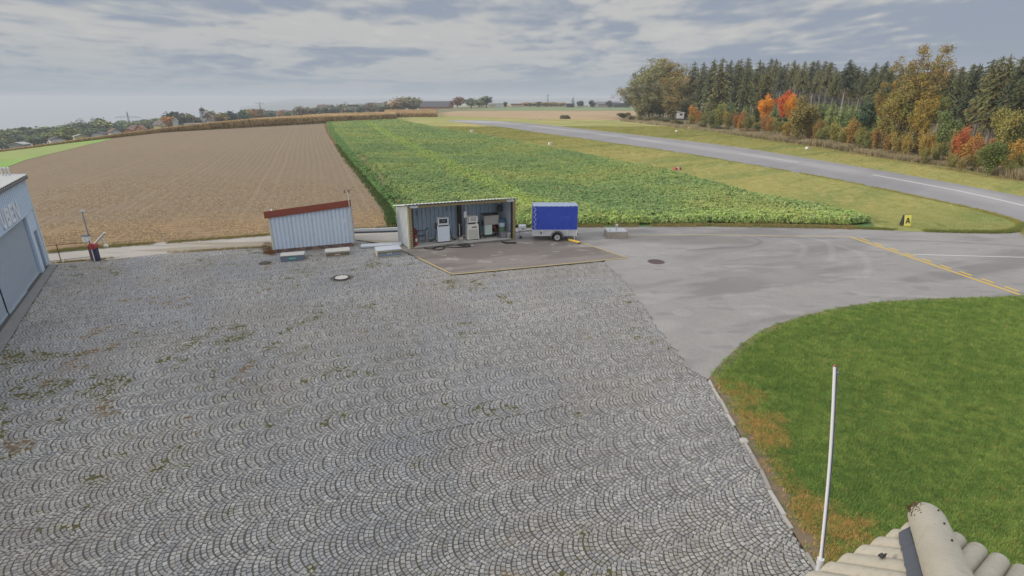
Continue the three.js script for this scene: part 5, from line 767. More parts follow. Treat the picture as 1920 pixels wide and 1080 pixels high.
{ const p = level(1059, 222.8); const g = new THREE.SphereGeometry(1, 26, 14, 0, Math.PI * 2, 0, Math.PI / 2), P = g.attributes.position; for (let i = 0; i < P.count; i++) { const x = P.getX(i), y = P.getY(i), z = P.getZ(i), n = 0.75 + 0.5 * fbm(x * 2 + 4, z * 2 + y, 3); P.setXYZ(i, x * 2.3 * n, Math.min(y * 1.9 * n, 1.55), z * 2 * n); } g.computeVertexNormals(); const o = tag(new THREE.Mesh(g, paint(A(78, 72, 54), 1)), 'dark earth mound on the bare field beyond the runway', 'mound'); o.name = numbered('earth_mound'); o.position.copy(p); o.castShadow = o.receiveShadow = true; scene.add(o); }
// ---- white pole before the lawn
{
  const b = new THREE.Vector3(4.95, 0, -6.1), rt = ray(1565, 687), rj = ray(1538, 1052), t = 8.0; const top = new THREE.Vector3(rt[0] * t, H + rt[1] * t, rt[2] * t); const tj = 8.35, j = new THREE.Vector3(rj[0] * tj, H + rj[1] * tj, rj[2] * tj);
  const o = thing('flagpole', 'slim white leaning pole with an orange tip before the lawn', 'flagpole', [j.x, 0, j.z]); const L = v => [v.x - j.x, v.y, v.z - j.z], mid = j.clone().lerp(top, 0.5).add(new THREE.Vector3(0.032, 0, 0));
  const c = new THREE.CatmullRomCurve3([j, j.clone().lerp(top, 0.25).add(new THREE.Vector3(0.02, 0, 0)), mid, j.clone().lerp(top, 0.75).add(new THREE.Vector3(0.024, 0, 0)), top].map(v => new THREE.Vector3(...L(v))));
  part('shaft', new THREE.TubeGeometry(c, 40, 0.021, 12), paint(A(222, 222, 226), 0.35), o);
  part('halyard_shade', new THREE.TubeGeometry(new THREE.CatmullRomCurve3(c.getPoints(8).map(p => p.clone().add(new THREE.Vector3(0.037, 0, -0.01)))), 40, 0.013, 6), paint(A(96, 100, 128), 0.7), o);  // thick dark cord also puts the pole's shaded right side into colour
  part('lower_pole', [bar(L(j), [L(j)[0] - 0.02, 0.02, L(j)[2] + 0.02], 0.038), cyl(0.05, 0.05, 0.10, ...L(j))], paint(A(206, 206, 212), 0.4), o); part('tip', [place(new THREE.SphereGeometry(0.022, 12, 8), ...c.getPoint(1).toArray()), bar(c.getPoint(1), c.getPoint(1).add(new THREE.Vector3(0, 0.03, -0.005)), 0.016)], paint(A(160, 100, 74), 0.6), o); part('pulley', rbox(0.06, 0.05, 0.03, 0.01, ...c.getPoint(0.965).add(new THREE.Vector3(0.035, 0, 0)).toArray()), paint(A(110, 116, 140), 0.5), o);
}
// ---- hipped roof corner below the camera
{
  const o = thing('house', 'cream corrugated hipped roof corner with a rounded ridge cap', 'building', [2.263, 0, -2.318]); const e = 6.0;
  const d2 = (x, z) => { const l = Math.hypot(x, z); return [x / l, z / l]; };
  const hip = d2(-0.58, 0.815), e1 = d2(-0.91, 0.42), e2 = d2(0.61, 0.79), u1 = [-e1[1], e1[0]].map(v => -v), u2 = [e2[1], -e2[0]].map(v => -v);   // u: up the slope, in plan
  if (u1[0] * hip[0] + u1[1] * hip[1] < 0) u1.forEach((v, i) => u1[i] = -v); if (u2[0] * hip[0] + u2[1] * hip[1] < 0) u2.forEach((v, i) => u2[i] = -v);
  const h1 = hip[0] * u1[0] + hip[1] * u1[1], h2 = hip[0] * u2[0] + hip[1] * u2[1], RISE = 0.37, r1 = RISE / h1, r2 = RISE / h2;
  const CR = texture(512, 512, (u, v) => { const n = fbm(u * 8, v * 8, 5), s = fbm(u * 60, v * 60, 3), l = sstep(0.72, 0.78, fbm(u * 44 + 9, v * 44, 3)); let k = mix3(A(168, 161, 146), A(182, 175, 160), n); k = mix3(k, A(160, 153, 138), 0.4 * sstep(0.5, 0.75, s)); k = mix3(k, A(136, 126, 104), 0.3 * l); return [...k, s]; });
  const mat = new THREE.MeshStandardMaterial({ map: CR.map, bumpMap: CR.bump, bumpScale: 0.001, roughness: 0.85, side: THREE.DoubleSide });
  const slopeGeo = (ed, up, rise, pitch, amp, n0, n1) => { // one row of rolls after another, each running from the eave up to the hip
    const out = [], S = 2.6;
    for (let k = n0; k < n1; k++) { const pos = [], uv = [], idx = [], NU = 14, NV = 26;
      for (let i = 0; i <= NU; i++) { const q = k + i / NU, along = q * pitch; // distance along the eave
        // where this line meets the hip: hip*t = ed*along + up*v
        const det = ed[0] * up[1] - ed[1] * up[0]; const he = (hip[0] * up[1] - hip[1] * up[0]) / det, hu = (ed[0] * hip[1] - ed[1] * hip[0]) / det; const vmax = Math.max(0.0, along / Math.max(he, 1e-3) * hu);
        for (let j = 0; j <= NV; j++) { const v = mix(-0.055, Math.min(vmax, S), j / NV), wave = amp * Math.sqrt(Math.abs(Math.sin(Math.PI * q))) * 1.25; pos.push(ed[0] * along + up[0] * v, e + rise * v + wave - 0.25 * amp, ed[1] * along + up[1] * v); uv.push(along * 0.8, v * 0.8 + k * 0.37); } }
      for (let i = 0; i < NU; i++) for (let j = 0; j < NV; j++) { const a = i * (NV + 1) + j, b = a + NV + 1; idx.push(a, b, a + 1, b, b + 1, a + 1); }
      const g = new THREE.BufferGeometry(); g.setAttribute('position', new THREE.Float32BufferAttribute(pos, 3)); g.setAttribute('uv', new THREE.Float32BufferAttribute(uv, 2)); g.setIndex(idx); g.computeVertexNormals(); out.push(g); }
    return out; };
  slopeGeo(e1, u1, r1, 0.130, 0.045, 0, 24).forEach((g, i) => { const m = part('roof_tile', g, mat, o); });
  slopeGeo(e2, u2, r2, 0.088, 0.038, 0, 22).forEach(g => part('roof_tile', g, mat, o));
  // ridge cap along the hip: half-round pieces, the first closed by a rounded end
  const along = s => [hip[0] * s, e + RISE * s, hip[1] * s];
  const cap = (s0, s1, r, closed) => { const a = new THREE.Vector3(...along(s0)), b = new THREE.Vector3(...along(s1)), ax = b.clone().sub(a).normalize(), sd = new THREE.Vector3().crossVectors(ax, new THREE.Vector3(0, 1, 0)).normalize(), up = new THREE.Vector3().crossVectors(sd, ax).normalize(); const pos = [], uv = [], idx = [], N = 20, M = 22; const L = a.distanceTo(b);
    for (let j = 0; j <= M; j++) { let t = j / M * L, rr = r; if (closed) { const q = Math.min(1, (j / M * L) / 0.11); rr = r * Math.sqrt(Math.max(0.0004, 1 - (1 - q) * (1 - q))); } for (let i = 0; i <= N; i++) { const f = mix(-0.15, Math.PI + 0.15, i / N); const p = a.clone().addScaledVector(ax, t).addScaledVector(sd, Math.cos(f) * rr).addScaledVector(up, Math.sin(f) * rr + 0.035); pos.push(p.x, p.y, p.z); uv.push(i / N * 0.3, t * 0.8 + s0); } }
    for (let j = 0; j < M; j++) for (let i = 0; i < N; i++) { const c = j * (N + 1) + i, d = c + N + 1; idx.push(c, c + 1, d, c + 1, d + 1, d); }
    const g = new THREE.BufferGeometry(); g.setAttribute('position', new THREE.Float32BufferAttribute(pos, 3)); g.setAttribute('uv', new THREE.Float32BufferAttribute(uv, 2)); g.setIndex(idx); g.computeVertexNormals(); return g; };
  part('ridge_cap', cap(-0.10, 1.25, 0.088, true), mat, o); part('ridge_cap', cap(1.23, 2.5, 0.093, false), mat, o);
  for (const [s, f] of [[0.06, 1.25], [0.28, 1.2], [0.52, 1.25]]) { const p = along(s); part('screw', cyl(0.0045, 0.0045, 0.008, p[0] + 0.03, p[1] + 0.126, p[2]), DARK, o); }
  // dark sealing strip on the left of the cap
  { const pos = [], idx = [], r = rng(4); for (let k = 0; k <= 60; k++) { const s = k / 60 * 2.3 + 0.02, p = along(s), w = 0.10, a = 0.165; const y = r() * 0.022; pos.push(p[0] + e1[0] * a, p[1] + 0.050 + y, p[2] + e1[1] * a, p[0] + e1[0] * (a + w), p[1] + 0.048 + y, p[2] + e1[1] * (a + w)); if (k) { const c = 2 * (k - 1); idx.push(c, c + 1, c + 2, c + 1, c + 3, c + 2); } } const g = new THREE.BufferGeometry(); g.setAttribute('position', new THREE.Float32BufferAttribute(pos, 3)); g.setAttribute('uv', new THREE.Float32BufferAttribute(new Float32Array(pos.length / 3 * 2), 2)); g.setIndex(idx); g.computeVertexNormals(); part('sealing_strip', g, paint(A(84, 88, 96), 0.8), o); }
  { const L = new Leaves(), r = rng(77); for (let i = 0; i < 60; i++) { const s = -0.05 + 0.22 * r() * r(), f = 2.0 + 0.9 * r(), p = along(s), rr = 0.089, cx = Math.cos(f) * rr, cy = Math.sin(f) * rr + 0.037, sx = -hip[1], sz = hip[0]; const sg = sx * e1[0] + sz * e1[1] > 0 ? 1 : -1; const q = [p[0] - sg * sx * cx, p[1] + cy, p[2] - sg * sz * cx], w = 0.004 + 0.007 * r(), t = 0.6 + 0.6 * r(); for (let j = 0; j < 3; j++) { const a = r() * 6.28; L.tri([q[0] + Math.cos(a) * w, q[1] - w * 0.6, q[2] + Math.sin(a) * w], [q[0] - Math.sin(a) * w, q[1] + w, q[2] + Math.cos(a) * w], [q[0] - Math.cos(a) * w, q[1] - w * 0.4, q[2] - Math.sin(a) * w], [t, t, t]); } } const g = L.geo(); g.setAttribute('uv', new THREE.Float32BufferAttribute(new Float32Array(L.p.length / 3 * 2), 2)); const m = part('moss', g, paint(A(104, 86, 58), 1), o); m.userData.kind = 'stuff'; }
  for (const [k, v] of [[1.5, 0.10], [4.5, 0.10]]) { const x = e1[0] * k * 0.130 + u1[0] * v, z = e1[1] * k * 0.130 + u1[1] * v, y = e + r1 * v + 0.062; part('roof_clip', [box(0.028, 0.01, 0.02, x, y, z, 0, 0.4), bar([x, y, z], [x + 0.02, y + 0.012, z], 0.004)], DARK, o); }
  const wall = (ed, up) => { const g = new THREE.BoxGeometry(3.2, e - 0.14, 0.24); g.rotateY(Math.atan2(-ed[1], ed[0])); const q = 0.55; g.translate(ed[0] * 1.6 + hip[0] * q, (e - 0.14) / 2, ed[1] * 1.6 + hip[1] * q); return g; };
  part('wall', [wall(e1, u1), wall(e2, u2)], paint(A(196, 190, 178), 0.9), o);
}
// ================================================================ trees
const BARK = grimy(A(120, 108, 96), 0.95, 0.5, 101), BARKPALE = paint(A(150, 138, 128), 0.9), BARKDARK = paint(A(72, 62, 58), 0.95);
const leafMats = new Map();
const leafMat = c => { const k = c.join(); if (!leafMats.has(k)) leafMats.set(k, new THREE.MeshStandardMaterial({ color: new THREE.Color(...c), vertexColors: true, roughness: 0.8, side: THREE.DoubleSide })); return leafMats.get(k); };
const tones = (base, alt, n) => { const out = []; for (let i = 0; i < n; i++) out.push([mix(base[0], alt[0], i / Math.max(1, n - 1)), mix(base[1], alt[1], i / Math.max(1, n - 1)), mix(base[2], alt[2], i / Math.max(1, n - 1))]); return out; };
// conifer of unit height: whorls of drooping, ragged branches
function coniferCrown(seed, from, rad, levels, per, droop) {
  const r = rng(seed), L = new Leaves();
  for (let i = 0; i < levels; i++) { const t = i / levels, y = mix(from, 0.985, Math.pow(t, 0.9)); const len = rad * (0.10 + 0.90 * Math.pow(1 - t, 0.58)) * (t < 0.12 ? 0.65 + 0.35 * t / 0.12 : 1);
    const n = Math.max(4, Math.round(per * (0.55 + 0.45 * (1 - t))));
    const gap = (0.985 - from) / levels; const y0 = y; for (let b = 0; b < n; b++) { if (r() < 0.10) continue; const y = Math.min(0.98, y0 + (r() - 0.5) * gap * 1.6); const a = r() * 6.283, l = len * (0.55 + 0.6 * r()), c = Math.cos(a), s = Math.sin(a), dr = droop * (0.5 + 0.8 * r()) * (1 - 0.6 * t), lift = 0.012 * r(); const SEG = 3; let px = 0, py = y; const e0 = 0.78 + 0.44 * r(); const hue = (r() - 0.5) * 0.16;
      for (let q = 0; q < SEG; q++) { const f1 = (q + 1) / SEG, x1 = l * f1, y1 = y + lift * Math.sin(f1 * 3) - dr * l * f1 * f1; const w = l * (0.30 - 0.20 * f1) * (0.7 + 0.6 * r()), hang = l * (0.10 + 0.20 * r()); const k = [e0 * (0.94 + hue), e0, e0 * (0.94 - hue)]; const k2 = k.map(v => v * (0.85 + 0.3 * r()));
        const A0 = [c * px, py, s * px], B0 = [c * x1, y1, s * x1];
        L.tri(A0, B0, [c * (x1 + px) * 0.55 - s * w, (y1 + py) / 2 - hang, s * (x1 + px) * 0.55 + c * w], k); L.tri(B0, A0, [c * (x1 + px) * 0.55 + s * w, (y1 + py) / 2 - hang, s * (x1 + px) * 0.55 - c * w], k2);
        if (q === SEG - 1) L.tri(B0, [B0[0] - s * w * 0.5, B0[1] - hang * 0.6, B0[2] + c * w * 0.5], [c * (x1 + l * 0.12), y1 - 0.5 * hang, s * (x1 + l * 0.12)], k);
        px = x1; py = y1; } } }
  L.tri([-0.006, 0.95, 0], [0.006, 0.95, 0], [0, 1.0, 0], [0.9, 0.9, 0.9]); L.tri([0, 0.95, -0.006], [0, 0.95, 0.006], [0, 1.0, 0], [0.9, 0.9, 0.9]);
  return L.geo();
}
function trunkGeo(seed, top, r0, stubs) { const r = rng(seed), g = [cyl(r0 * 0.25, r0, top, 0, top / 2, 0, 0, 0, 0, 7)]; for (let i = 0; i < stubs; i++) { const y = top * (0.15 + 0.5 * r()), a = r() * 6.28, l = 0.03 + 0.05 * r(); g.push(bar([0, y, 0], [Math.cos(a) * l, y + 0.01, Math.sin(a) * l], r0 * 0.16, r0 * 0.08, 4)); } return mergeGeometries(g.map(q => q.index ? q.toNonIndexed() : q)); }
// broadleaf of unit height: forking limbs, leaves in loose clumps round their ends
function broadleaf(seed, o) {
  const r = rng(seed), L = new Leaves(), wood = [], ends = [];
  const grow = (p, d, len, rad, lev) => { const q = [p[0] + d[0] * len, p[1] + d[1] * len, p[2] + d[2] * len]; wood.push(bar(p, q, rad, rad * 0.62, lev ? 4 : 7)); if (lev >= o.depth) { ends.push(q); return; } if (lev >= 1) ends.push([(p[0] + q[0]) / 2 + 0.03 * (r() - 0.5), (p[1] + q[1]) / 2, (p[2] + q[2]) / 2 + 0.03 * (r() - 0.5)]);
    const n = lev === 0 ? o.limbs : 2 + Math.floor(r() * 2); for (let i = 0; i < n; i++) { const a = r() * 6.283 + i * 2.4, sp = o.spread * (0.5 + 0.9 * r()); const v = [d[0] + Math.cos(a) * sp, d[1] * (0.8 + 0.4 * r()) + o.up * (r() - 0.2), d[2] + Math.sin(a) * sp], l = Math.hypot(...v); const f = lev === 0 ? (o.low ?? 0.35) + (1 - (o.low ?? 0.35)) * r() : 1; grow(lev === 0 ? [mix(p[0], q[0], f), mix(p[1], q[1], f), mix(p[2], q[2], f)] : q, v.map(e => e / l), len * (lev === 0 ? o.first : 0.72) * (0.75 + 0.5 * r()), rad * 0.55, lev + 1); } };
  if (o.stems) for (let i = 0; i < o.stems; i++) { const a = r() * 6.28, k = 0.25 + 0.25 * r(), v = [Math.cos(a) * k, 1, Math.sin(a) * k], l = Math.hypot(...v); grow([Math.cos(a) * 0.05, 0, Math.sin(a) * 0.05], v.map(e => e / l), o.trunk * (0.7 + 0.5 * r()), o.rad, 0); }
  else grow([0, 0, 0], [0.02, 1, 0.01], o.trunk, o.rad, 0);
  let k = 1;
  const leaf = (x, y, z, size, tint) => { const a = r() * 6.283, b = (r() - 0.5) * 2.2, ux = Math.cos(a), uz = Math.sin(a), vy = Math.cos(b), vx = -uz * Math.sin(b), vz = ux * Math.sin(b); const s = size * (0.6 + 0.7 * r()), w = s * 0.55; L.quad([x - ux * s, y, z - uz * s], [x - vx * w, y - vy * w, z - vz * w], [x + ux * s, y, z + uz * s], [x + vx * w, y + vy * w, z + vz * w], tint); };
  for (const e of ends) { if (r() < o.bare) continue; const ce = 0.80 + 0.40 * r(), ch = (r() - 0.5) * o.hue; for (let i = 0; i < o.leaves; i++) { const th = r() * 6.283, ph = Math.acos(2 * r() - 1), d = o.clump * Math.pow(r(), 0.45) * (0.7 + 0.6 * r()); const q = ce * (0.82 + 0.36 * r()), hh = ch + (r() - 0.5) * o.hue * 0.6; leaf(e[0] + Math.sin(ph) * Math.cos(th) * d * 1.15, e[1] + Math.cos(ph) * d * 0.85, e[2] + Math.sin(ph) * Math.sin(th) * d * 1.15, o.leaf, [q * (1 + hh), q, q * (1 - Math.abs(hh) * 0.5)]); } }
  const cg = L.geo(); cg.computeBoundingBox(); k = 1 / cg.boundingBox.max.y; const rad = []; for (let i = 0; i < L.p.length; i += 9) rad.push(Math.hypot(L.p[i], L.p[i + 2])); rad.sort((a, b) => a - b); const kw = 0.5 / rad[Math.floor(rad.length * 0.93)]; cg.scale(kw, k, kw); const wg = mergeGeometries(wood.map(g => { const n = g.index ? g.toNonIndexed() : g; return n; })); wg.scale(kw, k, kw); return { crown: cg, wood: wg };
}
const spruces = [1, 2, 3, 4, 5, 6].map(i => ({ crown: coniferCrown(i, [0.56, 0.50, 0.60, 0.24, 0.34, 0.03][i - 1], [0.13, 0.145, 0.12, 0.16, 0.15, 0.15][i - 1], i === 6 ? 44 : 34, 10, 0.55), wood: trunkGeo(i, 0.97, 0.0125, 12) }));
const youngs = [1, 2, 3].map(i => ({ crown: coniferCrown(20 + i, 0.04, 0.21, 26, 11, -0.55), wood: trunkGeo(20 + i, 0.95, 0.016, 0) }));
const oaks = [1, 2, 3].map(i => broadleaf(40 + i, { depth: 4, limbs: 14, spread: 0.60, up: 0.35, first: 0.62, trunk: 0.55, rad: 0.030, clump: 0.10, leaves: 36, leaf: 0.020, bare: 0.12, hue: 0.22, low: 0.10 }));
const thin = broadleaf(50, { depth: 4, limbs: 12, spread: 0.42, up: 0.6, first: 0.50, trunk: 0.85, rad: 0.026, clump: 0.10, leaves: 44, leaf: 0.019, bare: 0.22, hue: 0.35 });
const maples = [1, 2].map(i => broadleaf(60 + i, { depth: 3, limbs: 8, spread: 0.48, up: 0.5, first: 0.55, trunk: 0.42, rad: 0.022, clump: 0.15, leaves: 110, leaf: 0.024, bare: 0.02, hue: 0.20, low: 0.2 }));
const balls = [1, 2].map(i => broadleaf(65 + i, { depth: 3, limbs: 12, spread: 0.75, up: 0.45, first: 0.36, trunk: 0.62, rad: 0.02, clump: 0.11, leaves: 70, leaf: 0.022, bare: 0.02, hue: 0.18, low: 0.72 }));
const bushes = [1, 2, 3, 4].map(i => broadleaf(70 + i, { stems: 5, depth: 2, limbs: 5, spread: 0.55, up: 0.5, first: 0.65, trunk: 0.40, rad: 0.014, clump: 0.17, leaves: 52, leaf: 0.032, bare: 0.05, hue: 0.28 }));
const small = [1, 2, 3].map(i => broadleaf(90 + i, { depth: 2, limbs: 8, spread: 0.6, up: 0.4, first: 0.6, trunk: 0.40, rad: 0.03, clump: 0.22, leaves: 26, leaf: 0.075, bare: 0.02, hue: 0.2 }));
const smallBare = broadleaf(97, { depth: 3, limbs: 9, spread: 0.5, up: 0.5, first: 0.55, trunk: 0.5, rad: 0.022, clump: 0.10, leaves: 4, leaf: 0.035, bare: 0.5, hue: 0.2 });
const smallFir = coniferCrown(99, 0.06, 0.20, 12, 8, 0.3), smallFirWood = trunkGeo(99, 0.9, 0.02, 0);
const TR = rng(123);
function tree(kind, name, label, category, p, height, wide, color, bark, group) {
  const o = thing(name, label, category, p, TR() * 6.283, group);
  const t = new THREE.Mesh(kind.wood, bark); t.name = name.includes('shrub') ? 'stem' : 'trunk'; const c = new THREE.Mesh(kind.crown, leafMat(color)); c.name = name.includes('shrub') ? 'foliage' : 'crown';
  for (const m of [t, c]) { m.castShadow = m.receiveShadow = true; o.add(m); }
  o.scale.set(height * wide, height, height * wide); return o;
}
const GREENS = [A(82, 84, 54), A(94, 94, 56), A(72, 78, 54), A(112, 106, 62)];
// on the forest floor everything stands on flat ground; depth of a row given by the photo row where it meets the ground
{
  const floor = sheet('forest_floor', [...outline([1150, 1177, 1264, 1347, 1452, 1556, 1671, 1806, 1920, 2300].map(x => [x, forestEdge(x)])), [260, -60], [300, -330], [70, -420], [52, -300]], 0.018, 512, 512, (x, z) => { const n = fbm(x * 0.5, z * 0.5, 4), g = fbm(x * 0.12, z * 0.12, 3); return [...mix3(mix3(A(96, 82, 58), A(132, 116, 80), n), A(92, 100, 58), 0.6 * sstep(0.45, 0.6, g)), n]; }, { bump: 0.1 });
}
const baseAt = (px, back) => level(px, forestEdge(px) - back);
// the big broadleaf trees on the corner
[[1222, 222, 104, 0.74, 0, A(146, 142, 96), 'tall olive-brown broadleaf tree, leftmost at the forest corner'], [1196, 223.5, 148, 0.95, 1, A(146, 144, 108), 'loose grey-green broadleaf tree leaning out at the forest\'s left end'], [1262, 223, 107, 0.70, 2, A(162, 142, 80), 'tall brownish-yellow broadleaf tree behind the white hunting stand'], [1243, 220, 118, 0.75, 1, A(128, 124, 84), 'dark olive broadleaf tree between the two tall corner trees'], [1284, 222, 150, 0.7, 0, A(118, 114, 70), 'shorter olive tree where broadleaves meet the spruces'], [1210, 219, 122, 0.7, 2, A(114, 116, 84), 'tree with see-through crown behind the forest corner']].forEach(([px, py, top, w, k, c, lab]) => { const p = level(px, py); tree(oaks[k], 'broadleaf_tree', lab, 'tree', p, topOver(p, px, top), w, c, BARK); });
[[1198, 225, 178, 0.8, A(122, 120, 78), 'olive undergrowth tree at the far left foot of the corner trees'], [1216, 224, 165, 0.7, A(130, 124, 76), 'leafy olive tree low between the left corner trunks'], [1236, 224, 160, 0.75, A(118, 114, 74), 'dark olive leafy tree in the middle of the corner group'], [1254, 225, 168, 0.7, A(136, 122, 72), 'brownish leafy tree left of the hunting stand'], [1282, 224, 172, 0.7, A(110, 108, 70), 'olive leafy tree behind the hunting stand']].forEach(([px, py, top, w, c, lab], i) => { const p = level(px, py); tree(bushes[i % 4], 'broadleaf_tree', lab, 'tree', p, topOver(p, px, top), w, c, BARK); });
// spruce wood: three rows, the tops as in the photograph
const crest = table([[1285, 118], [1320, 112], [1333, 104], [1350, 113], [1373, 107], [1396, 103], [1415, 112], [1446, 103], [1475, 112], [1500, 114], [1520, 110], [1545, 115], [1575, 112], [1600, 118], [1640, 116], [1660, 122], [1740, 124], [1770, 118], [1800, 103], [1825, 108], [1860, 99], [1885, 105], [1916, 94], [1960, 100], [2100, 90]]);
{
  const G = 'spruces of the forest behind the autumn shrubs';
  const zone = px => px < 1350 ? 'next to the corner broadleaf trees' : px < 1410 ? 'left of the orange maples' : px < 1500 ? 'behind the orange maples' : px < 1580 ? 'right of the orange maples' : px < 1660 ? 'left of the tallest tree' : px < 1745 ? 'behind the tallest tree' : px < 1830 ? 'right of the tallest tree' : 'at the forest\'s right edge';
  const row = (x0, x1, step, back, dy, seed, lab, low) => { const r = rng(seed); for (let px = x0; px < x1; px += step * (0.75 + 0.5 * r())) { const jb = back + 8 * (r() - 0.5); const p = level(px, Math.max(forestEdge(px) - jb, 208)); const t = crest(px) + dy + 28 * (r() - 0.25) * (back > 50 ? 1 : 0.8); const kind = low === 2 ? 5 : low ? 3 + Math.floor(r() * 2) : Math.floor(r() * 3); tree(spruces[kind], 'spruce', (low === 2 ? 'shade-coloured dark spruce deep in the wood ' : low ? 'tall spruce with low green branches ' : 'tall spruce with bare trunk and high crown ') + zone(px), 'spruce', p, topOver(p, px, t), 1.05 + 0.5 * r() + (low ? 0.15 : 0), low === 2 ? A(46, 48, 44) : GREENS[Math.floor(r() * 4)], r() < 0.5 ? BARKPALE : BARK, 'spruces ' + zone(px)); } };
  const wall = 'tall dark green spruce standing in the forest behind the autumn shrubs';
  row(1292, 1440, 17, 17, 2, 1, wall, true); row(1440, 1650, 15, 40, 2, 2, wall, false); row(1650, 1760, 17, 46, 4, 3, wall, false); row(1755, 2130, 22, 46, 2, 4, wall, true);
  row(1300, 1660, 15, 60, 5, 5, wall, false); row(1640, 2130, 17, 64, 3, 6, wall, false); row(1310, 1990, 15, 74, 6, 7, wall, true);
  // further in the rows thicken; the last carry the wood's shade as dark colour
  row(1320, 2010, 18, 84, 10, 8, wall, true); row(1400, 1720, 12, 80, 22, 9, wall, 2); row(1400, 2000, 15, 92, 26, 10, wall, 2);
}
{ // the young growth before it
  const r = rng(200);
  const G = 'young spruces in a thicket below the tall forest';
  for (let px = 1300; px < 1670; px += 6 + 4 * r()) { const p = baseAt(px, (px > 1400 ? 17 : 12) + 12 * r() * (px > 1400 ? 1 : 0.6)); tree(youngs[Math.floor(r() * 3)], 'young_spruce', 'young light green spruce in the thicket ' + (px < 1420 ? 'left of the round orange maple' : px < 1500 ? 'behind the orange maples' : 'below the bare spruce trunks'), 'spruce', p, topOver(p, px, 184 + 12 * r() + (px - 1300) * 0.010), 1.0 + 0.5 * r(), [A(132, 144, 84), A(116, 130, 80), A(142, 148, 84)][Math.floor(r() * 3)], BARK, G); }
  for (let px = 1305; px < 1420; px += 22) { const p = baseAt(px, 20); tree(youngs[Math.floor(r() * 3)], 'young_spruce', 'young light green spruce in the thicket below the tall forest', 'spruce', p, topOver(p, px, 160 + 20 * r()), 0.8, A(86, 106, 76), BARK, G); }
  [[1610, 268, 178, 'dark young spruce left of the tall yellow tree'], [1625, 270, 165, 'taller dark young spruce touching the tall yellow tree'], [1715, 285, 262, 'low blue-green young spruce under the tall yellow tree'], [1735, 286, 264, 'second low blue-green young spruce, right of its twin']].forEach(([px, py, t, lab], i) => { const p = level(px, py); tree(youngs[i % 3], 'young_spruce', lab, 'spruce', p, topOver(p, px, t), 1.3, i > 1 ? A(72, 96, 76) : A(66, 86, 60), BARK); });
}
// the autumn trees and shrubs that stand out, one by one
const O = A(222, 150, 46), RD = A(178, 84, 44), YG = A(138, 138, 62), OL = A(112, 112, 58), BR = A(128, 98, 66), GR = A(88, 104, 64);
[[1426, 252, 174, 1, 0.40, O, 'round bright orange maple before the young spruces'], [1463, 250, 166, 0, 0.36, A(212, 104, 46), 'red-orange maple with pale trunk, taller of the two bright ones'], [1478, 253, 172, 1, 0.36, O, 'golden orange maple crown right beside the red-orange maple']].forEach(([px, py, t, k, w, c, lab]) => { const p = level(px, py); tree(balls[k], 'maple', lab, 'tree', p, topOver(p, px, t), w, c, BARKPALE); });
[[1492, 268, 176, 0, 0.52, A(140, 126, 72), 'rounded olive-brown tree in front of the orange maples']].forEach(([px, py, t, k, w, c, lab]) => { const p = level(px, py); tree(maples[k], 'broadleaf_tree', lab, 'tree', p, topOver(p, px, t), w, c, BARK); });
[[1690, 293, 80, 0.38, A(150, 132, 84), 'tallest tree, yellow-brown with half-bare top, rising above the spruces'], [1648, 288, 150, 0.32, A(154, 132, 74), 'golden-brown tree on the left flank of the tallest tree']].forEach(([px, py, t, w, c, lab]) => { const p = level(px, py); tree(thin, 'tall_tree', lab, 'tree', p, topOver(p, px, t), w, c, BARK); });
[[1702, 294, 150, 0.50, A(122, 130, 72), 1, 'leafy green lower tree against the foot of the tallest tree'], [1672, 292, 128, 0.40, A(150, 136, 72), 0, 'ochre tree filling the middle of the tallest tree'], [1694, 290, 92, 0.36, A(152, 134, 80), 2, 'sparse brown-topped tree standing close behind the tallest tree'], [1716, 296, 132, 0.36, A(164, 140, 66), 2, 'yellow tree on the right flank of the tallest tree']].forEach(([px, py, t, w, c, k, lab]) => { const p = level(px, py); tree(oaks[k], 'broadleaf_tree', lab, 'tree', p, topOver(p, px, t), w, c, BARK); });
[[1762, 303, 204, 0.42, A(118, 130, 78), 0, 'pale green young tree right of the tallest tree'], [1862, 318, 196, 0.30, A(150, 142, 78), 1, 'pale yellow birch-like tree before the right-hand spruces'], [1886, 318, 210, 0.26, A(130, 134, 78), 0, 'slender yellow-green tree near the right edge'], [1850, 330, 262, 0.6, A(104, 116, 58), 1, 'dark green bushy sapling on the right forest edge']].forEach(([px, py, t, w, c, k, lab]) => { const p = level(px, py); tree(maples[k], 'young_tree', lab, 'tree', p, topOver(p, px, t), w, c, BARKPALE); });
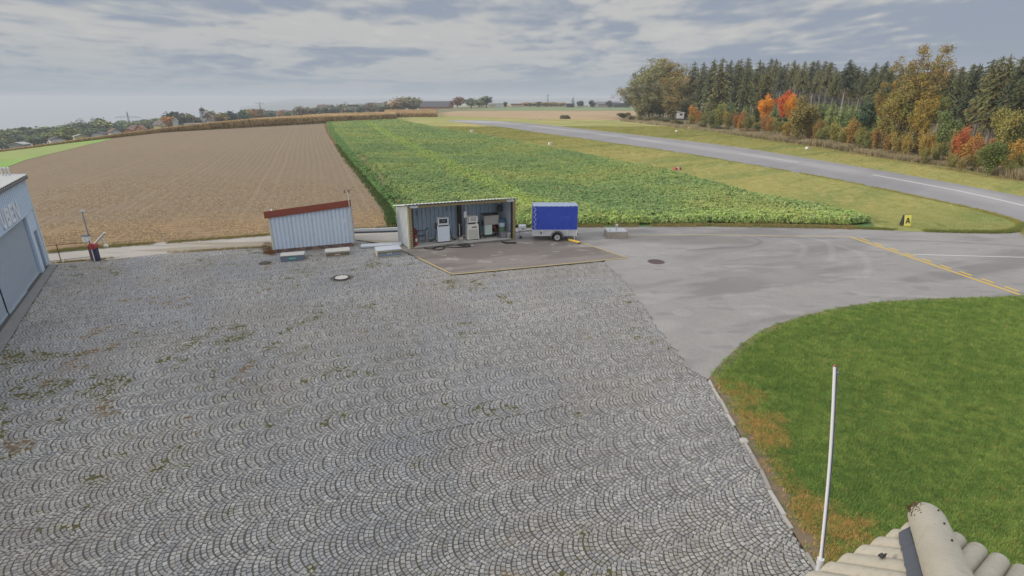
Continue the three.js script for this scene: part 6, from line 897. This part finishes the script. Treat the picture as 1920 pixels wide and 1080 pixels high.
const shrubs = [[1301, 236, 195, 0.95, A(186, 118, 44), 'orange-red shrub crown by the hunting stand'], [1294, 238, 214, 0.9, YG, 'yellow-green shrub at the foot of the orange one'], [1318, 239, 208, 0.9, OL, 'olive shrub right of the hunting stand'], [1347, 243, 190, 0.75, A(124, 128, 60), 'tall yellow-green shrub among olive ones'], [1335, 243, 206, 0.8, GR, 'green shrub between the two yellow-green ones'], [1362, 246, 207, 0.75, A(140, 124, 60), 'ochre shrub left of the small red one'], [1378, 247, 207, 0.85, A(156, 78, 52), 'red shrub low before the young spruces'], [1389, 248, 206, 0.6, A(172, 88, 48), 'second, brighter red shrub of the pair'], [1386, 250, 222, 0.6, A(196, 136, 44), 'small bright orange shrub under the red pair'], [1402, 251, 214, 0.8, A(116, 118, 64), 'grey-green shrub left of the round orange maple'], [1418, 253, 222, 0.8, GR, 'dark green shrub under the round orange maple'], [1433, 255, 212, 0.6, A(170, 100, 58), 'rusty shrub under the orange maple'], [1446, 256, 213, 0.7, A(168, 108, 52), 'orange-brown shrub left of the pale maple trunk'], [1455, 258, 222, 0.8, OL, 'olive shrub at the pale maple trunk'], [1470, 262, 218, 0.7, A(164, 130, 56), 'yellow shrub left of the rounded olive tree'], [1515, 268, 222, 0.75, A(170, 128, 66), 'sandy orange shrub right of the rounded olive tree'], [1532, 271, 220, 0.7, A(150, 88, 56), 'russet shrub in the middle of the thicket'], [1540, 274, 236, 0.9, GR, 'low green shrub in front of the russet one'], [1562, 275, 217, 0.65, A(140, 136, 60), 'tall yellow-green shrub in the middle of the thicket'], [1577, 277, 230, 0.9, A(128, 126, 60), 'broad olive-yellow shrub beside the tall yellow-green one'], [1592, 278, 219, 0.7, A(182, 120, 54), 'orange-topped shrub left of the dark young spruce'], [1607, 281, 234, 0.9, A(136, 134, 62), 'yellow-green shrub below the dark young spruces'], [1622, 284, 230, 0.85, GR, 'dark green shrub left of the golden-brown tree'], [1640, 288, 228, 0.7, A(160, 96, 62), 'rusty pink shrub at the golden-brown tree'], [1661, 292, 236, 0.75, A(158, 84, 56), 'red-brown shrub left of the green lower tree'], [1676, 295, 246, 0.8, A(164, 140, 74), 'straw-yellow shrub under the green lower tree'], [1697, 298, 240, 0.6, A(178, 134, 60), 'small golden shrub under the tallest tree'], [1724, 302, 238, 0.5, A(186, 138, 56), 'golden yellow cone-shaped shrub, left of a pair'], [1741, 303, 244, 0.5, A(184, 132, 54), 'golden yellow shrub, right of the pair'], [1752, 308, 262, 0.9, A(110, 116, 70), 'grey-green low shrub under the pale green young tree'], [1778, 310, 240, 0.7, A(160, 88, 54), 'brick-red shrub left of the bright red bush'], [1793, 312, 231, 0.62, A(180, 90, 52), 'bright red bush, the reddest on the right side'], [1812, 314, 246, 0.85, A(182, 116, 52), 'orange bush right of the bright red one'], [1836, 318, 256, 0.85, A(156, 74, 56), 'crimson-brown bush before the bare spruce trunks'], [1826, 322, 280, 0.95, A(120, 118, 66), 'olive bush below the orange one'], [1872, 322, 262, 0.8, A(170, 128, 60), 'ochre bush under the birch-like tree'], [1900, 326, 258, 0.9, A(178, 128, 48), 'golden bush close to the right edge'], [1915, 332, 280, 1.0, A(132, 124, 60), 'olive-yellow bush at the very right edge'], [1894, 334, 292, 1.0, A(104, 112, 62), 'green bush before the golden one on the right'], [1782, 318, 284, 1.0, A(124, 112, 72), 'drab brown-green bush on the edge, right part'], [1800, 322, 288, 1.0, A(136, 116, 76), 'straw-brown bush on the edge below the red bush'], [1730, 309, 274, 1.0, A(104, 106, 64), 'dull green bush before the low blue-green spruces'], [1955, 340, 280, 1.0, A(120, 116, 60), 'olive bush beyond the right edge'], [1945, 330, 250, 0.8, A(160, 110, 56), 'rusty bush beyond the right edge']];
shrubs.forEach(([px, py, t, w, c0, lab], i) => { const c = mix3(c0, A(146, 142, 80), lab.startsWith('bright red') ? 0.15 : px > 1500 && px < 1790 ? 0.55 : 0.35).map(v => v * 1.12);  const p = level(px, py - 1); tree(bushes[i % 4], 'shrub', lab, 'shrub', p, topOver(p, px, t), w * (px > 1600 ? 0.55 : 0.68), c, BARK); });
{ // low undergrowth and dry grass along the forest edge
  const zone2 = px => px < 1400 ? 'right of the hunting stand' : px < 1500 ? 'below the orange maples' : px < 1600 ? 'in the middle of the edge' : px < 1740 ? 'below the tallest tree' : 'at the right edge';
  const r = rng(301); const G = 'low brown undergrowth along the forest edge';
  for (let px = 1170; px < 2060; px += 9 + 7 * r()) { const p = baseAt(px, 1.5 + 4 * r()); tree(bushes[Math.floor(r() * 4)], 'low_shrub', px < 1290 ? 'low drab shrub at the foot of the corner trees' : px > 1600 ? 'low russet bramble shrub ' + zone2(px) : 'low grey-green shrub in the dry grass ' + zone2(px), 'shrub', p, topOver(p, px, forestEdge(px) - 10 - 8 * r()), 1.2 + 0.7 * r(), px > 1600 ? [A(122, 88, 70), A(116, 98, 66), A(108, 104, 62)][Math.floor(r() * 3)] : [A(126, 116, 76), A(104, 104, 66), A(120, 96, 66)][Math.floor(r() * 3)], BARK, px < 1290 ? 'low shrubs at the forest corner' : 'low shrubs ' + zone2(px)); }
  for (let px = 1290; px < 2060; px += 8 + 5 * r()) { const p = baseAt(px, 10 + 10 * r()); tree(bushes[Math.floor(r() * 4)], 'thicket_shrub', 'mid-height mixed shrub of the forest-edge thicket ' + zone2(px), 'shrub', p, topOver(p, px, forestEdge(px) - 26 - 12 * r()), 1.0 + 0.3 * r(), [A(136, 138, 74), A(112, 126, 72), A(140, 128, 70), A(156, 152, 78), A(158, 124, 68)][Math.floor(r() * 5)], BARK, 'thicket shrubs ' + zone2(px)); }
  const l = []; for (let i = 0; i < 26000; i++) { const px = mix(1165, 2000, r()); const p = baseAt(px, r() * r() * 12 - 1.5); const heap = fbm(p.x * 0.12, p.z * 0.12 + 4, 3); const s = (1.6 + 2.2 * r() * heap * 2) * (px > 1380 && px < 1600 ? 1.25 : 0.8); l.push([p.x, 0.0, p.z, r() * 6.28, s * 1.3, s * (0.7 + 0.5 * heap), r() < 0.2 ? A(116, 118, 70) : mix3(A(160, 142, 110), A(196, 180, 148), r() * heap * 1.6)]); }
  scatter('dry_grass', blade(14, 12, 0.30, 0.20, 0.2), grassMat, l, 'tall pale dry grass along the forest edge', 'grass');
}
// ================================================================ the village and the fields' far side
const far = (px, d) => { const q = atDist(px, 215, d); const y = ground(q.x, q.z); return new THREE.Vector3(q.x, y, q.z); };
const hOf = (p, px, py) => topOver(p, px, py);
{
  const r = rng(400);
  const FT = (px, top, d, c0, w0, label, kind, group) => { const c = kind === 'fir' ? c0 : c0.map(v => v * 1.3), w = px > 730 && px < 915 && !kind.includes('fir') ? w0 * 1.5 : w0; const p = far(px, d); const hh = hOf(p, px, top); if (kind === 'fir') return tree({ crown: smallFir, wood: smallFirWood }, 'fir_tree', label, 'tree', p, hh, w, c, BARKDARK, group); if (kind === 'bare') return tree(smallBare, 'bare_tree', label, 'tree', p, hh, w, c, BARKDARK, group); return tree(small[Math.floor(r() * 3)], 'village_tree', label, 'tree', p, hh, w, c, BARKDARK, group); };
  const skyline = table([[-40, 250], [10, 243], [25, 240], [50, 239], [75, 237], [100, 236], [130, 230], [165, 227], [185, 226], [205, 229], [225, 227], [250, 228], [275, 222], [300, 222], [480, 210]]);
  const vz = px => px < 70 ? 'at the far left' : px < 140 ? 'behind the grey gabled house' : px < 200 ? 'behind the white gabled house' : 'left of the power pylon';
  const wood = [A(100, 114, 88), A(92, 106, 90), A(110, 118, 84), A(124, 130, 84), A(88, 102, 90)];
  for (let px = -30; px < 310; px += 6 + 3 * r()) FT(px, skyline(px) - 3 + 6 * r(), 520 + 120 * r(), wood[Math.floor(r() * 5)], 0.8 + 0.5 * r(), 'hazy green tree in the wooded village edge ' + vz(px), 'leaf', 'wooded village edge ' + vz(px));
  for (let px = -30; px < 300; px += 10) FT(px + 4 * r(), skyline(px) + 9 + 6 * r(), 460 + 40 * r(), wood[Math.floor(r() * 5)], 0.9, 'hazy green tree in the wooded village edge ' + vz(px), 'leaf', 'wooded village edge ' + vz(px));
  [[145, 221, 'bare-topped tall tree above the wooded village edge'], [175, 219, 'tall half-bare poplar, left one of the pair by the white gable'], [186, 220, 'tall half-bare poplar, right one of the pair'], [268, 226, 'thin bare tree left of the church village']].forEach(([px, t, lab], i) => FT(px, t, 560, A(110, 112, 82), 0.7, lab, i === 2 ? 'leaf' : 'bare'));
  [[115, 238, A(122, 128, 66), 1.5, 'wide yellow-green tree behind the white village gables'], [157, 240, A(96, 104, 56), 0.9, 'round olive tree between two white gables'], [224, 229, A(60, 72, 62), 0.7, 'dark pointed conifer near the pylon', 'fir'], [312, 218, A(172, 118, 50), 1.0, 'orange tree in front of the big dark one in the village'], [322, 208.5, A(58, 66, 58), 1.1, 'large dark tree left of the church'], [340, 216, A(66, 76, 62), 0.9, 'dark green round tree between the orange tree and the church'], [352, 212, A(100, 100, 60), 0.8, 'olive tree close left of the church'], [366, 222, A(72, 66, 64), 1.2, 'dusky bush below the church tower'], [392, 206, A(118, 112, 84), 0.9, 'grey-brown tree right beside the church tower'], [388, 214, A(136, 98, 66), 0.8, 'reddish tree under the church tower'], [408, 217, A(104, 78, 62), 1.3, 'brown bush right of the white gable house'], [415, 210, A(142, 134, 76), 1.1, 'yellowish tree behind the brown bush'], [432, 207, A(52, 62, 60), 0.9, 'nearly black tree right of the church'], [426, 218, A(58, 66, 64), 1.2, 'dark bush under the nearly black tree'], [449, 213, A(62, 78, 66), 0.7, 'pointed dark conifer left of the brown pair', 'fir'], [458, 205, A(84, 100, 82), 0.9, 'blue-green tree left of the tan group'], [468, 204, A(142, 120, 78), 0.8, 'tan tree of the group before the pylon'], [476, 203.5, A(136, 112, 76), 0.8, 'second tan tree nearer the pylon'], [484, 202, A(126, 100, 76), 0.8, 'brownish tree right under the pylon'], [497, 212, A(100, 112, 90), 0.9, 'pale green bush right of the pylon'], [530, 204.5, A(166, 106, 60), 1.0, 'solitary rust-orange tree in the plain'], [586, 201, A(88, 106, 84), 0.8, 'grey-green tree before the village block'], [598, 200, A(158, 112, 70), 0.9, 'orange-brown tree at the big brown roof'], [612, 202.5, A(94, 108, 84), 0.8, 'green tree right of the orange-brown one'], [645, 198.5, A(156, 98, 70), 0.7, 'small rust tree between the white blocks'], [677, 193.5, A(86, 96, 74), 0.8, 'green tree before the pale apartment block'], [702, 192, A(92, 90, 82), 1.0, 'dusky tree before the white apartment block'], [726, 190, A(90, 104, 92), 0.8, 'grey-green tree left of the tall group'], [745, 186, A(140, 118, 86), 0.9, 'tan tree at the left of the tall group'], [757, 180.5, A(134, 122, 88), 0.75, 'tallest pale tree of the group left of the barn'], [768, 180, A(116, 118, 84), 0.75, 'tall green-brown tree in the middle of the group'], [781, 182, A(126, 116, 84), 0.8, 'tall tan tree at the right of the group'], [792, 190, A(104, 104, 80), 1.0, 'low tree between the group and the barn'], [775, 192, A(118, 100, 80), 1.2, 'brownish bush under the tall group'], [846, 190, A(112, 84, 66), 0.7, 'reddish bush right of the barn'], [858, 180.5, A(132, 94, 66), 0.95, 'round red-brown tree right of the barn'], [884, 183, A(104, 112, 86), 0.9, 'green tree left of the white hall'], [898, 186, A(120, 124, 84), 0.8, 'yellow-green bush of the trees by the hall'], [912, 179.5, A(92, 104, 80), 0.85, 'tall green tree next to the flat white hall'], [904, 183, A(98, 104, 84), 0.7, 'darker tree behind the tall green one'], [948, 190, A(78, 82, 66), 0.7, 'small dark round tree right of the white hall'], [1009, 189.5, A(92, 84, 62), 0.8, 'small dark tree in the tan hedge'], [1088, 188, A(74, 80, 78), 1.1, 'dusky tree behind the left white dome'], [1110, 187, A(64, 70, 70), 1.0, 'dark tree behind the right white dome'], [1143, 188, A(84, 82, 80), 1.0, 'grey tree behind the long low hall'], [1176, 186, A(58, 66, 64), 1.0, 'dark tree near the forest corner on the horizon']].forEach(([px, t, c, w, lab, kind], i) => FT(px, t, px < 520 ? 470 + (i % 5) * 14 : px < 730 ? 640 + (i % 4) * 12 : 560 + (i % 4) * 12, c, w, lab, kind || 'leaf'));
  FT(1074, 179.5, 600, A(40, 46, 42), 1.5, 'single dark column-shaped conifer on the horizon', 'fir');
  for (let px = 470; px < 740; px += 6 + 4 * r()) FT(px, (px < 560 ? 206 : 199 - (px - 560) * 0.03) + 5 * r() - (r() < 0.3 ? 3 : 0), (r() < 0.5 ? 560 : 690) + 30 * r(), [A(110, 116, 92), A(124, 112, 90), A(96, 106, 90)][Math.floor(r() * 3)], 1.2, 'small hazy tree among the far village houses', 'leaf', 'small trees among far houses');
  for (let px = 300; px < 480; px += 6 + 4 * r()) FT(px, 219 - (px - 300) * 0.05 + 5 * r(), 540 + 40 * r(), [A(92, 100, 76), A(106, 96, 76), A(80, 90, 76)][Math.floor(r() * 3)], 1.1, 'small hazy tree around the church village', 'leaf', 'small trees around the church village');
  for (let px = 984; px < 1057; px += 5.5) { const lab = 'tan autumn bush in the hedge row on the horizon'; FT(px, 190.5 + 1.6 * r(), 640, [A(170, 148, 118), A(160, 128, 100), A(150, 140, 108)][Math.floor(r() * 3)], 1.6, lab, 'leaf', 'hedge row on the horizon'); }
}
// houses
function house(name, label, px, eaveY, ridgeY, wpx, d, wall, roof, turn, o = {}) {
  const p = far(px, d), sc = p.distanceTo(new THREE.Vector3(0, H, 0)) / 1000 / Math.max(1, Math.hypot(1, (px - 960) / 1000)) * 1.06; const w = wpx * sc, he = Math.max(2.2, hOf(p, px, eaveY)), hr = Math.max(he + (o.flat ? 0.3 : 1), hOf(p, px, ridgeY)), dp = o.deep || w * 0.8;
  const b = thing(name, label, o.cat || 'house', p, turn);
  if (o.flat) { part('wall', box(w, he, dp, 0, he / 2, 0), wall, b); part('roof', box(w + 0.5, hr - he, dp + 0.5, 0, (hr + he) / 2, 0), roof, b); }
  else if (o.dome) { const s = new THREE.Shape(); s.absarc(0, 0, w / 2, 0, Math.PI); const g = new THREE.ExtrudeGeometry(s, { depth: dp, bevelEnabled: false, curveSegments: 16 }); g.scale(1, (hr - he * 0.5) / (w / 2), 1); g.translate(0, he * 0.5, -dp / 2); part('roof', g, roof, b); part('wall', box(w, he * 0.5, dp, 0, he * 0.25, 0), wall, b); }
  else { const s = new THREE.Shape([new THREE.Vector2(-w / 2, 0), new THREE.Vector2(w / 2, 0), new THREE.Vector2(w / 2, he), new THREE.Vector2(0, hr - 0.15), new THREE.Vector2(-w / 2, he)]); const g = new THREE.ExtrudeGeometry(s, { depth: dp, bevelEnabled: false }); g.translate(0, 0, -dp / 2); part('wall', g, wall, b);
    const rs = (sx) => { const l = Math.hypot(w / 2 + 0.5, (hr - he) * (1 + 1 / w)), a = Math.atan2(hr - he, w / 2); return box(l, 0.25, dp + 1.2, sx * w / 4 + sx * 0.25, (he + hr) / 2 - 0.1, 0, 0, 0, -sx * a); }; const rf = part('roof', [rs(-1), rs(1)], roof, b); if (o.chimney) part('chimney', box(0.7, 1.6, 0.7, w * 0.15, hr + 0.2, -dp * 0.2), paint(A(120, 100, 92), 0.9), rf); }
  const n = o.win || 0, fl = o.floors || 1; for (let f = 0; f < fl; f++) for (let i = 0; i < n; i++) { const x = (i + 0.5) / n * w * 0.86 - w * 0.43, y = he * (f + 0.55) / fl; const wn = part('window', box(w / n * 0.42, he / fl * 0.42, 0.12, x, y, dp / 2 + 0.04), paint(A(78, 84, 92), 0.3), b); if (o.balcony) part('balcony', box(w / n * 0.7, he / fl * 0.22, 0.8, x, y - he / fl * 0.36, dp / 2 + 0.45), paint(A(176, 166, 156), 0.8), b); }
  if (o.gableWin) part('window', box(w * 0.13, (hr - he) * 0.28, 0.12, 0, mix(he, hr, 0.30), dp / 2 + 0.05), paint(A(74, 80, 90), 0.3), b);
  return b;
}
const WW = paint(A(184, 186, 186), 0.8), WC = paint(A(176, 170, 152), 0.8), WY = paint(A(190, 178, 130), 0.8), WO = paint(A(186, 130, 100), 0.8), RG = paint(A(150, 150, 148), 0.8), RB = paint(A(104, 84, 78), 0.85), RR = paint(A(140, 98, 82), 0.85), RD2 = paint(A(84, 78, 82), 0.85), GM = paint(A(186, 192, 196), 0.6);
house('village_house', 'pale grey roofed house at the far left edge behind the maize', 20, 277, 270.5, 22, 420, RG, paint(A(172, 172, 168), 0.8), 0.2, {}); house('village_house', 'grey gabled house second from the left behind the maize', 93, 266, 256.5, 20, 430, WW, RD2, 0.9, { gableWin: 1 }); house('village_house', 'house with grey roof and cream wall left of the white gable', 140, 261, 253, 19, 430, WY, RG, 0.8, { chimney: 1 }); house('village_house', 'white gabled house facing the field with a round attic window', 178, 256, 247, 19, 430, WW, RD2, 0.15, { gableWin: 1 }); house('village_house', 'dark-roofed house with white gable edge right of the white one', 207, 250, 241, 16, 440, WW, RB, 1.0, {}); house('village_house', 'low salmon-coloured house wall beside the red roofs', 235, 246, 241.5, 12, 440, WO, RR, 0.4, {}); house('village_house', 'large red-brown roofed house behind the salmon wall', 250, 242, 235, 22, 450, WO, RB, 1.2, { chimney: 1 }); house('village_house', 'house with bright red gable right of the red-brown roof', 258, 243, 235, 13, 440, WO, RR, 0.1, {}); house('village_house', 'brown-roofed house with yellow wall left of the orange tree', 296, 234, 227, 16, 450, WY, paint(A(112, 104, 102), 0.85), 1.45, { win: 3 }); house('village_house', 'small house with bright white roof under the large dark tree', 326, 226, 221.5, 8, 462, WW, WW, 0.5, {}); house('village_house', 'white gabled house at the foot of the church tower', 391, 228, 221, 10, 440, WW, RB, 0.1, { gableWin: 1 }); house('village_house', 'long low white building left of the church house', 360, 235, 232.5, 26, 440, WW, RG, 0.1, { flat: 1, deep: 6 });
house('village_house', 'white low building in the plain right of the pylon', 509, 212, 207.5, 18, 600, WW, RG, 0.2, { flat: 1, win: 4 }); house('village_house', 'long beige building in the plain right of the rust-orange tree', 558, 210, 207, 36, 600, WC, RG, 0.1, { flat: 1, win: 6 }); house('village_house', 'big brown-roofed house with white walls in the far village', 612, 205, 196.5, 30, 600, WW, RB, 1.5, { win: 5, chimney: 1 }); house('village_house', 'small white house right of the big brown roof', 635, 206, 202, 13, 600, WW, RR, 0.3, {}); house('apartment_block', 'pale apartment block with balconies, left one in the far village', 664, 199.5, 196, 17, 610, WC, RB, 0.1, { flat: 1, win: 4, floors: 3, balcony: 1, cat: 'apartment block' }); house('apartment_block', 'white apartment block with balconies, middle one in the far village', 683, 197, 194.5, 18, 610, WW, GM, 0.1, { flat: 1, win: 4, floors: 3, balcony: 1, cat: 'apartment block' }); house('apartment_block', 'wide apartment block with dark windows behind the dusky tree', 704, 195.5, 193, 26, 610, WC, RG, 0.05, { flat: 1, win: 7, floors: 3, cat: 'apartment block' }); house('village_house', 'bright white gabled house left of the tall tree group', 729, 199, 194.5, 14, 610, WW, GM, 0.1, { win: 2, floors: 2 });
house('barn', 'large dark-roofed barn between the tree groups on the horizon', 820, 201.5, 190, 42, 540, paint(A(150, 112, 96), 0.9), paint(A(84, 82, 88), 0.9), 1.45, { deep: 26, win: 3, cat: 'barn' }); house('hall', 'flat white hall right of the green trees on the horizon', 929, 195, 193, 24, 560, WW, GM, 0.05, { flat: 1, deep: 12, cat: 'hall' }); house('barn', 'small tan shed in front of the flat white hall', 924, 201.5, 198.5, 10, 550, WC, RR, 0.05, { flat: 1, cat: 'shed' });
house('barn', 'low red-roofed building left of the hedge row', 968, 196.5, 194.3, 18, 620, WC, RR, 0.1, { flat: 1, cat: 'barn' }); house('hall', 'white dome-roofed hall beside the column-shaped conifer', 1086, 195, 191.3, 14, 600, WW, WW, 0.1, { dome: 1, cat: 'hall' }); house('hall', 'white dome-roofed hall, the right-hand one of two', 1110, 195, 191, 12, 600, WW, WW, 0.1, { dome: 1, cat: 'hall' }); house('hall', 'long low grey hall on the horizon left of the forest', 1139, 194.5, 190.5, 34, 620, paint(A(150, 140, 140), 0.8), paint(A(112, 110, 120), 0.8), 1.5, { deep: 24, cat: 'hall' }); house('hall', 'dark low hall next to the forest corner', 1160, 196, 193, 22, 600, paint(A(84, 86, 92), 0.8), paint(A(104, 104, 112), 0.8), 0.1, { flat: 1, cat: 'hall' });
house('hall', 'low dark shelter left of the column-shaped conifer', 1068, 196, 194, 12, 610, paint(A(70, 72, 74), 0.8), paint(A(84, 86, 88), 0.8), 0.1, { flat: 1, cat: 'shed' });
{ // church
  const p = far(380, 500), o = thing('church', 'white church tower with a dark onion dome above the village', 'church', p, 0.3); const hb = hOf(p, 380, 208.5), ht = hOf(p, 380, 200.5), w = 3.4;
  part('tower', [box(w, hb, w, 0, hb / 2, 0), box(w * 1.08, 0.5, w * 1.08, 0, hb * 0.72, 0)], WW, o); for (const y of [0.86, 0.6]) part('window', box(0.9, 1.6, 0.1, 0.2, hb * y, w / 2 + 0.03), paint(A(90, 94, 100), 0.5), o);
  const k = ht - hb, dm = part('dome', new THREE.LatheGeometry([[w * 0.62, 0], [w * 0.5, k * 0.08], [w * 0.56, k * 0.22], [w * 0.66, k * 0.36], [w * 0.56, k * 0.54], [w * 0.30, k * 0.68], [w * 0.16, k * 0.8], [0.12, k * 0.92], [0.02, k]].map(([a, b]) => new THREE.Vector2(a, hb + b)), 12), paint(A(66, 68, 76), 0.6), o); part('finial', bar([0, ht, 0], [0, ht + 1.2, 0], 0.12), DARK, dm);
  part('nave', box(7, 6, 12, 3.5, 3, -3), WW, o); const s = new THREE.Shape([new THREE.Vector2(-4, 0), new THREE.Vector2(4, 0), new THREE.Vector2(0, 3.4)]); const g = new THREE.ExtrudeGeometry(s, { depth: 12.6, bevelEnabled: false }); g.translate(3.5, 6, -9.3); part('nave_roof', g, RB, o);
}
// pylons
for (const [px, top, arm, aw, d, lab] of [[239, 209, 220, 36, 700, 'wide-armed power pylon behind the left village'], [490, 191.5, 194, 14, 900, 'power pylon in the plain right of the church village'], [649.5, 190, 193, 8, 1100, 'thin power pylon over the far village blocks'], [1026.5, 176, 179, 6, 1100, 'lone power pylon on the hazy horizon']]) {
  const p = far(px, Math.min(d, 890)), o = thing('power_pylon', lab, 'pylon', p, 0.1), hh = hOf(p, px, top), ya = hOf(p, px, arm), sc = Math.min(d, 890) / 1000, hw = aw / 2 * sc, g = [], b = Math.max(1.3, hh * 0.06);
  for (const [x, z] of [[-b, -b], [b, -b], [-b, b], [b, b]]) g.push(bar([x, 0, z], [x * 0.15, hh * 0.97, z * 0.15], 0.20, 0.12, 4)); for (let i = 0; i < 8; i++) { const f = i / 8, f2 = (i + 1) / 8, q = b * (1 - 0.85 * f), q2 = b * (1 - 0.85 * f2); g.push(bar([-q, hh * f, b * 0.5], [q2, hh * f2, b * 0.5], 0.09, 0.09, 4), bar([q, hh * f, b * 0.5], [-q2, hh * f2, b * 0.5], 0.09, 0.09, 4)); } g.push(bar([0, hh * 0.9, 0], [0, hh, 0], 0.15, 0.08, 4));
  part('mast', g, paint(A(120, 126, 132), 0.7), o); part('crossarm', [bar([-hw, ya, 0], [hw, ya, 0], 0.13, 0.13, 4), bar([-hw, ya, 0], [0, ya + hh * 0.07, 0], 0.12, 0.12, 4), bar([hw, ya, 0], [0, ya + hh * 0.07, 0], 0.12, 0.12, 4)], paint(A(120, 126, 132), 0.7), o); part('insulator', [-1, -0.6, 0.6, 1].map(f => bar([f * hw, ya, 0], [f * hw, ya - 1.5, 0], 0.12, 0.12, 4)), paint(A(120, 126, 132), 0.7), o);
}
scene.traverse(o => { if (o.isMesh) { o.receiveShadow = true; if (!o.name) o.name = 'part'; } });
renderer.render(scene, camera);
